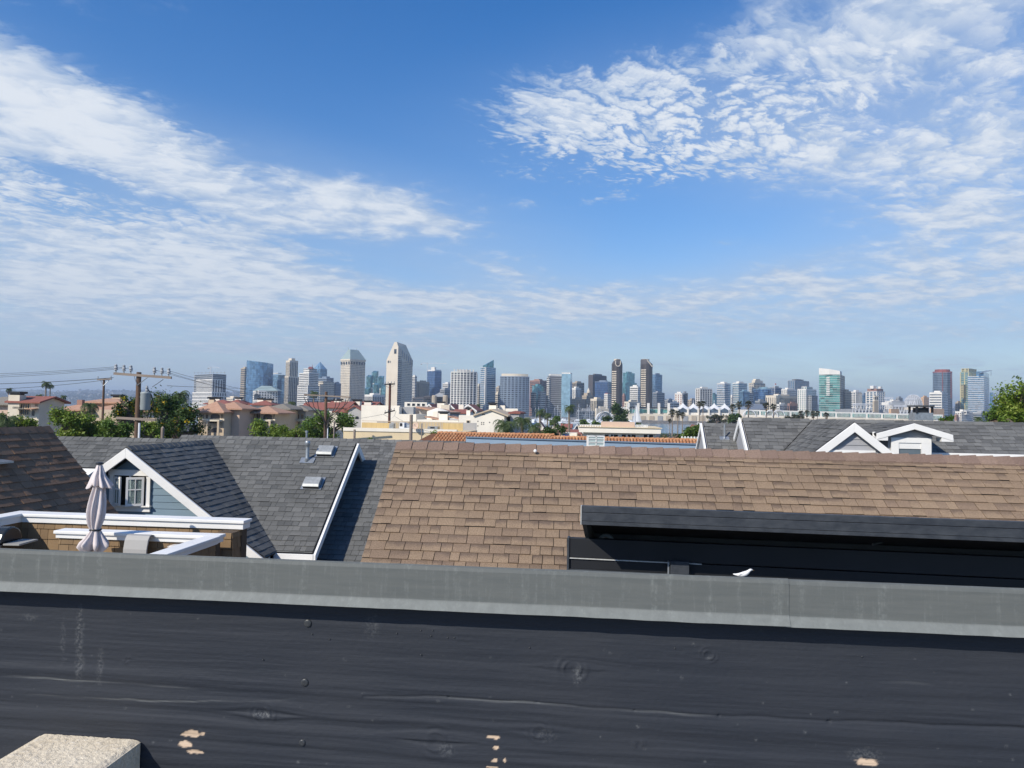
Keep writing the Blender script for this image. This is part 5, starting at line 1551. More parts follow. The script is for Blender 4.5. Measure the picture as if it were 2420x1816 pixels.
def insulator(o, p, s=1.0):
    b = MB(); b.lathe(p, [(.03 * s, 0), (.03 * s, .1 * s), (.10 * s, .12 * s), (.05 * s, .18 * s), (.10 * s, .2 * s), (.06 * s, .3 * s), (.07 * s, .36 * s), (.03 * s, .4 * s)], 10)
    return b.build('insulator', PORC, o)


def wire(label, p, q, sag, r=.014, group='overhead wires', n=14):
    p, q = Vector(p), Vector(q)
    b = MB(); b.tube([p.lerp(q, i / n) - Vector((0, 0, sag * 4 * (i / n) * (1 - i / n))) for i in range(n + 1)], r, 5)
    o = b.build('power_line', CABLE)
    return tag(o, label, 'wire', group)


Y = 42
top, = [P(328.5, 880, Y)]
o = thing('utility_pole', 'thick wooden utility pole with crossarm, insulators and grey transformer', 'utility pole', (top.x, Y, 0))
b = MB(); b.tube([(top.x, Y, 0), (top.x, Y, top.z)], [.17, .13], 12); b.build('pole', WOOD, o)
l, r_ = P(268, 886, Y - .2), P(404, 896, Y - .2)
b = MB(); d = r_ - l; b.obox(l, d, (0, .12, 0), (0, 0, .14)); arm = b.build('crossarm', WOODG, o)
for k in (.03, .17, .29, .70, .83, .95):
    insulator(o, l + d * k + Vector((0, .06, .14)), 1.15)
b = MB(); b.tube([l + d * .36, (top.x, Y - .15, top.z - .75)], .02, 6); b.tube([l + d * .6, (top.x, Y - .15, top.z - .75)], .02, 6); b.build('arm_brace', GALV, o)
tc = P(344, 970, Y); r0 = .27
b = MB(); b.lathe((tc.x, Y - .05, tc.z), [(r0 * .9, 0), (r0, .04), (r0, .92), (r0 * 1.06, .95), (r0 * 1.0, 1.0), (.1, 1.05)], 20); b.build('transformer', mat('transformer_paint', (.34, .37, .365), (.29, .32, .315), rough=.5), o, True)
b = MB(); b.lathe((tc.x + .08, Y - .1, tc.z + 1.03), [(.05, 0), (.09, .08), (.05, .16), (.08, .24), (.03, .36)], 10); b.build('bushing', PORC, o)
b = MB(); b.obox((top.x, Y - .05, tc.z + .2), (tc.x - top.x - .1, 0, 0), (0, .1, 0), (0, 0, .1)); b.obox((top.x, Y - .05, tc.z + .7), (tc.x - top.x - .1, 0, 0), (0, .1, 0), (0, 0, .1)); b.build('bracket', GALV, o)
l2, r2 = P(274, 991, Y - .2), P(366, 996, Y - .2)
b = MB(); b.obox(l2, r2 - l2, (0, .1, 0), (0, 0, .14)); b.build('lower_crossarm', WOODG, o)
b = MB(); b.tube([(top.x + .18, Y - .1, 0), (top.x + .18, Y - .1, P(330, 1000, Y).z)], .06, 8); b.build('riser_conduit', HULL, o)
b = MB(); b.tube([P(347, 915, Y), P(358, 935, Y), P(363, 955, Y), P(352, 975, Y), P(348, 990, Y)], .03, 6); b.tube([P(336, 1000, Y), P(343, 1015, Y), P(336, 1025, Y), P(341, 1035, Y)], .025, 6); b.tube([P(360, 915, Y), P(375, 905, Y), P(386, 897, Y)], .015, 5); b.build('hanging_cable', CABLE, o)
for i, (k, yl) in enumerate(((.03, 886), (.17, 892), (.29, 898))):
    wire('thin power line running left from the transformer pole', l + d * k + Vector((0, 0, .45)), P(-260, yl - 4, 60), .25, .010)
for k, yr in ((.70, 945), (.83, 952), (.95, 935)):
    wire('thin power line dropping right from the transformer pole toward the condominiums', l + d * k + Vector((0, 0, .45)), P(760, yr, 75), .5, .009)
wire('thick telephone cable low on the left of the transformer pole', P(268, 893, 46), P(-260, 902, 60), .3, .017); wire('thick telephone cable running left below the thin power lines', P(255, 898, 60), P(-260, 918, 60), .4, .016)
wire('thin cable across the sky right of the transformer pole', P(395, 912, 44), P(690, 912, 140), .3, .013)
p = P(384, 1030, 44); pt = P(384, 1012, 44)
o = thing('timber_post', 'short weathered post top right of the transformer pole', 'post', (p.x, p.y, 0))
b = MB(); b.tube([(p.x, p.y, 0), (p.x, p.y, pt.z)], [.11, .1], 10); b.tube([(p.x, p.y, pt.z), (p.x, p.y, pt.z + .1)], [.1, .02], 10); b.build('post', WOODG, o)
Y = 70; top = P(246, 895, Y)
o = thing('utility_pole', 'thin brown utility pole with short crossarm left of the transformer pole', 'utility pole', (top.x, Y, 0))
b = MB(); b.tube([(top.x, Y, 0), (top.x, Y, top.z)], [.14, .1], 10); b.build('pole', WOOD, o)
b = MB(); l, r_ = P(231, 899, Y), P(265, 898, Y); b.obox(l + Vector((0, -.15, 0)), r_ - l, (0, .1, 0), (0, 0, .12)); b.build('crossarm', WOODG, o)
b = MB(); b.tube([l + (r_ - l) * .2, (top.x, Y - .1, top.z - .7)], .025, 5); b.tube([l + (r_ - l) * .8, (top.x, Y - .1, top.z - .7)], .025, 5); b.build('arm_brace', GALV, o)
for k in (.05, .95):
    insulator(o, l + (r_ - l) * k + Vector((0, -.1, .12)), .6)
Y = 66; top = P(771, 926, Y)
o = thing('utility_pole', 'brown utility pole with wide double crossarm and fanned black cables', 'utility pole', (top.x, Y, 0))
b = MB(); b.tube([(top.x, Y, 0), (top.x, Y, top.z)], [.16, .12], 12); b.build('pole', WOOD, o)
l, r_ = P(720, 935, Y), P(828, 941, Y)
b = MB(); b.obox(l + Vector((0, -.25, 0)), r_ - l, (0, .1, 0), (0, 0, .13)); b.obox(l + Vector((0, .15, 0)), r_ - l, (0, .1, 0), (0, 0, .13)); b.build('crossarm', WOODG, o)
for k in (.1, .3, .7, .9):
    insulator(o, l + (r_ - l) * k + Vector((0, -.2, -.35)), .7)
b = MB()
for px, py in ((718, 950), (726, 955), (738, 958), (750, 962), (795, 958), (805, 955), (818, 958), (826, 950)):
    pts = [P(px, py - 12, Y - .2), P(px + (771 - px) * .12, py + 4, Y - .2), P(px + (771 - px) * .5, py + 22, Y - .2), P(px + (771 - px) * .85, py + 36, Y - .2), P(768 + (px > 771) * 6, py + 55, Y - .2)]
    b.tube(pts, .03, 5)
b.build('fanned_cables', CABLE, o, kind='stuff')
b = MB(); q = P(776, 1000, Y); b.tube([(q.x, Y - .15, 0), (q.x, Y - .15, q.z)], .06, 6); b.build('riser_conduit', HULL, o)
Y = 78; top = P(922, 906, Y)
o = thing('utility_pole', 'dark red-brown utility pole in front of the big white building', 'utility pole', (top.x, Y, 0))
b = MB(); b.tube([(top.x, Y, 0), (top.x, Y, top.z)], [.17, .12], 12); b.build('pole', WOODR, o)
for x0, x1, ya, yb in ((909, 934, 910.5, 909.5), (909, 934, 978, 972)):
    b = MB(); l, r_ = P(x0, ya, Y), P(x1, yb, Y); b.obox(l + Vector((0, -.2, 0)), r_ - l, (0, .1, 0), (0, 0, .13)); b.build('crossarm', BLACK, o)
    for k in (.08, .35, .65, .92):
        insulator(o, l + (r_ - l) * k + Vector((0, -.15, .13)), .55)
b = MB(); b.tube([P(911, 912, Y), P(921, 918, Y), P(932, 911, Y)], .02, 5); b.tube([P(906, 980, Y), P(916, 985, Y), P(924, 990, Y), P(932, 984, Y), P(936, 972, Y)], .02, 5); b.build('arm_brace', GALV, o)
wire('faint wire crossing the white building left of the red-brown pole', P(912, 978, Y), P(730, 990, 95), .4, .014); wire('faint wire rising right from the red-brown pole', P(934, 985, Y), P(1060, 1030, 60), .3, .012)
b = MB(); b.tube([P(922, 1025, Y - .2), P(957, 1027, Y - 2)], .04, 5); b.tube([P(950, 1026, Y - 1.5), P(961, 1038, Y - 2)], .03, 5); b.tube([P(951, 1026, Y - 1.5), P(943, 1038, Y - 2)], .03, 5); b.build('stay_bracket', GALV, o)
for lab, px, yt, Y, r_ in (('grey timber post between the red-brown pole and the dish', 972, 981, 60, .13), ('thin dark post right of the satellite dish', 997, 1002, 60, .05), ('short timber post below the left plywood screen', 838, 1016, 58, .09), ('thin timber post beside the fanned-cable pole', 790, 998, 60, .06)):
    p = P(px, yt, Y); o = thing('timber_post', lab, 'post', (p.x, Y, 0)); b = MB(); b.tube([(p.x, Y, 0), (p.x, Y, p.z), (p.x, Y, p.z + .03)], [r_ * 1.1, r_, r_ * .7], 10); b.build('post', WOODG, o)

# ------------------------------------------------------------------ trees and palms
LEAF_LIGHT = leaf_mat('fresh_leaf', (.09, .16, .02), (.18, .26, .035), (.29, .33, .06)); LEAF_MID = leaf_mat('green_leaf', (.05, .105, .016), (.10, .175, .028), (.18, .25, .05))
LEAF_DARK = leaf_mat('dark_leaf', (.03, .065, .016), (.06, .11, .026), (.11, .16, .04)); LEAF_FAN = leaf_mat('fan_leaf', (.035, .05, .02), (.07, .075, .03), (.13, .11, .05))
LEAF_FEATHER = leaf_mat('feather_leaf', (.045, .08, .03), (.09, .13, .045), (.15, .19, .075)); SKIRT = leaf_mat('dry_frond', (.10, .065, .03), (.16, .11, .055), (.22, .16, .09), .15)
FLOWER = leaf_mat('yellow_flower', (.75, .50, .01), (.80, .58, .03), (.70, .42, .01), .2)
BARK = mat('bark', (.16, .12, .09), (.10, .075, .055), rough=.9, scale=8, stretch=(1, 1, .2), bump=.6, bscale=30); PALMBARK = mat('palm_bark', (.26, .21, .16), (.18, .145, .11), rough=.9, scale=8, stretch=(1, 1, 3), bump=.6, bscale=20)


def leaves(rg, centers, per, size, spread, flat=.7):
    """numpy cloud of folded leaf quads around clump centres"""
    n = len(centers) * per
    c = np.repeat(np.array(centers), per, axis=0)
    d = rg.normal(size=(n, 3)) * spread
    p = c + d
    nrm = rg.normal(size=(n, 3)); nrm[:, 2] = np.abs(nrm[:, 2]) + .35; nrm /= np.linalg.norm(nrm, axis=1)[:, None]
    a = rg.normal(size=(n, 3)); a -= nrm * (a * nrm).sum(1)[:, None]; a /= np.linalg.norm(a, axis=1)[:, None]
    bb = np.cross(nrm, a)
    L = size * rg.uniform(.7, 1.4, size=(n, 1)); Wd = L * rg.uniform(.35, .6, size=(n, 1))
    v = np.stack([p - a * L, p - bb * Wd + nrm * L * .12, p + a * L, p + bb * Wd + nrm * L * .12], 1).reshape(-1, 3)
    return v


def leaf_mesh(name, v, m_):
    me = bpy.data.meshes.new(name); n = len(v) // 4
    me.vertices.add(len(v)); me.vertices.foreach_set('co', v.astype(np.float32).ravel())
    me.loops.add(n * 4); me.polygons.add(n)
    me.loops.foreach_set('vertex_index', np.arange(n * 4)); me.polygons.foreach_set('loop_start', np.arange(0, n * 4, 4)); me.polygons.foreach_set('loop_total', np.full(n, 4))
    me.materials.append(m_); me.update(calc_edges=True)
    return me


def make_tree(name, label, H_, rx, ry, crown_h, leaf, seed, clumps=70, per=45, size=.11, group=None, flowers=None, cat='tree'):
    """local origin at the foot; crown an uneven cloud of leaf clumps on limbs"""
    rg = np.random.default_rng(seed); rr = random.Random(seed)
    o = thing(name, label, cat, (0, 0, 0), group)
    zc_ = H_ - crown_h / 2
    lobes = [(rr.uniform(-.72, .72) * rx, rr.uniform(-.6, .6) * ry, zc_ + rr.uniform(-.42, .36) * crown_h, rr.uniform(.2, .46)) for _ in range(11)]
    cs = []
    while len(cs) < clumps:
        l_ = rr.choice(lobes); d = rg.normal(size=3); d /= np.linalg.norm(d); k = l_[3] * rr.uniform(.55, 1.05)
        q = (l_[0] + d[0] * rx * k, l_[1] + d[1] * ry * k, l_[2] + d[2] * crown_h * .5 * k)
        if q[2] > H_ - crown_h * 1.08:
            cs.append(q)
    v = leaves(rg, cs, int(per * .8), size * .95, min(rx, crown_h / 2) * .17)
    cr = bpy.data.objects.new('crown', leaf_mesh('crown', v, leaf)); COL.objects.link(cr); cr.parent = o; cr['kind'] = 'stuff'
    b = MB()
    b.tube([(0, 0, 0), (rr.uniform(-.05, .05) * H_, 0, H_ - crown_h * .9), (0, 0, zc_)], [.035 * H_, .028 * H_, .018 * H_], 8)
    for l_ in lobes:
        b.tube([(0, 0, H_ - crown_h * .9), (l_[0] * .4, l_[1] * .4, (H_ - crown_h * .9) * .5 + l_[2] * .5), (l_[0], l_[1], l_[2])], [.022 * H_, .015 * H_, .005 * H_], 6)
    for c in cs[::3]:
        l_ = min(lobes, key=lambda q: (q[0] - c[0]) ** 2 + (q[1] - c[1]) ** 2 + (q[2] - c[2]) ** 2); b.tube([l_[:3], c], [.006 * H_, .002 * H_], 4)
    tk = b.build('trunk', BARK); tk.parent = o
    if flowers:
        pts = [c for c in cs if rr.random() < flowers and c[1] < ry * .3]
        fv = leaves(rg, [(c[0] * 1.04, c[1] * 1.08 - .05, c[2] + .05) for c in pts], 11, size * .9, .08)
        fo = bpy.data.objects.new('flowers', leaf_mesh('flowers', fv, FLOWER)); COL.objects.link(fo); fo.parent = o; fo['kind'] = 'stuff'
    return o


def put_tree(o, px, yt, yb, Y, Hsrc, sx=1.0, seed=0):
    """stand o so that its top reaches pixel row yt"""
    top = P(px, yt, Y)
    o.location = (top.x, Y, 0)
    k = top.z / Hsrc
    o.scale = (sx, sx, k)
    o.rotation_euler = (0, 0, seed * 1.7)
    return o


def tree_at(name, label, px0, px1, yt, yb, Y, leaf, seed, **k):
    c = (px0 + px1) / 2; top = P(c, yt, Y); bot = P(c, yb, Y)
    r_ = (px1 - px0) / 2 / FP * Y
    o = make_tree(name, label, top.z, r_, r_ * .9, top.z - bot.z, leaf, seed, **k)
    o.location = (top.x, Y, 0)
    return o


tree_at('flowering_tree', 'dark green tree with many yellow flowers right of transformer pole', 358, 478, 932, 1040, 50, LEAF_DARK, 1, clumps=150, per=60, size=.10, flowers=.42)
tree_at('flowering_tree', 'smaller yellow-flowered tree left of the transformer pole', 278, 336, 925, 1010, 53, LEAF_DARK, 2, clumps=70, per=55, size=.10, flowers=.45)
tree_at('broadleaf_tree', 'bright yellow-green tree in front of the orange villa', 122, 212, 968, 1045, 47, LEAF_LIGHT, 3, clumps=110, per=50, size=.10)
tree_at('broadleaf_tree', 'mid green tree behind the foot of the thin pole', 200, 262, 985, 1050, 48, LEAF_LIGHT, 4, clumps=80, per=50, size=.09); tree_at('broadleaf_tree', 'dark green bushy tree left of the transformer pole foot', 240, 318, 998, 1050, 46, LEAF_MID, 5, clumps=80, per=50, size=.09)
tree_at('broadleaf_tree', 'light green shrub tree between pole foot and flowering tree', 325, 380, 996, 1050, 47, LEAF_LIGHT, 6, clumps=60, per=45, size=.09)
tree_at('broadleaf_tree', 'yellow-green shrub above the dark brown roof ridge', 20, 96, 982, 1030, 44, LEAF_LIGHT, 7, clumps=80, per=50, size=.085); tree_at('broadleaf_tree', 'low green shrub at left edge above the brown roof', -40, 36, 976, 1030, 42, LEAF_MID, 8, clumps=80, per=50, size=.085)
tree_at('broadleaf_tree', 'rounded bright green tree before the condominium row', 600, 680, 993, 1060, 72, LEAF_LIGHT, 9, clumps=120, per=50, size=.13); tree_at('broadleaf_tree', 'small yellow-green bush right of the rounded green tree', 665, 722, 1006, 1050, 70, LEAF_LIGHT, 10, clumps=60, per=45, size=.11)
tree_at('broadleaf_tree', 'broad green tree behind the fanned-cable pole', 706, 826, 974, 1050, 80, LEAF_MID, 11, clumps=150, per=55, size=.15)
tree_at('shrub', 'row of low green shrub tips above grey ridge', 858, 908, 1033, 1060, 46, LEAF_MID, 12, clumps=50, per=40, size=.06, cat='shrub'); tree_at('shrub', 'wispy green shrub left of the orange tile roof', 1010, 1034, 1018, 1060, 50, LEAF_LIGHT, 13, clumps=25, per=30, size=.08, cat='shrub')
tree_at('shrub', 'dark green hedge clump left of the blue kiosk', 1278, 1335, 1008, 1050, 90, LEAF_DARK, 14, clumps=90, per=55, size=.14, cat='shrub'); tree_at('shrub', 'round clipped green bush at right of the bay', 1603, 1652, 1004, 1045, 66, LEAF_MID, 15, clumps=100, per=60, size=.09, cat='shrub')
tree_at('broadleaf_tree', 'large leafy tree cut by the right edge above the grey roof', 2362, 2470, 910, 1010, 36, LEAF_LIGHT, 16, clumps=170, per=60, size=.085); tree_at('broadleaf_tree', 'smaller leafy tree left of the large right-edge tree', 2328, 2392, 963, 1015, 38, LEAF_MID, 17, clumps=80, per=55, size=.08)
tree_at('shrub', 'bright yellow-green shrub below the right-edge tree', 2358, 2398, 986, 1010, 33, LEAF_LIGHT, 18, clumps=30, per=40, size=.06, cat='shrub'); tree_at('shrub', 'small shrub right of the roof chimney', 2222, 2254, 984, 1010, 60, LEAF_MID, 19, clumps=30, per=40, size=.09, cat='shrub')
tree_at('broadleaf_tree', 'tall dark tree standing on the near shore before the bay', 1446, 1486, 958, 1010, 330, LEAF_DARK, 20, clumps=110, per=50, size=.5); tree_at('broadleaf_tree', 'small dark tree left of the tall shore tree', 1424, 1446, 985, 1010, 320, LEAF_DARK, 21, clumps=50, per=40, size=.4)
tree_at('shrub', 'dark green shore shrub below the twin tall palms', 1720, 1750, 980, 1010, 300, LEAF_DARK, 22, clumps=50, per=40, size=.4, cat='shrub'); tree_at('shrub', 'dull green hedge along the far promenade', 1840, 1900, 980, 1000, 420, LEAF_FAN, 23, clumps=70, per=40, size=.5, cat='shrub'); tree_at('shrub', 'dull green shrub patch under the tents', 1668, 1722, 981, 1000, 440, LEAF_FAN, 24, clumps=60, per=40, size=.5, cat='shrub')
tree_at('shrub', 'dark garden shrub on top of peach roof box', 1502, 1518, 1000, 1012, 92, LEAF_DARK, 25, clumps=20, per=40, size=.09, cat='shrub'); tree_at('shrub', 'thin dark branches right of the cream hall', 1560, 1608, 1022, 1050, 60, LEAF_DARK, 26, clumps=24, per=25, size=.06, cat='shrub')
tree_at('broadleaf_tree', 'light tree in the landing between red roofs', 1300, 1322, 985, 1010, 240, LEAF_MID, 27, clumps=40, per=40, size=.35); tree_at('broadleaf_tree', 'light green tree among boats left of concert shell', 1370, 1392, 986, 1010, 300, LEAF_MID, 28, clumps=40, per=40, size=.4); tree_at('broadleaf_tree', 'darker green tree among boats by the dull red roofs', 1394, 1416, 994, 1015, 290, LEAF_MID, 29, clumps=40, per=40, size=.4)


def palm_crown(kind, seed, n, L):
    """fronds arch out and droop; feather palms carry leaflets, fan palms a folded blade"""
    rr = random.Random(seed); b = MB()
    for i in range(n):
        az = 2 * math.pi * i / n + rr.uniform(-.25, .25)
        el = rr.uniform(-.5, 1.25) if kind == 'fan' else rr.uniform(-.15, 1.2)
        d = Vector((math.cos(az), math.sin(az), 0)); Lf = L * rr.uniform(.8, 1.1)
        if kind == 'feather':
            prev = Vector((0, 0, 0)); pts = [prev]; e = el
            for s in range(7):
                prev = prev + (d * math.cos(e) + Vector((0, 0, math.sin(e)))) * Lf / 7; pts.append(prev); e -= .28 + .05 * s
            side = Vector((-d.y, d.x, 0))
            for s in range(1, 8):
                t = (pts[s] - pts[s - 1])
                for q in range(2):
                    o = pts[s - 1] + t * (q * .5 + .25); wl = Lf * .26 * math.sin(math.pi * min(.95, (s + q * .5) / 8.2)) + .05 * Lf
                    for sg in (-1, 1):
                        tip = o + side * sg * wl + t * .55 + Vector((0, 0, -wl * rr.uniform(.35, .8)))
                        b.face([o, o + t * .30, tip])
            b.tube(pts, [.03 * L * (1 - s / 8) for s in range(8)], 4)
        else:
            st = d * math.cos(el) + Vector((0, 0, math.sin(el))); c = st * Lf * .5; side = Vector((-d.y, d.x, 0))
            b.tube([(0, 0, 0), c], .015 * L, 3)
            up = st.cross(side)
            for k in range(9):
                a = (k - 4) * .36; dirv = (st * math.cos(a) + side * math.sin(a)); tip = c + dirv * Lf * .55 * (1 - abs(k - 4) * .05) + Vector((0, 0, -.16 * Lf * rr.uniform(.4, 1.3)))
                w_ = dirv.cross(up) * Lf * .05; b.face([c, c + dirv * Lf * .3 + w_, tip, c + dirv * Lf * .3 - w_])
    return b


def make_palm(label, kind, seed, n=26, L=1.0, group='palms'):
    o = thing('palm_tree', label, 'palm tree', (0, 0, 0), group)
    return o


CROWNS = {('fan', s): palm_crown('fan', s, 34, 1.0).mesh('fan_crown', LEAF_FAN) for s in range(3)}
CROWNS.update({('feather', s): palm_crown('feather', s, 26, 1.0).mesh('feather_crown', LEAF_FEATHER) for s in range(3)})
sk = palm_crown('fan', 9, 26, 1.0)
SKM = sk.mesh('skirt', SKIRT)


def palm(label, kind, px, yc, Y, rpx, seed=0, base=0.0, lean=0.0, skirt=None, group='palm trees'):
    """crown centred at pixel (px, yc) with radius rpx pixels; trunk down to the ground"""
    c = P(px, yc, Y); r_ = rpx / FP * Y
    o = thing('palm_tree', label, 'palm tree', (c.x, Y, base), group)
    b = MB(); tr = max(.12, min(.3, r_ * .12))
    b.tube([(c.x + lean, Y, base), (c.x + lean * .4, Y, base + (c.z - base) * .5), (c.x, Y, c.z)], [tr * 1.3, tr, tr * .8], 8); b.build('trunk', PALMBARK, o)
    cr = bpy.data.objects.new('crown', CROWNS[(kind, seed % 3)]); COL.objects.link(cr); cr.location = (c.x, Y, c.z); cr.scale = (r_,) * 3; cr.rotation_euler = (0, 0, seed * 1.3); adopt(cr, o); cr['kind'] = 'stuff'
    if skirt or (skirt is None and kind == 'fan'):
        s = bpy.data.objects.new('dry_skirt', SKM); COL.objects.link(s); s.location = (c.x, Y, c.z - r_ * .35); s.scale = (r_ * .62, r_ * .62, -r_ * .8); s.rotation_euler = (0, 0, seed); adopt(s, o); s['kind'] = 'stuff'
    return o


palm('small feather palm above the roofs at left edge', 'feather', 21, 921, 150, 11, 0); palm('taller of two feather palms left of the thin pole', 'feather', 109, 907, 150, 17, 1); palm('shorter feather palm right beside the taller left palm', 'feather', 119, 912, 155, 12, 2)
palm('bushy feather palm behind the cream Spanish house', 'feather', 92, 937, 125, 14, 0); palm('feather palm behind the orange villa roof', 'feather', 150, 938, 130, 11, 1); palm('big drooping feather palm beside the thin pole', 'feather', 212, 960, 56, 28, 2, lean=.3); palm('wide feather palm behind the yellow-flowered tree', 'feather', 425, 935, 95, 32, 0)
palm('feather palm fronds at far left over the brown roof', 'feather', 14, 995, 30, 40, 1)
palm('left arching feather palm in front of the white villa', 'feather', 1192, 1006, 62, 40, 1); palm('dense dark feather palm right of the white villa', 'feather', 1234, 996, 64, 36, 2); palm('spiky feather palm above the tile roof middle', 'feather', 1262, 1010, 60, 28, 0)
palm('feather palm with slim trunk before the teal condominium', 'feather', 1276, 974, 170, 20, 0); palm('second slim feather palm left of the sail masts', 'feather', 1294, 981, 180, 16, 1); palm('short feather palm among the red landing roofs', 'feather', 1311, 995, 200, 13, 2)
palm('tall slim feather palm left of the cream flat hall', 'feather', 1345, 964, 110, 21, 0, lean=.2); palm('small feather palm on white villa roofline', 'feather', 1213, 969, 150, 9, 1); palm('feather palm pair behind the white gable, left one', 'feather', 1117, 959, 200, 9, 2); palm('feather palm pair behind the white gable, right one', 'feather', 1130, 958, 205, 9, 0)
palm('feather palm top behind the crossarm pole', 'feather', 742, 930, 200, 16, 1); palm('feather palm tops above the grey condominium', 'feather', 690, 953, 170, 14, 2)
for i, (px, yc, rp, lab) in enumerate(((1589, 976, 11, 'leftmost fan palm of the trio over the bay water'), (1602, 978, 10, 'middle fan palm of the trio over the bay water'), (1613, 981, 9, 'rightmost fan palm of the trio over the bay water'), (1653, 956, 9, 'left one of two tall fan palms before the tents'), (1661.5, 955, 9, 'right one of two tall fan palms before the tents'),
                                       (1731, 963, 10, 'shorter fan palm just right of the tents'), (1747, 957, 11, 'tall fan palm at the right end of the tents'), (1769, 957, 12, 'tall fan palm standing alone before the grey metal roof'), (1811, 960, 11, 'left brownish fan palm before the beige block'), (1828, 962, 10, 'right fan palm before the beige block'),
                                       (1893, 978, 9, 'left palm of the clump below white stepped tower'), (1907, 977, 9, 'middle palm of the clump below white stepped tower'), (1922, 979, 10, 'right palm of the clump below the green hotel'), (1932, 977, 8, 'small back palm of the clump below green hotel'), (1953, 982, 9, 'lone short palm under the green hotel'), (1733, 985, 8, 'low young palm under the tall fan palms'), (1875, 985, 7, 'low green palm left of the palm clump'))):
    palm(lab, 'fan', px, yc, 330 + 7 * i, rp, i, base=0)
palm('small palm beside the bare posts at centre right shore', 'fan', 1583, 995, 300, 6, 2); palm('dull palm far right behind the grey roof ridge', 'feather', 2312, 990, 120, 14, 1)

# ------------------------------------------------------------------ shingled neighbour houses
SH_BROWN = shingle_mat('brown_shingle', (.265, .190, .125), (.243, .173, .115), (.212, .150, .104), .9, shade=(.120, .087, .067))
SH_CAP = shingle_mat('brown_cap_shingle', (.235, .165, .125), (.205, .142, .110), (.175, .120, .095), .3)
SH_GREY = shingle_mat('charcoal_shingle', (.150, .150, .143), (.122, .123, .118), (.090, .092, .090), .4)
SH_GREY2 = shingle_mat('grey_shingle', (.165, .164, .156), (.128, .128, .124), (.090, .090, .088), .4)
SH_DARK = shingle_mat('dark_brown_shingle', (.285, .172, .106), (.245, .146, .090), (.195, .115, .071), .4)
FELT = mat('roof_felt', (.03, .03, .03), (.02, .02, .02), rough=.95)
SIDING_BLUE = mat('blue_clapboard', (.19, .27, .33), (.16, .235, .295), rough=.6, scale=3, stretch=(.3, 1, 2), bump=.1, bscale=40, var=.05); SIDING_GREY = mat('grey_clapboard', (.36, .36, .37), (.31, .31, .32), rough=.65, scale=3, bump=.08, var=.05)


def clip(poly, rect):
    """rect polygon clipped by a convex polygon"""
    ar = sum(poly[i][0] * poly[(i + 1) % len(poly)][1] - poly[(i + 1) % len(poly)][0] * poly[i][1] for i in range(len(poly)))
    cp = poly if ar > 0 else poly[::-1]
    out = rect
    for i in range(len(cp)):
        a, b = cp[i], cp[(i + 1) % len(cp)]
        res = []
        for j in range(len(out)):
            p, q = out[j], out[(j + 1) % len(out)]
            sp = (b[0] - a[0]) * (p[1] - a[1]) - (b[1] - a[1]) * (p[0] - a[0]); sq = (b[0] - a[0]) * (q[1] - a[1]) - (b[1] - a[1]) * (q[0] - a[0])
            if sp >= -1e-7:
                res.append(p)
            if (sp > 1e-7 and sq < -1e-7) or (sp < -1e-7 and sq > 1e-7):
                t_ = sp / (sp - sq); res.append((p[0] + (q[0] - p[0]) * t_, p[1] + (q[1] - p[1]) * t_))
        out = res
        if not out:
            break
    return out


SHMESH = {}


def shingle_mesh(w, e, t1, m_):
    key = (round(w, 3), round(e, 3), round(t1, 4), m_.name)
    if key not in SHMESH:
        b = MB(); g_ = .0035
        tp = [(g_, 0, .0015), (w - g_, 0, .0015), (w - g_, e + .002, t1), (g_, e + .002, t1)]
        # local x along the eave, y down the slope, z out of the roof
        b.face([tp[3], tp[2], tp[1], tp[0]], [(0, 0), (1, 0), (1, 1), (0, 1)])
        bt = [(p[0], p[1], -.004) for p in tp]
        b.face([tp[2], tp[3], bt[3], bt[2]], [(0, 0)] * 4); b.face([tp[3], tp[0], bt[0], bt[3]], [(0, 0), (0, 1), (0, 1), (0, 0)]); b.face([tp[1], tp[2], bt[2], bt[1]], [(1, 1), (1, 0), (1, 0), (1, 1)])
        me = b.mesh('shingle', m_); SHMESH[key] = me
    return SHMESH[key]


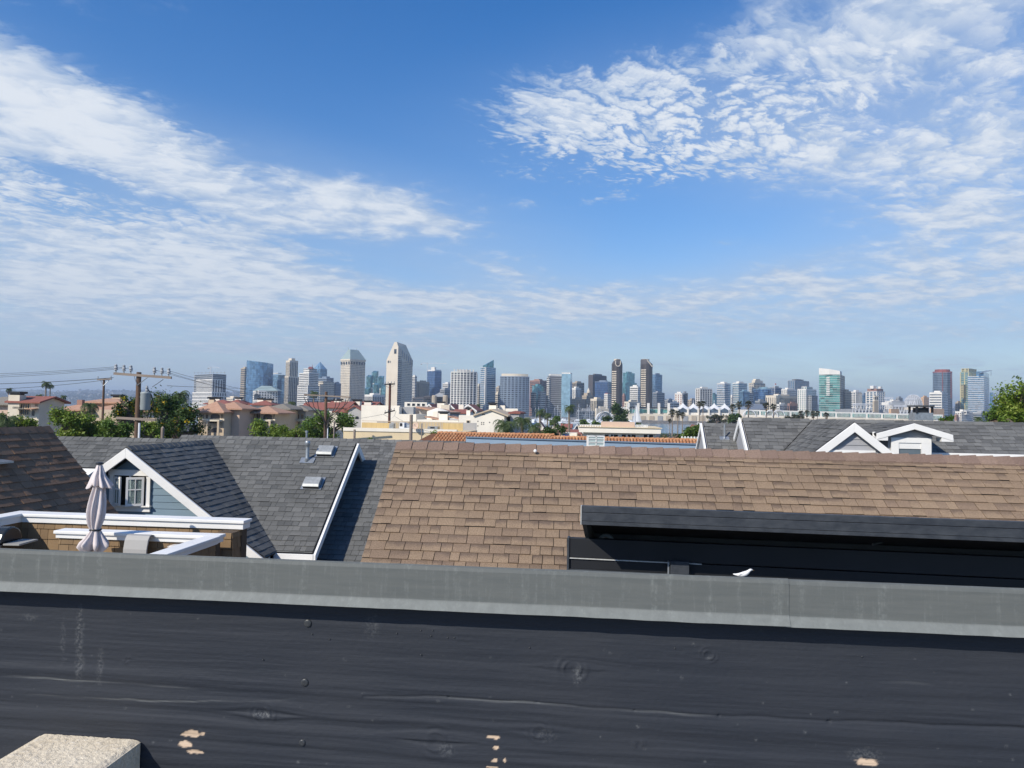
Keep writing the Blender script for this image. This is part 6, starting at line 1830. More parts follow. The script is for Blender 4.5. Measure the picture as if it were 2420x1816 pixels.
def shingle_plane(roof, O, U, V, poly, m_, quota, e=.143, wr=(.11, .27), seed=1, t=(.008, .015), first=None):
    """lays courses of tabs over a convex polygon (u, v); the largest in view become parts"""
    rr = random.Random(seed); N_ = U.cross(V).normalized()
    if N_.z < 0:
        N_ = -N_
    flip = U.cross(V).z < 0
    widths = [wr[0] + (wr[1] - wr[0]) * i / 5 for i in range(6)]
    umin, umax = min(p[0] for p in poly), max(p[0] for p in poly); vmin, vmax = min(p[1] for p in poly), max(p[1] for p in poly)
    whole, rest = [], MB()
    v = vmin; r_ = 0
    while v < vmax:
        ee = first[r_] if first and r_ < len(first) else e
        u = umin - rr.uniform(0, wr[1])
        while u < umax:
            w_ = rr.choice(widths); t1 = rr.choice(t) + rr.uniform(-.001, .001); jit = rr.uniform(-.003, .003)
            rect = [(u, v), (u + w_, v), (u + w_, v + ee + jit), (u, v + ee + jit)]
            c = clip(poly, rect)
            if len(c) >= 3:
                area = abs(sum(c[i][0] * c[(i + 1) % len(c)][1] - c[(i + 1) % len(c)][0] * c[i][1] for i in range(len(c)))) / 2
                if area > .985 * w_ * ee:
                    p = O + U * (u + w_ / 2) + V * (v + ee / 2); q = pix(p)
                    vis = q is not None and -20 < q[0] < W + 20 and -20 < q[1] < 1345
                    size = w_ * ee / max(.5, (p - CAM).length) ** 2 if vis else 0
                    whole.append((size, u, v, w_, ee, round(t1 * 2000) / 2000))
                elif area > 1e-4:
                    f = lambda q, z: O + U * q[0] + V * q[1] + N_ * z
                    zz = lambda q: .0015 + (t1 - .0015) * (q[1] - v) / ee
                    tp = [f(q, zz(q)) for q in c]; uvs = [((q[0] - u) / w_, 1 - (q[1] - v) / ee) for q in c]
                    rest.face(tp if not flip else tp[::-1], uvs if not flip else uvs[::-1])
            u += w_
        v += ee; r_ += 1
    whole.sort(key=lambda s: -s[0])
    M3 = Matrix((U, V, N_)).transposed()
    for i, (s, u, v, w_, ee, t1) in enumerate(whole):
        p = O + U * u + V * v
        if i < quota and s > 0:
            me = shingle_mesh(w_, ee, t1, m_)
            o = bpy.data.objects.new('shingle', me); COL.objects.link(o)
            o.matrix_basis = Matrix.Translation(p) @ M3.to_4x4(); adopt(o, roof)
        else:
            g_ = .0035
            q = [p + U * g_ + N_ * .0015, p + U * (w_ - g_) + N_ * .0015, p + U * (w_ - g_) + V * (ee + .002) + N_ * t1, p + U * g_ + V * (ee + .002) + N_ * t1]
            bt = [x - N_ * (.004 + (t1 if k > 1 else 0)) for k, x in enumerate(q)]
            n = len(rest.v); fs = [(3, 2, 1, 0), (2, 3, 7, 6), (3, 0, 4, 7), (1, 2, 6, 5)]
            rest.v.extend([tuple(x) for x in q + bt])
            for fi, f_ in enumerate(fs):
                rest.f.append(tuple(n + k for k in f_)); rest.uv.append([(0, 0), (1, 0), (1, 1), (0, 1)] if fi == 0 else [(0, 0)] * 4); rest.mi.append(0)
    return rest


def deck(parent, name, O, U, V, poly, th=.05, m_=None):
    N_ = U.cross(V).normalized(); N_ = -N_ if N_.z < 0 else N_
    b = MB(); b.extrude([O + U * p[0] + V * p[1] - N_ * .004 for p in poly], -N_ * th); return b.build(name, m_ or FELT, parent)


def ridge_caps(roof, p, q, Vf, Vb, m_, L=.2, w=.12, name='ridge_cap', t=.012):
    """overlapping caps folded over a ridge from p to q; Vf, Vb are the two down-slope directions"""
    d = (q - p); n = max(1, int(d.length / L)); d = d / n; L = d.length; dn = d.normalized()
    b = MB(); up = Vector((0, 0, 1)); f, k = Vf, Vb
    a0, a1 = up * .012, up * (.012 + t)
    pts = [f * w + a0, a0 + up * .004, k * w + a0, dn * (L * 1.05) + f * (w * 1.02) + a1, dn * (L * 1.05) + a1 + up * .004, dn * (L * 1.05) + k * (w * 1.02) + a1]
    low = [x - up * .022 for x in pts]
    fs = [(0, 3, 4, 1), (1, 4, 5, 2), (3, 9, 10, 4), (4, 10, 11, 5), (0, 6, 9, 3), (2, 5, 11, 8), (0, 1, 7, 6), (1, 2, 8, 7)]
    b.faces(pts + low, fs); me = b.mesh(name, m_)
    for i in range(n):
        o = bpy.data.objects.new(name, me); COL.objects.link(o); o.location = p + d * i; adopt(o, roof)


def down(horiz, slope):
    """unit vector down a roof: horizontal direction and rise per run"""
    h = horiz.normalized(); return (h - Vector((0, 0, slope))).normalized()


def slope_uv(F, V, a, b_, O):
    pass


def rest_build(roof, rest):
    if rest.f:
        rest.build('shingle_field', rest_mats.pop(), roof, kind='stuff')


rest_mats = []


def roof_plane(house, name, F, origin, U, V, poly, m_, quota, **k):
    r = deck(house, name, origin, U, V, poly)
    rest = shingle_plane(r, origin, U, V, poly, m_, quota, **k)
    if rest.f:
        rest.build('shingle_field', m_, r, kind='stuff')
    return r


# ============ the long brown roof across the middle
O = P(938, 1047, 10.0); F = Frame(O, 4.0)
bh = thing('brown_roof_house', 'house with long brown shingle roof running across the picture', 'house', F(4, 1, -O.z))
SL = .76
V = down(-F.w, SL); Vb = down(F.w, SL)
tilt = (P(2420, 1084, 9.45).z - O.z) / 7.6
U = (F.u + Vector((0, 0, tilt))).normalized(); V = (V - U * V.dot(U)).normalized()
poly = [(0, 0), (12.5, 0), (12.5, 3.9), (0, 3.9)]
r = roof_plane(bh, 'roof', F, O, U, V, poly, SH_BROWN, 262, seed=3, e=.132, wr=(.11, .22), first=[.07, .07, .075, .085])
Vb = (Vb - U * Vb.dot(U)).normalized()
deck(bh, 'rear_roof', O, U, Vb, [(0, 0), (12.5, 0), (12.5, 3.6), (0, 3.6)], .05, SH_BROWN)
ridge_caps(r, O, O + U * 12.4, V, Vb, SH_CAP, .205, .15, t=.016)
b = MB(); b.obox(O + V * 0 - Vector((0, 0, .2)), F.u * .03, V * 3.9, Vector((0, 0, .19))); b.build('rake_board', mat('rake_dark', (.08, .06, .05)), bh)
b = MB(); F.box(b, .3, 12.2, -2.6, 2.6, -O.z, -2.7); b.build('wall', plaster('brown_house_wall', (.30, .24, .18)), bh)
b = MB(); b.extrude([F(.3, 0, -.2), F(.3, -2.6, -2.2), F(.3, -2.6, -2.7), F(.3, 2.6, -2.7), F(.3, 2.6, -2.2)], F.u * .1); b.build('gable_wall', plaster('brown_gable', (.30, .24, .18)), bh)
nl = P(1265, 1061, 9.72); b = MB(); b.lathe(nl - Vector((0, 0, .05)), [(.012, 0), (.022, .012), (.022, .03), (.008, .042)], 10); b.build('white_fastener', WHITE, r)

# ============ dark brown roof at the left edge, facing right
O = P(116, 1010, 14.6); F = Frame(O, 5.0)
lh = thing('dark_roof_house', 'house with dark brown shingle roof at left edge behind the terrace', 'house', F(-1, -2, -O.z))
U = -F.w; V = down(F.u, 1.10); Vb = down(-F.u, 1.10)
# rake at the far end leans: cut the polygon along the seen edge
r = roof_plane(lh, 'roof', F, O, U, V, [(0, 0), (3.1, 0), (3.1, 3.0), (0, 3.0)], SH_DARK, 270, seed=5, e=.15, wr=(.16, .32))
deck(lh, 'rear_roof', O, U, Vb, [(0, 0), (3.1, 0), (3.1, 3.3), (0, 3.3)], .05, SH_DARK)
ridge_caps(r, O + U * 3.1, O, V, Vb, SH_DARK, .22, .14)
b = MB(); F.box(b, -2.1, 1.7, -3.0, -.2, -O.z, -2.6); b.build('wall', plaster('tan_shingle_wall', (.20, .14, .10)), lh)
b = MB(); p = P(-34, 1092, 12.3); b.obox(p + Vector((-.22, 0, .0)), (.32, .05, -.05), (0, .5, 0), (0, 0, .03)); b.build('vent_flashing', GALV, lh)

# ============ blue gabled house
F = Frame((0, 0, 0), 4.5); O = P(297, 1057, 15.0) + F.w * .17; F.o = O; S = .727
hb = thing('blue_house', 'blue clapboard house with white bargeboards and charcoal roofs', 'house', F(1, 2, -O.z))
RB, EB = 3.42, .50                           # ridge and front eave of the main roof, behind the gable face
sl = math.hypot(1, S)
# main roof, facing us
V = down(-F.w, S); Vb = down(F.w, S); Om = F(0, RB, 0)
vv = lambda b_: (RB - b_) * sl
r = roof_plane(hb, 'main_roof', F, Om, F.u, V, [(0, 0), (3.66, 0), (3.66, vv(EB)), (RB - EB, vv(EB))], SH_GREY, 190, seed=7, e=.143, wr=(.12, .25))
ridge_caps(r, Om, Om + F.u * 3.66, V, Vb, SH_GREY, .2, .13)
deck(hb, 'rear_roof', Om, F.u, Vb, [(-4.4, 0), (3.66, 0), (3.66, 3.0), (-4.4, 3.0)], .05, SH_GREY)
r2 = roof_plane(hb, 'left_roof', F, Om, F.u, V, [(-4.4, 0), (0, 0), (-.85, vv(2.5)), (-4.4, vv(2.5))], SH_GREY, 30, seed=8, e=.143, wr=(.12, .25))
ridge_caps(r2, Om - F.u * 4.4, Om, V, Vb, SH_GREY, .2, .13)
# gable roof, right slope (in shade) and left slope
GO = F(0, -.12, 0); Vr, Vl = down(F.u, S), down(-F.u, S)
n_ = RB + .12
r3 = roof_plane(hb, 'gable_roof', F, GO, F.w, Vr, [(0, 0), (n_, 0), (EB + .12, (RB - EB) * sl), (0, (RB - EB) * sl)], SH_GREY, 75, seed=9, e=.143, wr=(.12, .25))
deck(hb, 'gable_roof_left', GO, F.w, Vl, [(0, 0), (n_, 0), (EB + .12, (RB - EB) * sl), (0, (RB - EB) * sl)], .04, SH_GREY)
ridge_caps(r3, GO + F.w * n_, GO, Vr, Vl, SH_GREY, .2, .12)


def barge(parent, F, a0, z0, a1, z1, b_, h=.16, th=.05, name='bargeboard'):
    """board along a sloping edge in a face of constant b"""
    b = MB(); b.extrude([F(a0, b_, z0), F(a1, b_, z1), F(a1, b_, z1 - h), F(a0, b_, z0 - h)], F.w * th); return bevel(b.build(name, WHITE, parent), .006)


hw = RB - EB
hv = .20
barge(hb, F, 0, -.02, hw, -.02 - hw * S, -.17, hv); barge(hb, F, 0, -.02, -hw, -.02 - hw * S, -.17, hv)
# gable wall: one board after another
gw = .13
zb = -2.35
k = 0; z = zb
bh_ = .137
while z < -.25:
    z1 = min(z + bh_, -.2)
    half = lambda q: max(.02, (-q - .2) / S)
    if half(z) > .1:
        b = MB(); a_lo, a_hi = min(half(z), hw - .1), min(half(z1), hw - .1)
        b.extrude([F(-a_lo, gw, z), F(a_lo, gw, z), F(a_hi, gw + .012, z1 + .008), F(-a_hi, gw + .012, z1 + .008)], F.w * .02); b.build('clapboard', SIDING_BLUE, hb)
    z = z1; k += 1
b = MB(); b.extrude([F(-hw + .05, gw + .05, zb - 1), F(hw - .05, gw + .05, zb - 1), F(hw - .05, gw + .05, -hw * S), F(0, gw + .05, -.22), F(-hw + .05, gw + .05, -hw * S)], F.w * .1); b.build('gable_wall', SIDING_BLUE, hb)
b = MB(); F.box(b, -hw + .1, 3.5, gw + .3, 6.2, -O.z, -2.3); b.build('wall', SIDING_BLUE, hb)
# soffit shade board under the gable and the main eave fascia
for (a0, a1, b_, z_, nm) in ((hw - .05, 3.7, EB - .06, -(RB - EB) * S - .02, 'eave_fascia'), (-4.4, -.9, 2.44, -(RB - 2.5) * S - .02, 'eave_fascia')):
    b = MB(); F.box(b, a0, a1, b_, b_ + .04, z_ - .15, z_); bevel(b.build(nm, WHITE, hb), .006)
b = MB(); F.box(b, -3.2, -1.3, 2.0, 2.2, -1.12, -1.0); F.box(b, -3.0, -1.3, 2.1, 2.9, -1.0, -.97); b.build('eave_return', WHITE, hb)
b = MB(); F.box(b, -4.3, -1.4, 2.6, 2.7, -2.4, -.75); b.build('left_wall', SIDING_BLUE, hb)
# right gable end of the main roof
b = MB(); b.extrude([F(3.70, RB, .0), F(3.70, EB - .05, -(RB - EB) * S - .03), F(3.70, EB - .05, -(RB - EB) * S - .19), F(3.70, RB, -.2)], F.u * .05); bevel(b.build('rake_board', WHITE, hb), .006)
b = MB(); b.extrude([F(3.70, RB, .0), F(3.70, RB + 3, -3 * S), F(3.70, RB + 3, -3 * S - .2), F(3.70, RB, -.2)], F.u * .05); bevel(b.build('rake_board', WHITE, hb), .006)
b = MB(); b.extrude([F(3.45, RB, -.2), F(3.45, EB + .3, -2.2), F(3.45, EB + .3, -4), F(3.45, RB + 2.9, -4), F(3.45, RB + 2.9, -2.2)], F.u * .08); b.build('end_wall', SIDING_BLUE, hb)
b = MB(); F.box(b, 2.6, 3.8, EB - .35, EB - .07, -2.36, -2.3); F.box(b, 2.9, 3.75, EB - .3, EB - .07, -2.6, -2.36); b.build('eave_box', SIDING_GREY, hb)
# lower wing to the right, in the main roof's shadow
WO = F(3.50, 3.85, -.45)
r4 = roof_plane(hb, 'wing_roof', F, WO, F.u, V, [(0, 0), (4.5, 0), (4.5, 5.4), (0, 5.4)], SH_GREY, 0, seed=10, e=.143, wr=(.12, .25))
deck(hb, 'wing_rear_roof', WO, F.u, Vb, [(0, 0), (4.2, 0), (4.2, 3.0), (0, 3.0)], .05, SH_GREY); ridge_caps(r4, WO, WO + F.u * 4.0, V, Vb, SH_GREY, .22, .13)
b = MB(); F.box(b, 3.8, 7.8, -.8, 6.0, -O.z, -3.6); b.build('wing_wall', SIDING_GREY, hb)
# window with two open casements
wl, wr_, wt, wb = F.loc(P(270, 1125, 15.3))[0], F.loc(P(350, 1125, 15.3))[0], F.loc(P(300, 1124, 15.3))[2], F.loc(P(300, 1197, 15.3))[2]
b0 = gw - .045
b = MB(); F.box(b, wl - .09, wl, b0, gw, wb, wt); F.box(b, wr_, wr_ + .09, b0, gw, wb, wt); F.box(b, wl - .11, wr_ + .11, b0 - .015, gw, wt, wt + .12); F.box(b, wl - .10, wr_ + .10, b0, gw, wb - .10, wb); F.box(b, wl - .12, wr_ + .12, b0 - .05, gw, wb - .001, wb + .025)
wf = b.build('window', WHITE, hb); bevel(wf, .004)
b = MB(); F.box(b, wl, wr_, gw - .006, gw + .0, wb, wt); b.build('dark_room', mat('room_dark', (.012, .011, .010)), wf)
b = MB(); F.box(b, (wl + wr_) / 2 - .02, (wl + wr_) / 2 + .02, b0 + .01, gw, wb, wt); b.build('mullion', WHITE, wf)


def casement(hinge_a, ang, wdt):
    """a glazed leaf swung out from the wall"""
    c, s = math.cos(ang), -math.sin(ang)
    D = F.u * c + F.w * s; Nn = F.u * -s + F.w * c
    o = F(hinge_a, b0 - .01, wb + .03); h = wt - wb - .05; f = .045
    b = MB()
    for (x0, x1, z0, z1) in ((0, f, 0, h), (wdt - f, wdt, 0, h), (f, wdt - f, 0, f), (f, wdt - f, h - f, h), (f, wdt - f, h * .55, h * .55 + .02), (wdt * .45, wdt * .45 + .018, f, h - f)):
        b.obox(o + D * x0 + Vector((0, 0, z0)), D * (x1 - x0), Nn * .03, Vector((0, 0, z1 - z0)))
    leaf = b.build('casement', WHITE, wf)
    b = MB(); b.obox(o + D * f + Nn * .01 + Vector((0, 0, f)), D * (wdt - 2 * f), Nn * .008, Vector((0, 0, h - 2 * f)))
    g_ = NT('casement_glass' + str(wdt)); g_.fin((.55, .66, .64), .05, 0, .5); g_.b.inputs['Transmission Weight'].default_value = .75; g_.b.inputs['IOR'].default_value = 1.2
    b.build('pane', g_.m, wf)


casement(wl + .01, R(30), .24); casement(wr_ - .03, R(180 - 28) , .33)
# vents on the main roof
def on_main(px, py):
    """point of the main roof plane under a pixel"""
    d = ray(px, py); N_ = F.u.cross(V).normalized(); t_ = (Om - CAM).dot(N_) / d.dot(N_); return CAM + d * t_


N_ = F.u.cross(V); N_ = N_ if N_.z > 0 else -N_
p = on_main(726, 1090)
pv = thing('vent_pipe', 'galvanised vent pipe with cap on the charcoal roof', 'vent pipe', p)
b = MB(); b.lathe(p, [(.075, -.02), (.045, .08), (.042, .32), (.042, .36), (.06, .37), (.06, .47), (.05, .48)], 16); b.build('pipe', GALV, pv, True)
b = MB(); b.obox(p - F.u * .16 + V * .10 + N_ * .016, F.u * .34, -V * .2, N_ * .012); b.build('flashing', GALV, pv)
for lab, px, py, tw in (('upper metal box vent beside the vent pipe on the charcoal roof', 768, 1076, .38), ('lower metal box vent on the charcoal roof', 737, 1152, .38)):
    p = on_main(px, py); bv = thing('box_vent', lab, 'roof vent', p)
    b = MB(); b.obox(p - F.u * (tw / 2 + .05) + V * .10 + N_ * .017, F.u * (tw + .1), -V * .42, N_ * .01); b.build('flange', GALV, bv)
    a = p - F.u * tw / 2
    b = MB(); b.extrude([a + V * .06 + N_ * .03, a + V * .08 + N_ * .09, a + V * .02 + N_ * .125, a - V * .22 + N_ * .125, a - V * .28 + N_ * .03], F.u * tw); bevel(b.build('hood', mat('bright_metal', (.40, .41, .40), (.30, .31, .30), rough=.5, scale=12, metal=.3), bv), .008)
    b = MB(); b.obox(a + F.u * .02 + V * .075 + N_ * .032, F.u * (tw - .04), V * .008, N_ * .05); b.build('louvre', BLACK, bv)

# ============ charcoal house behind
O = P(450, 1030, 24.0); F2 = Frame(O, 8.0)
hc = thing('rear_charcoal_house', 'house behind with long charcoal roof ridge above the blue house', 'house', F2(3, 0, -O.z))
V2, Vb2 = down(-F2.w, .727), down(F2.w, .727)
r = roof_plane(hc, 'roof', F2, O, F2.u, V2, [(-.3, 0), (9.2, 0), (9.2, 4.5), (-.3, 4.5)], SH_GREY2, 60, seed=12, e=.143, wr=(.12, .25)); deck(hc, 'rear_roof', O, F2.u, Vb2, [(-.3, 0), (9.2, 0), (9.2, 4), (-.3, 4)], .05, SH_GREY2)
ridge_caps(r, O - F2.u * .3, O + F2.u * 9.0, V2, Vb2, SH_GREY2, .22, .13)
b = MB(); F2.box(b, 0, 9, -3, 3.2, -O.z, -2.6); b.build('wall', SIDING_GREY, hc)
p = O + F2.u * 3.75 + F2.w * .4; p.z -= .35
pv = thing('vent_pipe', 'thin vent pipe rising behind the rear charcoal ridge', 'vent pipe', p); b = MB(); b.lathe(p, [(.03, 0), (.03, .5), (.045, .51), (.045, .58)], 10); b.build('pipe', GALV, pv); b = MB(); b.box(p, (.25, .25, .03)); b.build('flashing', GALV, pv)

# ============ grey gabled house at right
O = P(1755, 989, 20.0); F = Frame(O, 7.0); S = .727; sl = math.hypot(1, S)
hg = thing('grey_house', 'grey house at right with white gables, dormer and charcoal roofs', 'house', F(4, 1, -O.z))
V, Vb = down(-F.w, S), down(F.w, S)
CA, CB, CS = F.loc(P(2015, 998, 16.6))[0], F.loc(P(2015, 998, 16.6))[1], .80     # cross gable peak
CZ = F.loc(P(2015, 998, 16.6))[2]
EA = -1.05                                     # right-hand eave, close under the ridge
right_a = CA + 1.35
r = roof_plane(hg, 'main_roof', F, O, F.u, V, [(0, 0), (CA, 0), (CA - 1.6 * S / CS, 1.6 * sl), (0, 1.6 * sl)], SH_GREY2, 95, seed=20, e=.143, wr=(.13, .26))
r5 = roof_plane(hg, 'right_roof', F, O, F.u, V, [(CA, 0), (9.5, 0), (9.5, -EA * sl), (CA + 1.2, -EA * sl)], SH_GREY2, 110, seed=21, e=.143, wr=(.13, .26))
deck(hg, 'rear_roof', O, F.u, Vb, [(0, 0), (9.5, 0), (9.5, 4), (0, 4)], .05, SH_GREY2)
ridge_caps(r, O, O + F.u * (CA - .1), V, Vb, SH_GREY2, .24, .12); ridge_caps(r5, O + F.u * (CA + .1), O + F.u * 9.4, V, Vb, SH_GREY2, .24, .12)
# cross gable
CO = F(CA, CB - .1, CZ); Cr, Cl = down(F.u, CS), down(-F.u, CS); cl_ = math.hypot(1, CS)
r6 = roof_plane(hg, 'cross_gable_roof', F, CO, F.w, Cl, [(0, 0), (-CB + .1, 0), (-CB + .1 - 1.6, 1.6 * S / CS * cl_), (0, 1.6 * S / CS * cl_)], SH_GREY2, 70, seed=22, e=.143, wr=(.13, .26))
deck(hg, 'cross_gable_right', CO, F.w, Cr, [(0, 0), (-CB + .1, 0), (-CB - 1.4, 1.5 * cl_), (0, 1.5 * cl_)], .04, SH_GREY2)
ridge_caps(r6, CO + F.w * (-CB), CO, Cl, Cr, SH_GREY2, .2, .11)
for sg in (-1, 1):
    b = MB(); e_ = 1.7
    b.extrude([F(CA, CB - .16, CZ - .01), F(CA + sg * e_, CB - .16, CZ - .01 - e_ * CS), F(CA + sg * e_, CB - .16, CZ - .22 - e_ * CS), F(CA, CB - .16, CZ - .22)], F.w * .05); bevel(b.build('bargeboard', WHITE, hg), .006)
z = CZ - 2.2
while z < CZ - .3:
    half = (CZ - .18 - z - .13) / CS; h2 = (CZ - .18 - z) / CS
    b = MB(); b.extrude([F(CA - h2, CB - .06, z), F(CA + h2, CB - .06, z), F(CA + half, CB - .045, z + .135), F(CA - half, CB - .045, z + .135)], F.w * .02); b.build('clapboard', SIDING_GREY, hg); z += .13
b = MB(); b.extrude([F(CA - 1.7, CB - .02, CZ - 2.4), F(CA + 1.7, CB - .02, CZ - 2.4), F(CA + 1.7, CB - .02, CZ - .2 - 1.7 * CS), F(CA, CB - .02, CZ - .25), F(CA - 1.7, CB - .02, CZ - .2 - 1.7 * CS)], F.w * .1); b.build('gable_wall', SIDING_GREY, hg)
b = MB(); zz = F.loc(P(2010, 1063, 16.8))[2]; F.box(b, CA - .55, CA + .45, CB - .10, CB - .061, zz - .5, zz); b.build('window_head', WHITE, hg)
# left gable ends
for nm, OO, a_, zt_ in (('second', O, 0.0, 0.0),):
    for sg in (-1, 1):
        b = MB(); b.extrude([F(a_ - .06, 0, .02), F(a_ - .06, sg * 3, .02 - 3 * S), F(a_ - .06, sg * 3, -.17 - 3 * S), F(a_ - .06, 0, -.17)], -F.u * .05); bevel(b.build('rake_board', WHITE, hg), .006)
    b = MB(); b.extrude([F(-.05, 0, -.1), F(-.05, -2.6, -.1 - 2.6 * S), F(-.05, -2.6, -2.6), F(-.05, 2.6, -2.6), F(-.05, 2.6, -.1 - 2.6 * S)], F.u * .1); b.build('left_gable_wall', SIDING_GREY, hg)
# small left section with its own gable
O1 = P(1664, 1002, 21.4); F1 = Frame(O1, 7.0)
wd = F1.loc(O)[0] + .05
r7 = roof_plane(hg, 'low_roof', F1, O1, F1.u, V, [(0, 0), (wd, 0), (wd, 3), (0, 3)], SH_GREY2, 20, seed=23, e=.143, wr=(.13, .26))
deck(hg, 'low_rear_roof', O1, F1.u, Vb, [(0, 0), (wd, 0), (wd, 3), (0, 3)], .05, SH_GREY2); ridge_caps(r7, O1, O1 + F1.u * wd, V, Vb, SH_GREY2, .24, .11)
for sg in (-1, 1):
    b = MB(); b.extrude([F1(-.06, 0, .02), F1(-.06, sg * 2.5, .02 - 2.5 * S), F1(-.06, sg * 2.5, -.14 - 2.5 * S), F1(-.06, 0, -.14)], -F1.u * .05); bevel(b.build('rake_board', WHITE, hg), .006)
b = MB(); b.extrude([F1(-.05, 0, -.1), F1(-.05, -2.2, -.1 - 2.2 * S), F1(-.05, -2.2, -2.6), F1(-.05, 2.2, -2.6), F1(-.05, 2.2, -.1 - 2.2 * S)], F1.u * .1); b.build('left_gable_wall', SIDING_GREY, hg)
b = MB(); F.box(b, .2, 9.3, -2.2, 3, -O.z, -1.9); F1.box(b, .2, wd - .1, -2, 2, -O1.z, -1.9); b.build('wall', SIDING_GREY, hg)
# right-hand eave, wall and windows under it
z_e = EA * S
b = MB(); F.box(b, CA + 2.3, 9.6, EA - .1, EA - .06, z_e - .13, z_e + .01); bevel(b.build('eave_fascia', WHITE, hg), .006)
b = MB(); F.box(b, CA + 1.2, 9.4, EA + .2, EA + .35, -2.0, z_e - .1); b.build('right_wall', SIDING_GREY, hg)
a0 = F.loc(P(2257, 1070, 19.0))[0]; a1 = F.loc(P(2348, 1070, 19.0))[0]
b = MB(); F.box(b, a0, a1, EA + .14, EA + .2, z_e - .6, z_e - .14); b.build('window_head', mat('pale_trim', (.55, .58, .62), (.5, .53, .57)), hg)
# dormer
DO = P(2160, 1001, 17.4); da, db, dz = F.loc(DO); DS = .30; hwid = .84
Dl, Dr = down(-F.u, DS), down(F.u, DS); dl_ = math.hypot(1, DS)
r8 = roof_plane(hg, 'dormer_roof', F, DO, F.w, Dl, [(0, 0), (-db, 0), (-db - .4, hwid * dl_), (0, hwid * dl_)], SH_GREY2, 12, seed=24, e=.143, wr=(.13, .26)); roof_plane(hg, 'dormer_roof', F, DO, F.w, Dr, [(0, 0), (-db, 0), (-db - .4, hwid * dl_), (0, hwid * dl_)], SH_GREY2, 12, seed=25, e=.143, wr=(.13, .26))
for sg in (-1, 1):
    b = MB(); b.extrude([F(da, db - .05, dz), F(da + sg * hwid, db - .05, dz - hwid * DS), F(da + sg * hwid, db - .05, dz - .14 - hwid * DS), F(da, db - .05, dz - .14)], F.w * .05); bevel(b.build('bargeboard', WHITE, hg), .006)
    b = MB(); F.box(b, da + sg * (hwid - .12) - .13, da + sg * (hwid - .12) + .13, db - .04, db + .25, dz - hwid * DS - .16, dz - hwid * DS - .07); b.build('eave_return', WHITE, hg)
b = MB(); b.extrude([F(da - .52, db + .15, dz - 1.3), F(da + .46, db + .15, dz - 1.3), F(da + .46, db + .15, dz - .46 * DS - .06), F(da, db + .15, dz - .05), F(da - .52, db + .15, dz - .52 * DS - .06)], F.w * 2.0); b.build('dormer_wall', SIDING_GREY, hg)
t0 = dz - .34
b = MB(); F.box(b, da - .47, da + .42, db + .09, db + .149, t0 - .12, t0); F.box(b, da - .47, da - .30, db + .09, db + .149, t0 - 1, t0 - .121); F.box(b, da + .20, da + .42, db + .09, db + .149, t0 - 1, t0 - .121)
F.box(b, da - .298, da + .198, db + .11, db + .149, t0 - .26, t0 - .121); wdw = b.build('dormer_window', WHITE, hg)
b = MB(); F.box(b, da - .298, da + .198, db + .13, db + .148, t0 - 1, t0 - .261); b.build('pane', mat('blind_glass', (.10, .13, .15), (.13, .16, .18), rough=.1), wdw)
b = MB(); b.tube([F(da - hwid + .02, db + .2, dz - .22), F(da - hwid + .02, db + .2, dz - .6)], .035, 8); b.build('downpipe', WHITE, hg)
# roof pipe and chimney
d_ = ray(1712, 1037); n_ = F1.u.cross(V); p = CAM + d_ * ((O1 - CAM).dot(n_) / d_.dot(n_))
pv = thing('vent_pipe', 'slim grey vent pipe on the low charcoal roof at right', 'vent pipe', p); b = MB(); b.lathe(p, [(.05, 0), (.025, .05), (.022, .4)], 12); b.build('pipe', GALV, pv); b = MB(); b.obox(p - F.u * .13 + V * .07, F.u * .26, -V * .14, Vector((0, 0, .02))); b.build('flashing', GALV, pv)
c = P(2176, 975, 21.6)
ch = thing('roof_chimney', 'dark metal chimney housing with flat cap behind the grey ridge', 'chimney', (c.x, c.y, c.z - .6))
b = MB(); b.box((c.x, c.y, c.z - .12), (.50, .45, .22), -F.th); b.box((c.x + .1, c.y, c.z - .4), (.9, .6, .16), -F.th); b.build('base', GALV, ch); b = MB()
for dx, dy in ((-.22, -.2), (.22, -.2), (-.22, .2), (.22, .2)):
    b.box((c.x + dx, c.y + dy, c.z + .07), (.05, .05, .2))
b.box((c.x, c.y, c.z + .05), (.3, .3, .16)); b.build('flue', BLACK, ch)
b = MB(); b.box((c.x, c.y, c.z + .18), (.56, .5, .04), -F.th); b.build('cap', mat('old_metal', (.12, .12, .115), (.08, .08, .08), rough=.5, metal=.4), ch)

# ============ orange clay tile roof with blue-grey parapet
ORT = NT('clay_tile'); rr_ = ORT.rand(); ORT.fin(ORT.mix(ORT.rng(ORT.noise(ORT.pos(), 14, 3), .3, .7), ORT.ramp(rr_, [(0, (.42, .17, .07)), (.5, (.50, .24, .11)), (1, (.58, .33, .17))]), (.40, .19, .09)), .85); ORT = ORT.m
O = P(1034, 1024, 40.0); F = Frame(O, 6.0)
ht = thing('tile_roof_house', 'house with orange clay barrel tile roof and blue-grey parapet', 'house', F(6, 0, -O.z))
V = down(-F.w, .45); U = F.u; N_ = U.cross(V); N_ = N_ if N_.z > 0 else -N_


def barrel(O_, n, rows, w=.17, L=.26, skew=0.0):
    b = MB()
    for i in range(n):
        for j in range(rows):
            p = O_ + U * (i * w + skew * j) + V * (j * L); vs = []
            for q, (s, lift) in enumerate(((0, .0), (1.08, .035))):
                for k in range(6):
                    a_ = math.pi * k / 5; vs.append(p + V * (L * s) + U * (w / 2 - math.cos(a_) * w * .42) + N_ * (math.sin(a_) * w * .36 + lift))
            b.faces(vs, [(k, k + 1, k + 7, k + 6) for k in range(5)] + [tuple(range(6, 12))])
    return b


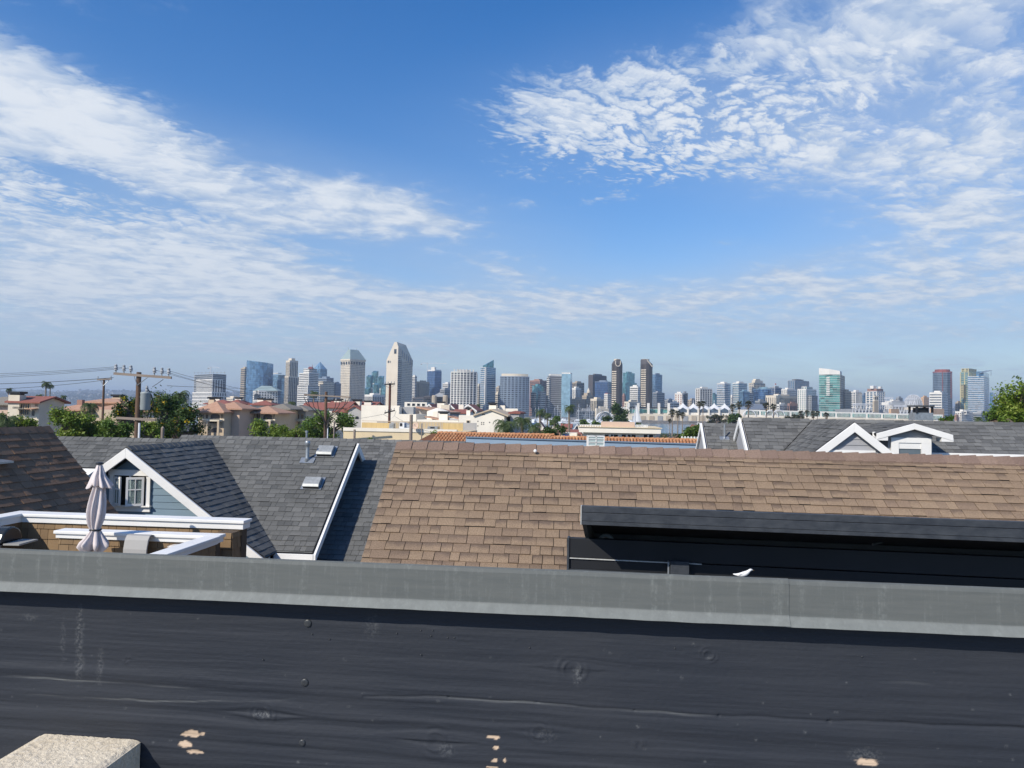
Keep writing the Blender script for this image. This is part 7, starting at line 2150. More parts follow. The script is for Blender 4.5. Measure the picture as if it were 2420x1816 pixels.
rf = deck(ht, 'roof', O - N_ * .02, U, V, [(-.3, 0), (6.0, 0), (6.0, 1.6), (-1.3, 1.6)], .1, mat('tile_gap', (.16, .07, .035)))
barrel(O, 36, 6, skew=-.05).build('barrel_tiles', ORT, rf, kind='stuff')
b = MB()
for i in range(24):
    p = O + U * (i * .26) + Vector((0, 0, .03)); b.tube([p, p + U * .28 + Vector((0, 0, .02))], [.055, .068], 8)
b.build('ridge_tiles', ORT, rf, kind='stuff')
O2 = P(1300, 1034, 40.0)
rf2 = deck(ht, 'low_roof', O2 - N_ * .02, U, V, [(0, 0), (8.3, 0), (8.3, .8), (0, .8)], .1, mat('tile_gap2', (.16, .07, .035)))
barrel(O2, 48, 2).build('barrel_tiles', ORT, rf2, kind='stuff')
b = MB()
for i in range(31):
    p = O2 + U * (i * .26) + Vector((0, 0, .03)); b.tube([p, p + U * .28 + Vector((0, 0, .02))], [.055, .068], 8)
b.build('ridge_tiles', ORT, rf2, kind='stuff')
b = MB(); F.box(b, -1, 14.5, .2, 8, -O.z, -.35); b.build('wall', PL_CREAM, ht)
l, r_ = P(1101, 1034, 36.0), P(1660, 1051, 33.6)
d = r_ - l
b = MB(); b.obox(l - Vector((0, 0, .30)), d, (0, .3, 0), (0, 0, .30)); b.build('parapet', mat('blue_grey_metal', (.27, .36, .45), (.23, .31, .40), rough=.45, scale=.8), ht)
b = MB(); b.obox(l - Vector((0, .06, .02)), d, (0, .42, 0), (0, 0, .05)); b.obox(l - Vector((0, -.05, 1.2)), d, (0, .2, 0), (0, 0, .89)); b.build('parapet_lip', mat('slate_trim', (.16, .21, .27), (.13, .18, .23), rough=.5), ht)
# framed glass roof light
p = P(1389, 1055, 30.0); q = P(1429, 1031, 30.0)
rl = thing('roof_light', 'white framed glass box with six panes above the brown ridge', 'skylight', (p.x, 30, p.z - .5))
Wd, Ht = q.x - p.x, q.z - p.z
b = MB(); f = .04
for x0, x1, z0, z1 in ((0, f, -.3, Ht), (Wd - f, Wd, -.3, Ht), (f, Wd - f, Ht - f, Ht), (f, Wd - f, 0, f), (Wd / 2 - .02, Wd / 2 + .02, 0, Ht), (f, Wd - f, Ht * .36, Ht * .36 + .025), (f, Wd - f, Ht * .68, Ht * .68 + .025)):
    for y_ in (30, 30.45):
        b.obox((p.x + x0, y_, p.z + z0), (x1 - x0, 0, 0), (0, .05, 0), (0, 0, z1 - z0))
b.obox((p.x, 30.05, p.z + Ht - f), (f, 0, 0), (0, .4, 0), (0, 0, f)); b.obox((p.x + Wd - f, 30.05, p.z + Ht - f), (f, 0, 0), (0, .4, 0), (0, 0, f)); b.build('frame', WHITE, rl)
FROST = mat('frosted_glass', (.42, .50, .48), (.36, .44, .43), rough=.3)
for i in range(2):
    for j in range(3):
        x0 = f if i == 0 else Wd / 2 + .02; zz = (f, Ht * .36 + .025, Ht * .68 + .025)[j]; z1 = (Ht * .36, Ht * .68, Ht - f)[j]
        b = MB(); b.obox((p.x + x0, 30.02, p.z + zz), (Wd / 2 - f - .02, 0, 0), (0, .01, 0), (0, 0, z1 - zz)); b.build('pane', FROST, rl)
b = MB(); b.obox((p.x - .35, 30.1, p.z - .25), (.35, 0, 0), (0, .3, 0), (0, 0, .22)); b.obox((p.x + Wd, 30.1, p.z - .25), (.4, 0, 0), (0, .3, 0), (0, 0, .15)); b.build('tile_kerb', ORT, rl)

# ------------------------------------------------------------------ the neighbour's terrace
SHAKE = mat('siding_shingle', (.25, .165, .085), (.20, .13, .07), rough=.85, scale=5, stretch=(1, 1, .3), bump=.3, bscale=60, var=.14)
O = P(52, 1213, 11.2); F = Frame(O, 5.5)
te = thing('roof_terrace', 'neighbour terrace with white-capped walls in brown wood shingles', 'terrace', F(1.5, -1, -O.z))


def siding(F, o, along, n_out, length, z_top, z_bot, seed, parent, course=.152):
    """individual wall shingles: o = top left corner, along = unit vector, n_out = outward normal"""
    rr = random.Random(seed); z = 0.0; i = 0
    first = course * .55
    while -z > z_bot - z_top - 1e-6 and z > z_bot - z_top:
        h = first if i == 0 else course
        h = min(h, z - (z_bot - z_top))
        if h < .02:
            break
        s = -rr.uniform(0, .1)
        while s < length - .02:
            w_ = rr.uniform(.09, .2); s0 = max(0, s) + .003; s1 = min(length, s + w_) - .003
            if s1 - s0 > .015:
                b = MB(); p = o + along * s0 + Vector((0, 0, z))
                jit = rr.uniform(-.004, .004)
                b.extrude([p + n_out * .004, p + n_out * .016 + Vector((0, 0, -h + .003 + jit)), p + Vector((0, 0, -h + .003 + jit)), p], along * (s1 - s0)); b.build('wall_shingle', SHAKE, parent)
            s += w_
        z -= h; i += 1


def capped_wall(F, a0, a1, b0, b1, z1, zf, faces, seed, fas=.085):
    """wall with a white board cap and fascia; faces: which sides carry shingles"""
    b = MB(); F.box(b, a0, a1, b0, b1, zf, z1 - .05); wl_ = b.build('wall', mat('terrace_core' + str(seed), (.08, .055, .035)), te)
    b = MB(); F.box(b, a0 - .05, a1 + .05, b0 - .06, b1 + .06, z1 - .045, z1); bevel(b.build('wall_cap', WHITE, te), .008)
    b = MB(); F.box(b, a0 - .03, a1 + .03, b0 - .035, b1 + .035, z1 - .045 - fas, z1 - .047); bevel(b.build('fascia', WHITE, te), .005)
    for f in faces:
        if f == 'front':
            siding(F, F(a0, b0, z1 - .05 - fas), F.u, -F.w, a1 - a0, z1, zf + fas, seed, wl_)
        elif f == 'right':
            siding(F, F(a1, b0, z1 - .05 - fas), F.w, F.u, b1 - b0, z1, zf + fas, seed + 1, wl_)
    return wl_


capped_wall(F, 0, 3.43, 0, .16, 0, -.72, ('front',), 31)
capped_wall(F, -.16, -.0, -3.0, .16, 0.002, -.72, ('right',), 33)
# end pier below the cap
b = MB(); F.box(b, 3.18, 3.41, -.28, -.02, -.9, -.14); pr = b.build('wall', mat('terrace_core9', (.08, .055, .035)), te); siding(F, F(3.18, -.28, -.14), F.u, -F.w, .23, 0, -.7, 35, pr); siding(F, F(3.41, -.28, -.14), F.w, F.u, .26, 0, -.7, 36, pr)
# inner bench wall and the arm that comes forward
a_l, b_l, z_l = F.loc(P(148, 1252, 10.45)); a_r, b_r, z_r = F.loc(P(530, 1259, 10.40)); zi = (z_l + z_r) / 2
capped_wall(F, a_l, a_r, b_l - .06, b_l + .06, zi, -.75, ('front',), 37, .06)
capped_wall(F, a_r - .10, a_r + .02, b_l - 2.3, b_l - .125, zi - .002, -.85, ('right',), 41, .06)
b = MB(); F.box(b, -.1, 3.4, -3.2, .1, -1.05, -.95); b.build('floor', mat('terrace_floor', (.30, .28, .25), (.24, .22, .2), scale=3), te)
b = MB(); F.box(b, -.1, 3.3, -3.0, .9, -O.z, -1.06); b.build('house_wall', plaster('terrace_house', (.28, .2, .13)), te)

# closed parasol
CLOTH = mat('parasol_cloth', (.66, .585, .56), (.58, .51, .49), rough=.85, scale=8, stretch=(1, 1, .3), bump=.15, bscale=80, obj=True)
c = P(227, 1305, 10.0)
um = thing('closed_parasol', 'closed pinkish-grey parasol tied with a black strap on the terrace', 'parasol', (c.x, c.y, c.z - .9))
s = 10.0 / FP
zr = lambda py: P(227, py, 10.0).z


def cloth(rows, seed, folds=8, amp=.22):
    rr = random.Random(seed); n = 96; b = MB(); vs = []
    ph = [rr.uniform(-.25, .25) for _ in range(folds)]
    for k, (py, dx, rpx, am, tw) in enumerate(rows):
        z = zr(py)
        for i in range(n):
            t_ = 2 * math.pi * i / n
            f = math.cos(folds * t_ + tw + 1.2 * math.sin(2 * t_ + seed))
            sharp = math.copysign(abs(f) ** .6, f) * (1 + .7 * math.sin(1.7 * t_ * 1.0 + 2.1 * seed) * math.cos(t_ + seed))
            r_ = rpx * s * .80 * (1 + am * amp * sharp + .06 * am * math.sin(3 * t_ + py * .05 + seed))
            r_ *= 1 + .09 * am * noise.noise(Vector((math.cos(t_) * 2.2, math.sin(t_) * 2.2, z * 7 + seed)))
            zz = z + am * .035 * noise.noise(Vector((math.cos(t_) * 1.6, math.sin(t_) * 1.6, seed * 3.0))) * (1 if k > 3 else 0)
            vs.append((c.x + dx * s + math.cos(t_) * r_, c.y + math.sin(t_) * r_ * .9, zz))
    m_ = len(rows)
    b.faces(vs, [(j * n + (i + 1) % n, j * n + i, (j + 1) * n + i, (j + 1) * n + (i + 1) % n) for j in range(m_ - 1) for i in range(n)])
    return b


o = cloth([(1095, 1, 6, .1, 0), (1098, 1, 7, .3, 0), (1110, 1, 11, .8, .1), (1125, 0, 17, 1.0, .2), (1140, 2, 25, 1.2, .25), (1149, 3, 29, 1.35, .3), (1151, 3, 28, 1.4, .3), (1146, 3, 20, 1, .3)], 2, 7, .27).build('top_flap', CLOTH, um, True)
o = cloth([(1140, 2, 14, .7, 0), (1155, 2, 14.5, 1, .2), (1170, 1, 17, 1, .5), (1190, 0, 20, 1, .9), (1210, -1, 21.5, 1, 1.3), (1228, -2, 20, 1, 1.7), (1242, -3, 16, .9, 2.0), (1250, -3, 13.5, .6, 2.1), (1254, -3, 13, .5, 2.1), (1260, -3, 15, .9, 2.1), (1272, -4, 22, 1.1, 2.2), (1284, -5, 30, 1.3, 2.2), (1290, -5, 31, 1.5, 2.3), (1298, -5, 25, 1.6, 2.3), (1306, -4, 16, 1.6, 2.3)], 5, 9, .26).build('canopy', CLOTH, um, True)
b = MB(); b.tube([(c.x - 3 * s + math.cos(t_) * 12.0 * s, c.y + math.sin(t_) * 11.0 * s, zr(1252) + .004 * math.sin(3 * t_)) for t_ in [2 * math.pi * i / 28 for i in range(29)]], .012, 6); b.build('strap', BLACK, um)
b = MB(); b.lathe((c.x + s, c.y, zr(1096)), [(.045, -.01), (.05, .0), (.048, .012), (.02, .02)], 16); b.build('finial', BLACK, um)
b = MB(); b.tube([(c.x, c.y, c.z - .9), (c.x, c.y, zr(1100))], .022, 10); b.build('pole', GALV, um); b = MB(); b.lathe((c.x, c.y, c.z - .9), [(.25, 0), (.25, .05), (.04, .1), (.035, .3)], 20); b.build('base', BLACK, um)

# lounge chair back
c = P(318, 1308, 10.05)
ck = thing('terrace_chair', 'grey curved chair back against the inner terrace wall', 'chair', (c.x, c.y, c.z - .6))
prof = [(0, -.6), (-.01, -.2), (.0, .05), (.03, .17), (.07, .225), (.13, .235), (.17, .20)]
b = MB(); hw_ = 29 / FP * 10.05
b.extrude([F.o * 0 + Vector((c.x, c.y, c.z)) - F.u * hw_ + F.w * q + Vector((0, 0, z)) for q, z in prof] + [Vector((c.x, c.y, c.z)) - F.u * hw_ + F.w * (q + .025) + Vector((0, 0, z - .012)) for q, z in prof[::-1]], F.u * 2 * hw_)
bevel(b.build('backrest', mat('chair_resin', (.36, .345, .325), (.33, .32, .30), rough=.6), ck), .01)
b = MB(); b.obox(Vector((c.x, c.y, c.z - .45)) - F.u * hw_, F.u * 2 * hw_, -F.w * .45, Vector((0, 0, .05))); b.build('seat', mat('chair_seat', (.36, .345, .325)), ck)
for sg in (-1, 1):
    for q in (-.4, 0):
        b = MB(); b.obox(Vector((c.x, c.y, c.z - .9)) + F.u * (sg * (hw_ - .03)) + F.w * q, F.u * .04, F.w * .04, Vector((0, 0, .45))); b.build('leg', BLACK, ck)
# cushion corners poking up
cu = thing('cushion', 'pale cushion corner beside the forward wall arm', 'cushion', P(418, 1283, 9.9)); b = MB(); q = P(418, 1286, 9.9); b.lathe(q - Vector((0, 0, .08)), [(.02, 0), (.10, .03), (.11, .05), (.06, .07), (.01, .075)], 14); b.build('pad', mat('cushion_cloth', (.6, .55, .48)), cu, True); b = MB(); b.tube([q + Vector((.11 * math.cos(t_), .11 * math.sin(t_), -.03)) for t_ in [i * .45 for i in range(15)]], .006, 5); b.build('piping', mat('cushion_piping', (.5, .45, .4)), cu)

# gas grill
c = P(2, 1290, 10.2)
gr = thing('gas_grill', 'black gas grill with rounded hood at the left edge', 'grill', (c.x, c.y, c.z - .75))
n = 10
prof = [Vector((0, math.cos(math.pi * i / n) * .22, math.sin(math.pi * i / n) * .20)) for i in range(n + 1)]
b = MB(); b.extrude([Vector((c.x - .35, c.y, c.z + .06)) + p for p in prof], (.5, 0, 0)); bevel(b.build('hood', mat('grill_enamel', (.02, .024, .026), (.03, .034, .036), rough=.25, scale=5), gr), .02)
b = MB(); b.box((c.x - .1, c.y, c.z - .03), (.52, .46, .16)); b.build('firebox', BLACK, gr); b = MB(); b.tube([(c.x - .3, c.y - .25, c.z + .1), (c.x + .1, c.y - .25, c.z + .1)], .012, 8); b.build('handle', GALV, gr)
b = MB(); b.box((c.x + .27, c.y, c.z + .05), (.22, .4, .025)); bevel(b.build('side_shelf', mat('shelf_grey', (.33, .32, .29)), gr), .006)
for k in range(3):
    b = MB(); b.lathe((c.x - .2 + k * .14, c.y - .25, c.z - .03), [(.02, -.015), (.02, .015)], 10); b.build('knob', BLACK, gr)
for sx in (-.32, .12):
    for sy in (-.18, .18):
        b = MB(); b.tube([(c.x + sx, c.y + sy, c.z - .75), (c.x + sx, c.y + sy, c.z - .1)], .018, 6); b.build('leg', BLACK, gr)

# ------------------------------------------------------------------ black metal canopy in front of the brown roof
O = P(1375, 1196, 5.5); F = Frame(O, 8.9)
CANM = mat('canopy_metal', (.028, .033, .041), (.052, .058, .066), rough=.6, scale=16, stretch=(.6, 1, 1), bump=.15, bscale=90, spec=.35); CANB = mat('canopy_black', (.008, .009, .011), (.012, .013, .016), rough=.6); EDGE = mat('lit_metal_edge', (.55, .55, .52), (.4, .4, .38), rough=.4, scale=30)
cy = thing('metal_canopy', 'black metal canopy box in front of the brown roof at right', 'canopy', F(2, .8, -O.z))
for z0, z1, pr_ in ((-.045, 0, 0), (-.108, -.048, .004), (-.137, -.110, .001)):
    b = MB(); F.box(b, 0, 5.2, -pr_, .05, z0, z1); bevel(b.build('fascia_strip', CANM, cy), .002)
b = MB(); F.box(b, -.008, -.001, -.002, .05, -.137, 0); b.build('edge_trim', EDGE, cy)  # bright metal edge, coloured pale for the sun on the beam's end
b = MB(); b.extrude([F(0, .05, -.01), F(0, 1.5, -.40), F(0, 1.5, -.44), F(0, .05, -.05)], F.u * 5.2); b.build('roof_sheet', CANM, cy)
b = MB(); b.extrude([F(.001, .05, -.05), F(.001, 1.45, -.43), F(.001, 1.45, -1.3), F(.001, .46, -1.3), F(.001, .46, -.30), F(.001, .05, -.137)], F.u * .03); b.build('side_cheek', mat('cheek_grey', (.12, .12, .11)), cy)
b = MB(); F.box(b, .03, 5.2, 1.40, 1.45, -1.6, -.42); b.build('back_panel', mat('back_grey', (.17, .165, .15)), cy)
b = MB(); F.box(b, .03, 5.2, 1.34, 1.39, -.60, -.57); b.build('back_rail', CANB, cy)
b = MB(); F.box(b, 5.15, 5.2, .05, 1.45, -1.6, -.2); b.build('far_cheek', CANB, cy)
for z0, z1, q in ((-.455, -.305, 0), (-.545, -.465, .01), (-.72, -.55, .015), (-1.6, -.725, .02)):
    b = MB(); F.box(b, -.115, 5.2, .40 + q, .46, z0, z1); bevel(b.build('sill_panel', CANB, cy), .003)
for z in (-.461, -.549):
    b = MB(); F.box(b, -.118, .9, .396, .43, z - .004, z + .003); b.build('panel_lip', EDGE if z > -.5 else CANM, cy)  # pale colour paints in the sunlit left stretch of the upper lip
b = MB(); F.box(b, -.135, -.116, .39, .47, -1.6, -.30); bevel(b.build('end_plate', CANM, cy), .004)
b = MB(); b.tube([F(.16 + .06 * math.cos(t_), .75, -.40 + .07 * math.sin(t_)) for t_ in [math.pi * i / 10 for i in range(11)]], .016, 8); b.build('white_bracket', mat('dull_white', (.45, .45, .43)), cy)
a, _, z = F.loc(P(1603, 1332, 5.9)); b = MB(); F.box(b, a - .07, a + .07, .34, .40, z - .05, z + .05); bevel(b.build('junction_box', CANM, cy), .004); b = MB(); F.box(b, a - .09, a - .078, .36, .40, z - .5, z + .04); b.build('conduit', GALV, cy)
b = MB(); l, r_ = F.loc(P(2062, 1287, 6.3)), F.loc(P(2138, 1270, 6.5)); b.tube([F(*l), F(*r_)], .01, 6); b.build('lit_stripe', GALV, cy)  # thin rod added in place of a lit stripe on the back panel
# ledge with the white bird
q = P(1757, 1366, 4.6)
b = MB(); b.obox((q.x - .05, 4.55, q.z - .5), (.1, 0, 0), (0, .1, 0), (0, 0, .5)); b.build('front_ledge', CANB, cy)
bd = thing('white_bird', 'small white bird perched in front of the black canopy', 'bird', q)
sc = .075
pts = [(-1.0, .10, .28), (-.72, .05, .24), (-.42, .0, .22), (-.1, -.0, .26), (.2, 0, .34), (.42, 0, .46), (.55, 0, .58), (.68, 0, .66), (.80, 0, .66), (.90, 0, .63)]
rad = [.035, .08, .16, .22, .22, .16, .11, .115, .07, .015]
b = MB(); b.tube([q + Vector((x * sc * .85, y * sc, z * sc)) for x, y, z in pts], [r_ * sc for r_ in rad], 12); bo = b.build('body', mat('white_feather', (.82, .81, .78), (.75, .74, .71), rough=.7, scale=60), bd, True); sm = bo.modifiers.new('s', 'SUBSURF'); sm.levels = sm.render_levels = 1
b = MB(); b.tube([q + Vector((.86 * .85 * sc, 0, .64 * sc)), q + Vector((1.02 * .85 * sc, 0, .60 * sc))], [.03 * sc, .006 * sc], 6); b.build('beak', mat('beak_horn', (.3, .2, .1)), bd)
for sg in (-1, 1):
    b = MB(); b.tube([q + Vector((.0, sg * .06 * sc, .12 * sc)), q + Vector((.02 * sc, sg * .07 * sc, .0))], .018 * sc, 6); b.build('leg', mat('bird_leg', (.35, .15, .1)), bd)
    b = MB(); b.lathe(q + Vector((.60 * sc, sg * .10 * sc, .67 * sc)), [(.01 * sc, -.01 * sc), (.016 * sc, 0), (.01 * sc, .012 * sc)], 8); b.build('eye', BLACK, bd)
    b = MB(); b.extrude([q + Vector((x * sc * .85, sg * (.20 if i in (1, 2) else .12) * sc, z * sc)) for i, (x, z) in enumerate(((.25, .42), (-.1, .40), (-.6, .26), (-.15, .22)))], (0, sg * .02 * sc, 0)); b.build('wing', mat('wing_white', (.78, .77, .74)), bd)

# ------------------------------------------------------------------ the parapet we look over
O = P(1210, 1345, 1.05); F = Frame(O, 5.8)
pa = thing('parapet', 'black painted wooden parapet with grey metal cap across the foreground', 'parapet', F(0, .1, -1.5))


def a_of(px, z=0.0, b_=0.0):
    lo, hi = -1.4, 1.4
    for _ in range(40):
        m_ = (lo + hi) / 2
        if pix(F(m_, b_, z))[0] < px:
            lo = m_
        else:
            hi = m_
    return lo


# cap sheets
t = NT('grey_cap_metal'); p = t.pos(); u_, v_ = t.uv()
n1 = t.noise(t.pos((3, 3, 40)), 4, 5, .65); streak = t.noise(t.pos((60, 60, 4)), 1.6, 5, .7); fine = t.noise(p, 140, 4, .7)
col = t.mix(t.rng(n1, .3, .7), (.105, .113, .107), (.128, .134, .125))
dirt = t.math('MULTIPLY', t.rng(streak, .50, .74), t.rng(fine, .40, .66)); col = t.mix(t.math('MULTIPLY', dirt, .32), col, (.36, .38, .35))
edge = t.math('MULTIPLY', t.rng(v_, .16, .36, 1, 0, True), t.rng(t.noise(t.pos((25, 25, 5)), 2.2, 5, .7), .25, .8, .3, 1)); col = t.mix(t.math('MULTIPLY', edge, .45), col, (.30, .32, .30))  # lip painted paler for light on its upturned face, mottled by dirt
t.bump(fine, .12, .002)
CAPM = t.fin(col, t.rng(n1, .3, .7, .6, .75), 0, .3)
sx = a_of(1863)


def cap_sheet(a0, a1, lift, seed):
    prof = [(.17, -.055, 1.6), (.012, -.004, 1.15), (.003, .0, 1.05), (-.0005, -.0015, 1.0), (-.002, -.006, .95), (-.0025, -.0475, .3), (-.0045, -.0495, .18), (-.0125, -.0595, .02), (-.009, -.0605, 0)]
    n = int((a1 - a0) / .008); b = MB(); vs = []; uvs = []
    for i in range(n + 1):
        a = a0 + (a1 - a0) * i / n
        wob = .0012 * noise.noise(Vector((a * 6, seed, 0))) + .0006 * noise.noise(Vector((a * 30, seed, 2)))
        for k, (b_, z, v) in enumerate(prof):
            vs.append(F(a, b_ - lift + (wob * .7 if k >= 5 else wob * .3), z + lift * .6 + wob * (.5 if k >= 7 else .3))); uvs.append((a, v))
    m_ = len(prof)
    for i in range(n):
        for k in range(m_ - 1):
            b.face([vs[i * m_ + k], vs[i * m_ + k + 1], vs[(i + 1) * m_ + k + 1], vs[(i + 1) * m_ + k]], [uvs[i * m_ + k], uvs[i * m_ + k + 1], uvs[(i + 1) * m_ + k + 1], uvs[(i + 1) * m_ + k]])
    o = b.build('cap_sheet', CAPM, pa)
    w_ = o.modifiers.new('weld', 'WELD'); w_.merge_threshold = .00002
    sm = o.modifiers.new('thick', 'SOLIDIFY'); sm.thickness = .0007; sm.offset = 0
    return o


cap_sheet(-1.35, sx, .0012, 1.0); cap_sheet(sx - .05, 1.35, 0, 5.0)

# painted board with grain, knots and splits
ZB0, ZB1, A0, A1, RES = -.325, -.030, -1.25, 1.15, .0017
na, nz_ = int((A1 - A0) / RES), int((ZB1 - ZB0) / RES)
BOFF = .014


def board_az(px, py):
    d = ray(px, py); o_ = F(0, BOFF, 0); t_ = (o_ - CAM).dot(F.w) / d.dot(F.w); a, b_, z = F.loc(CAM + d * t_); return a, z


knots = [(*board_az(x, y), r_ / FP * 1.06) for x, y, r_ in ((1030, 1752, 30), (1275, 1730, 20), (1352, 1582, 24), (620, 1688, 22), (1675, 1548, 14), (1510, 1760, 10), (300, 1560, 8), (2130, 1480, 7))]
ga = np.linspace(A0, A1, na + 1); gz = np.linspace(ZB0, ZB1, nz_ + 1)
AA, ZZ = np.meshgrid(ga, gz)
ZW = ZZ.copy()
for (ka, kz, kr) in knots:
    da, dz = AA - ka, ZZ - kz; r2 = (da / (kr * 3.2)) ** 2 + (dz / (kr * 1.5)) ** 2
    ZW -= np.exp(-r2) * np.sign(dz + 1e-9) * kr * .9 * np.exp(-np.abs(dz) / (kr * 1.6))
amp = .35 + .65 * np.clip((-.12 - ZZ) / .12, 0, 1)
hgt = np.zeros_like(AA)
for j in range(nz_ + 1):
    for i in range(na + 1):
        a, zw = AA[j, i], ZW[j, i]
        g1 = noise.noise(Vector((a * 1.7, zw * 62 + .35 * math.sin(a * 3.1), .3)))
        hgt[j, i] = .0021 * amp[j, i] * math.copysign(abs(g1) ** .8, g1) + .0006 * amp[j, i] * noise.noise(Vector((a * 3.5, zw * 175, 9))) + .0004 * noise.noise(Vector((a * 14, zw * 300, 4))) + .00022 * noise.noise(Vector((a * 160, zw * 240, 7)))
for (ka, kz, kr) in knots:
    da, dz = AA - ka, (ZZ - kz) * 1.15; r_ = np.sqrt(da ** 2 + dz ** 2) / kr
    hgt += (.0015 * np.exp(-((r_ - .85) / .13) ** 2) + .0007 * np.exp(-((r_ - 1.45) / .2) ** 2)) * (0.6 + .6 * np.cos(np.arctan2(dz, da) * 2 + kr * 900)) - .0010 * np.exp(-(r_ / .35) ** 2)
light = np.zeros_like(AA); line = np.zeros_like(AA); bare = np.zeros_like(AA)


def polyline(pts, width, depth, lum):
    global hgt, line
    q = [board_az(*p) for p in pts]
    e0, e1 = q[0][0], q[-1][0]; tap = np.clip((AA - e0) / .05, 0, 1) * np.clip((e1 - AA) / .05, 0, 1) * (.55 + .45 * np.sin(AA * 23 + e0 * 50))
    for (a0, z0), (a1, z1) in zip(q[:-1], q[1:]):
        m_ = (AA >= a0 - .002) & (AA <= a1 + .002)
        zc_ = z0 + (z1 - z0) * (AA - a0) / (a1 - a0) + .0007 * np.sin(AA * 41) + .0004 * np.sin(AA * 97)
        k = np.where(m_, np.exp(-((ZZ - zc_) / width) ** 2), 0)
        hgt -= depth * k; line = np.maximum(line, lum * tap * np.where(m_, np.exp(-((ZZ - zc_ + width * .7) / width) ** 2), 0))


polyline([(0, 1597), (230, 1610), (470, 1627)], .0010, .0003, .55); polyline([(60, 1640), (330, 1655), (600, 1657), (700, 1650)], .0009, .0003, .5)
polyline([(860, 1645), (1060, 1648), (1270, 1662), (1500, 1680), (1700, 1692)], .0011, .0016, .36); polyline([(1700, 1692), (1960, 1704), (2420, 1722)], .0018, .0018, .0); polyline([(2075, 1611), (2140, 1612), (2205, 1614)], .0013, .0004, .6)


def patch(px, py, w_, h_, amt, arr, soft=.35):
    a, z = board_az(px, py); wa, ha = w_ / FP * 1.06, h_ / FP * 1.06
    m_ = (np.abs(AA - a) < wa * 1.6) & (np.abs(ZZ - z) < ha * 2.2)
    for j, i in zip(*np.where(m_)):
        r_ = math.hypot((AA[j, i] - a) / wa, (ZZ[j, i] - z) / ha) + .55 * noise.noise(Vector((AA[j, i] * 130, ZZ[j, i] * 260, px)))
        arr[j, i] = max(arr[j, i], amt * max(0.0, min(1.0, (1 - r_) / soft + .5)))


for x, y, w_, h_ in ((455, 1735, 28, 8), (437, 1759, 18, 7), (460, 1777, 20, 5), (1165, 1743, 17, 4), (1172, 1767, 7, 4), (1169, 1798, 8, 4), (1193, 1797, 3, 5), (1160, 1814, 15, 2), (2050, 1802, 24, 7)):
    patch(x, y, w_, h_, 1.0, bare, .2)
for x, y, w_, h_, am in ((188, 1500, 9, 60, .30), (188, 1570, 10, 40, .25), (236, 1575, 7, 40, .22), (148, 1515, 6, 45, .16), (2045, 1788, 30, 14, .30), (1366, 1596, 10, 20, .3), (1055, 1772, 16, 14, .25), (622, 1690, 20, 6, .6), (880, 1480, 16, 24, .15), (70, 1460, 20, 8, .2), (1290, 1740, 22, 12, .15)):
    patch(x, y, w_, h_, am, light, 1.0)
rs = random.Random(5)
for _ in range(70):
    patch(rs.uniform(0, 2420), rs.uniform(1450, 1810), rs.uniform(2, 5), rs.uniform(2, 4), rs.uniform(.12, .38), light, .9)
hgt -= bare * .0006
vs = np.empty(((nz_ + 1) * (na + 1), 3))
base = np.array(F(0, BOFF, 0)); uu, ww = np.array(F.u), np.array(F.w)
vs[:] = base + AA.ravel()[:, None] * uu - hgt.ravel()[:, None] * ww; vs[:, 2] += ZZ.ravel()
idx = np.arange((nz_ + 1) * (na + 1)).reshape(nz_ + 1, na + 1)
quads = np.stack([idx[:-1, :-1], idx[:-1, 1:], idx[1:, 1:], idx[1:, :-1]], -1).reshape(-1, 4)
me = bpy.data.meshes.new('board'); nq = len(quads)
me.vertices.add(len(vs)); me.vertices.foreach_set('co', vs.astype(np.float32).ravel()); me.loops.add(nq * 4); me.polygons.add(nq)
me.loops.foreach_set('vertex_index', quads.ravel().astype(np.int32)); me.polygons.foreach_set('loop_start', np.arange(0, nq * 4, 4)); me.polygons.foreach_set('loop_total', np.full(nq, 4)); me.polygons.foreach_set('use_smooth', [True] * nq)
for nm, arr in (('scuff', light), ('bare', bare), ('line', line)):
    at = me.attributes.new(nm, 'FLOAT', 'POINT'); at.data.foreach_set('value', arr.ravel().astype(np.float32))
me.update(calc_edges=True)
t = NT('black_painted_board')
def attr(n_):
    q = t.N.new('ShaderNodeAttribute'); q.attribute_name = n_; return q.outputs['Fac']
gr_ = t.noise(t.pos((2.5, 2.5, 90)), 1.5, 6, .65); cl_n = t.noise(t.pos((1, 1, 2)), 5, 5, .6); sp_ = t.noise(t.pos(), 260, 3, .6)
col = t.mix(t.rng(gr_, .3, .7), (.022, .026, .034), (.029, .033, .042)); col = t.mix(t.math('MULTIPLY', t.rng(cl_n, .42, .75), .5), col, (.040, .043, .050))
col = t.mix(t.math('MULTIPLY', t.rng(sp_, .70, .80), .18), col, (.16, .16, .16)); col = t.mix(t.math('MULTIPLY', attr('scuff'), t.rng(sp_, .42, .66, 0, 1)), col, (.24, .245, .24))
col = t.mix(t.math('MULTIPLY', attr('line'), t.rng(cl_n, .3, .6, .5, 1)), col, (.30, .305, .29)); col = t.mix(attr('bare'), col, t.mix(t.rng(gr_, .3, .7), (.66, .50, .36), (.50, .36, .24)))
t.bump(t.noise(t.pos((14, 14, 300)), 1.6, 5, .7), .3, .0016)
me.materials.append(t.fin(col, t.rng(cl_n, .3, .7, .62, .8), 0, .28))
bo = bpy.data.objects.new('board', me); COL.objects.link(bo); adopt(bo, pa)
b = MB(); F.box(b, A0, A1, BOFF + .002, BOFF + .05, -.62, ZB0 - .002); b.build('lower_board', BLACK, pa); b = MB(); F.box(b, -1.35, 1.35, BOFF + .006, .16, -1.55, -.075); b.build('core', BLACK, pa)
PAINT = mat('painted_nail', (.030, .033, .038), (.045, .048, .05), rough=.4, scale=200)
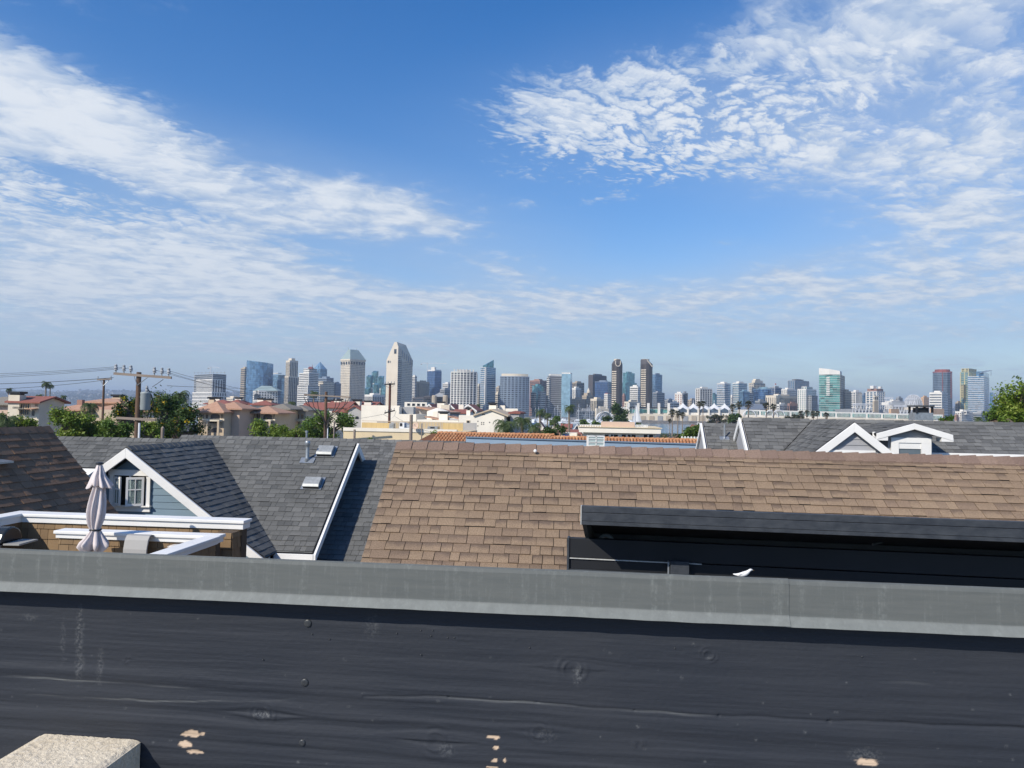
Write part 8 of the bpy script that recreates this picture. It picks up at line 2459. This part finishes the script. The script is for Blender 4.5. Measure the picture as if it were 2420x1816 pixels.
for px, py, r_ in ((728, 1473, 9.5), (721, 1613, 9.5), (715, 1755, 8)):
    a, z = board_az(px, py); rr_ = r_ / FP * 1.06; cc = F(a, BOFF, z)
    b = MB(); n = 20; rings = []
    for q, d_ in ((1.0, -.001), (1.0, .0012), (.88, .0022), (.5, .0025)):
        rings.append([cc + (F.u * math.cos(2 * math.pi * k / n) + Vector((0, 0, 1)) * math.sin(2 * math.pi * k / n)) * rr_ * q - F.w * d_ for k in range(n)])
    b.faces([p for r2 in rings for p in r2], [(j * n + k, j * n + (k + 1) % n, (j + 1) * n + (k + 1) % n, (j + 1) * n + k) for j in range(3) for k in range(n)] + [tuple(range(3 * n, 4 * n))]); b.build('nail_head', PAINT, pa, True)
for px, py in ((995, 1490), (1023, 1490), (1019, 1503), (1058, 1507), (1074, 1507), (938, 1497), (1595, 1532), (2037, 1552), (1252, 1531), (738, 1499), (779, 1511), (622, 1559), (995, 1548)):
    a, z = board_az(px, py); b = MB(); b.lathe(F(a, BOFF - .0005, z) - Vector((0, 0, .001)), [(.0003, 0), (.0012, .0006), (.0013, .0012), (.0006, .002)], 8); b.build('paint_bead', PAINT, pa, True)

# stucco pillar top in the corner
t = NT('sand_stucco'); p = t.pos(); n1 = t.noise(p, 120, 5, .7); n2 = t.noise(p, 14, 4, .6)
col = t.mix(t.rng(n2, .3, .7), (.76, .68, .54), (.66, .57, .43)); col = t.mix(t.rng(n1, .55, .72), col, (.72, .67, .58)); t.bump(n1, .9, .004); STUC = t.fin(col, .92, 0, .2)
a0, zt_ = board_az(98, 1738); a1, z2 = board_az(337, 1741); zt_ = (zt_ + z2) / 2
sp = thing('stucco_pillar', 'tan rough stucco pillar top in the bottom left corner', 'pillar', F((a0 + a1) / 2, -.15, -1.5))
b = MB(); n, m_ = 60, 90; D_ = .30; vs = []
for j in range(m_ + 1):
    for i in range(n + 1):
        a = a0 + (a1 - a0) * i / n; q = BOFF - .003 - D_ * j / m_; ed = min(i, n - i, m_ - j) / 5.0; rnd = -.004 * max(0, 1 - ed) ** 2
        vs.append(F(a, q, zt_ + .0011 * noise.fractal(Vector((a * 190, q * 190, 1)), 1, 2, 4) + rnd))
b.faces(vs, [(j * (n + 1) + i, (j + 1) * (n + 1) + i, (j + 1) * (n + 1) + i + 1, j * (n + 1) + i + 1) for j in range(m_) for i in range(n)]); b.build('top_coat', STUC, sp, True)
b = MB(); F.box(b, a0 + .0005, a1 - .0005, BOFF - .003 - D_ + .0005, BOFF - .004, -1.5, zt_ - .003); b.build('shaft', STUC, sp)
g_ = MB(); F.box(g_, -3, 3, -3, BOFF, -1.62, -1.5); struct('deck_floor', g_, mat('deck_coating', (.30, .29, .27), (.24, .23, .22), scale=4))
g_ = MB(); F.box(g_, -3, 3, -3, .15, -O.z, -1.63); tag(g_.build('viewer_house', plaster('viewer_wall', (.45, .42, .38))), 'wall of the house whose roof deck carries the parapet', 'house')

# ------------------------------------------------------------------ sea haze over the bay
hz = MB(); hz.obox((-9100, -70, -4.0), (18200, 0, 0), (0, 12170, 0), (0, 0, 184.0))
ho = hz.build('haze', None or BLACK, kind='stuff')
hm = bpy.data.materials.new('sea_haze'); hm.use_nodes = True
hm.cycles.homogeneous_volume = True
hn = hm.node_tree; hn.nodes.clear()
hv_ = hn.nodes.new('ShaderNodeVolumePrincipled'); hv_.inputs['Color'].default_value = (.72, .84, 1.0, 1); hv_.inputs['Density'].default_value = HAZE_D; hv_.inputs['Anisotropy'].default_value = 0.2
hout = hn.nodes.new('ShaderNodeOutputMaterial'); hn.links.new(hv_.outputs[0], hout.inputs['Volume'])
ho.data.materials.clear(); ho.data.materials.append(hm)
tag(ho, 'thin pale blue haze over the bay and city', 'haze')
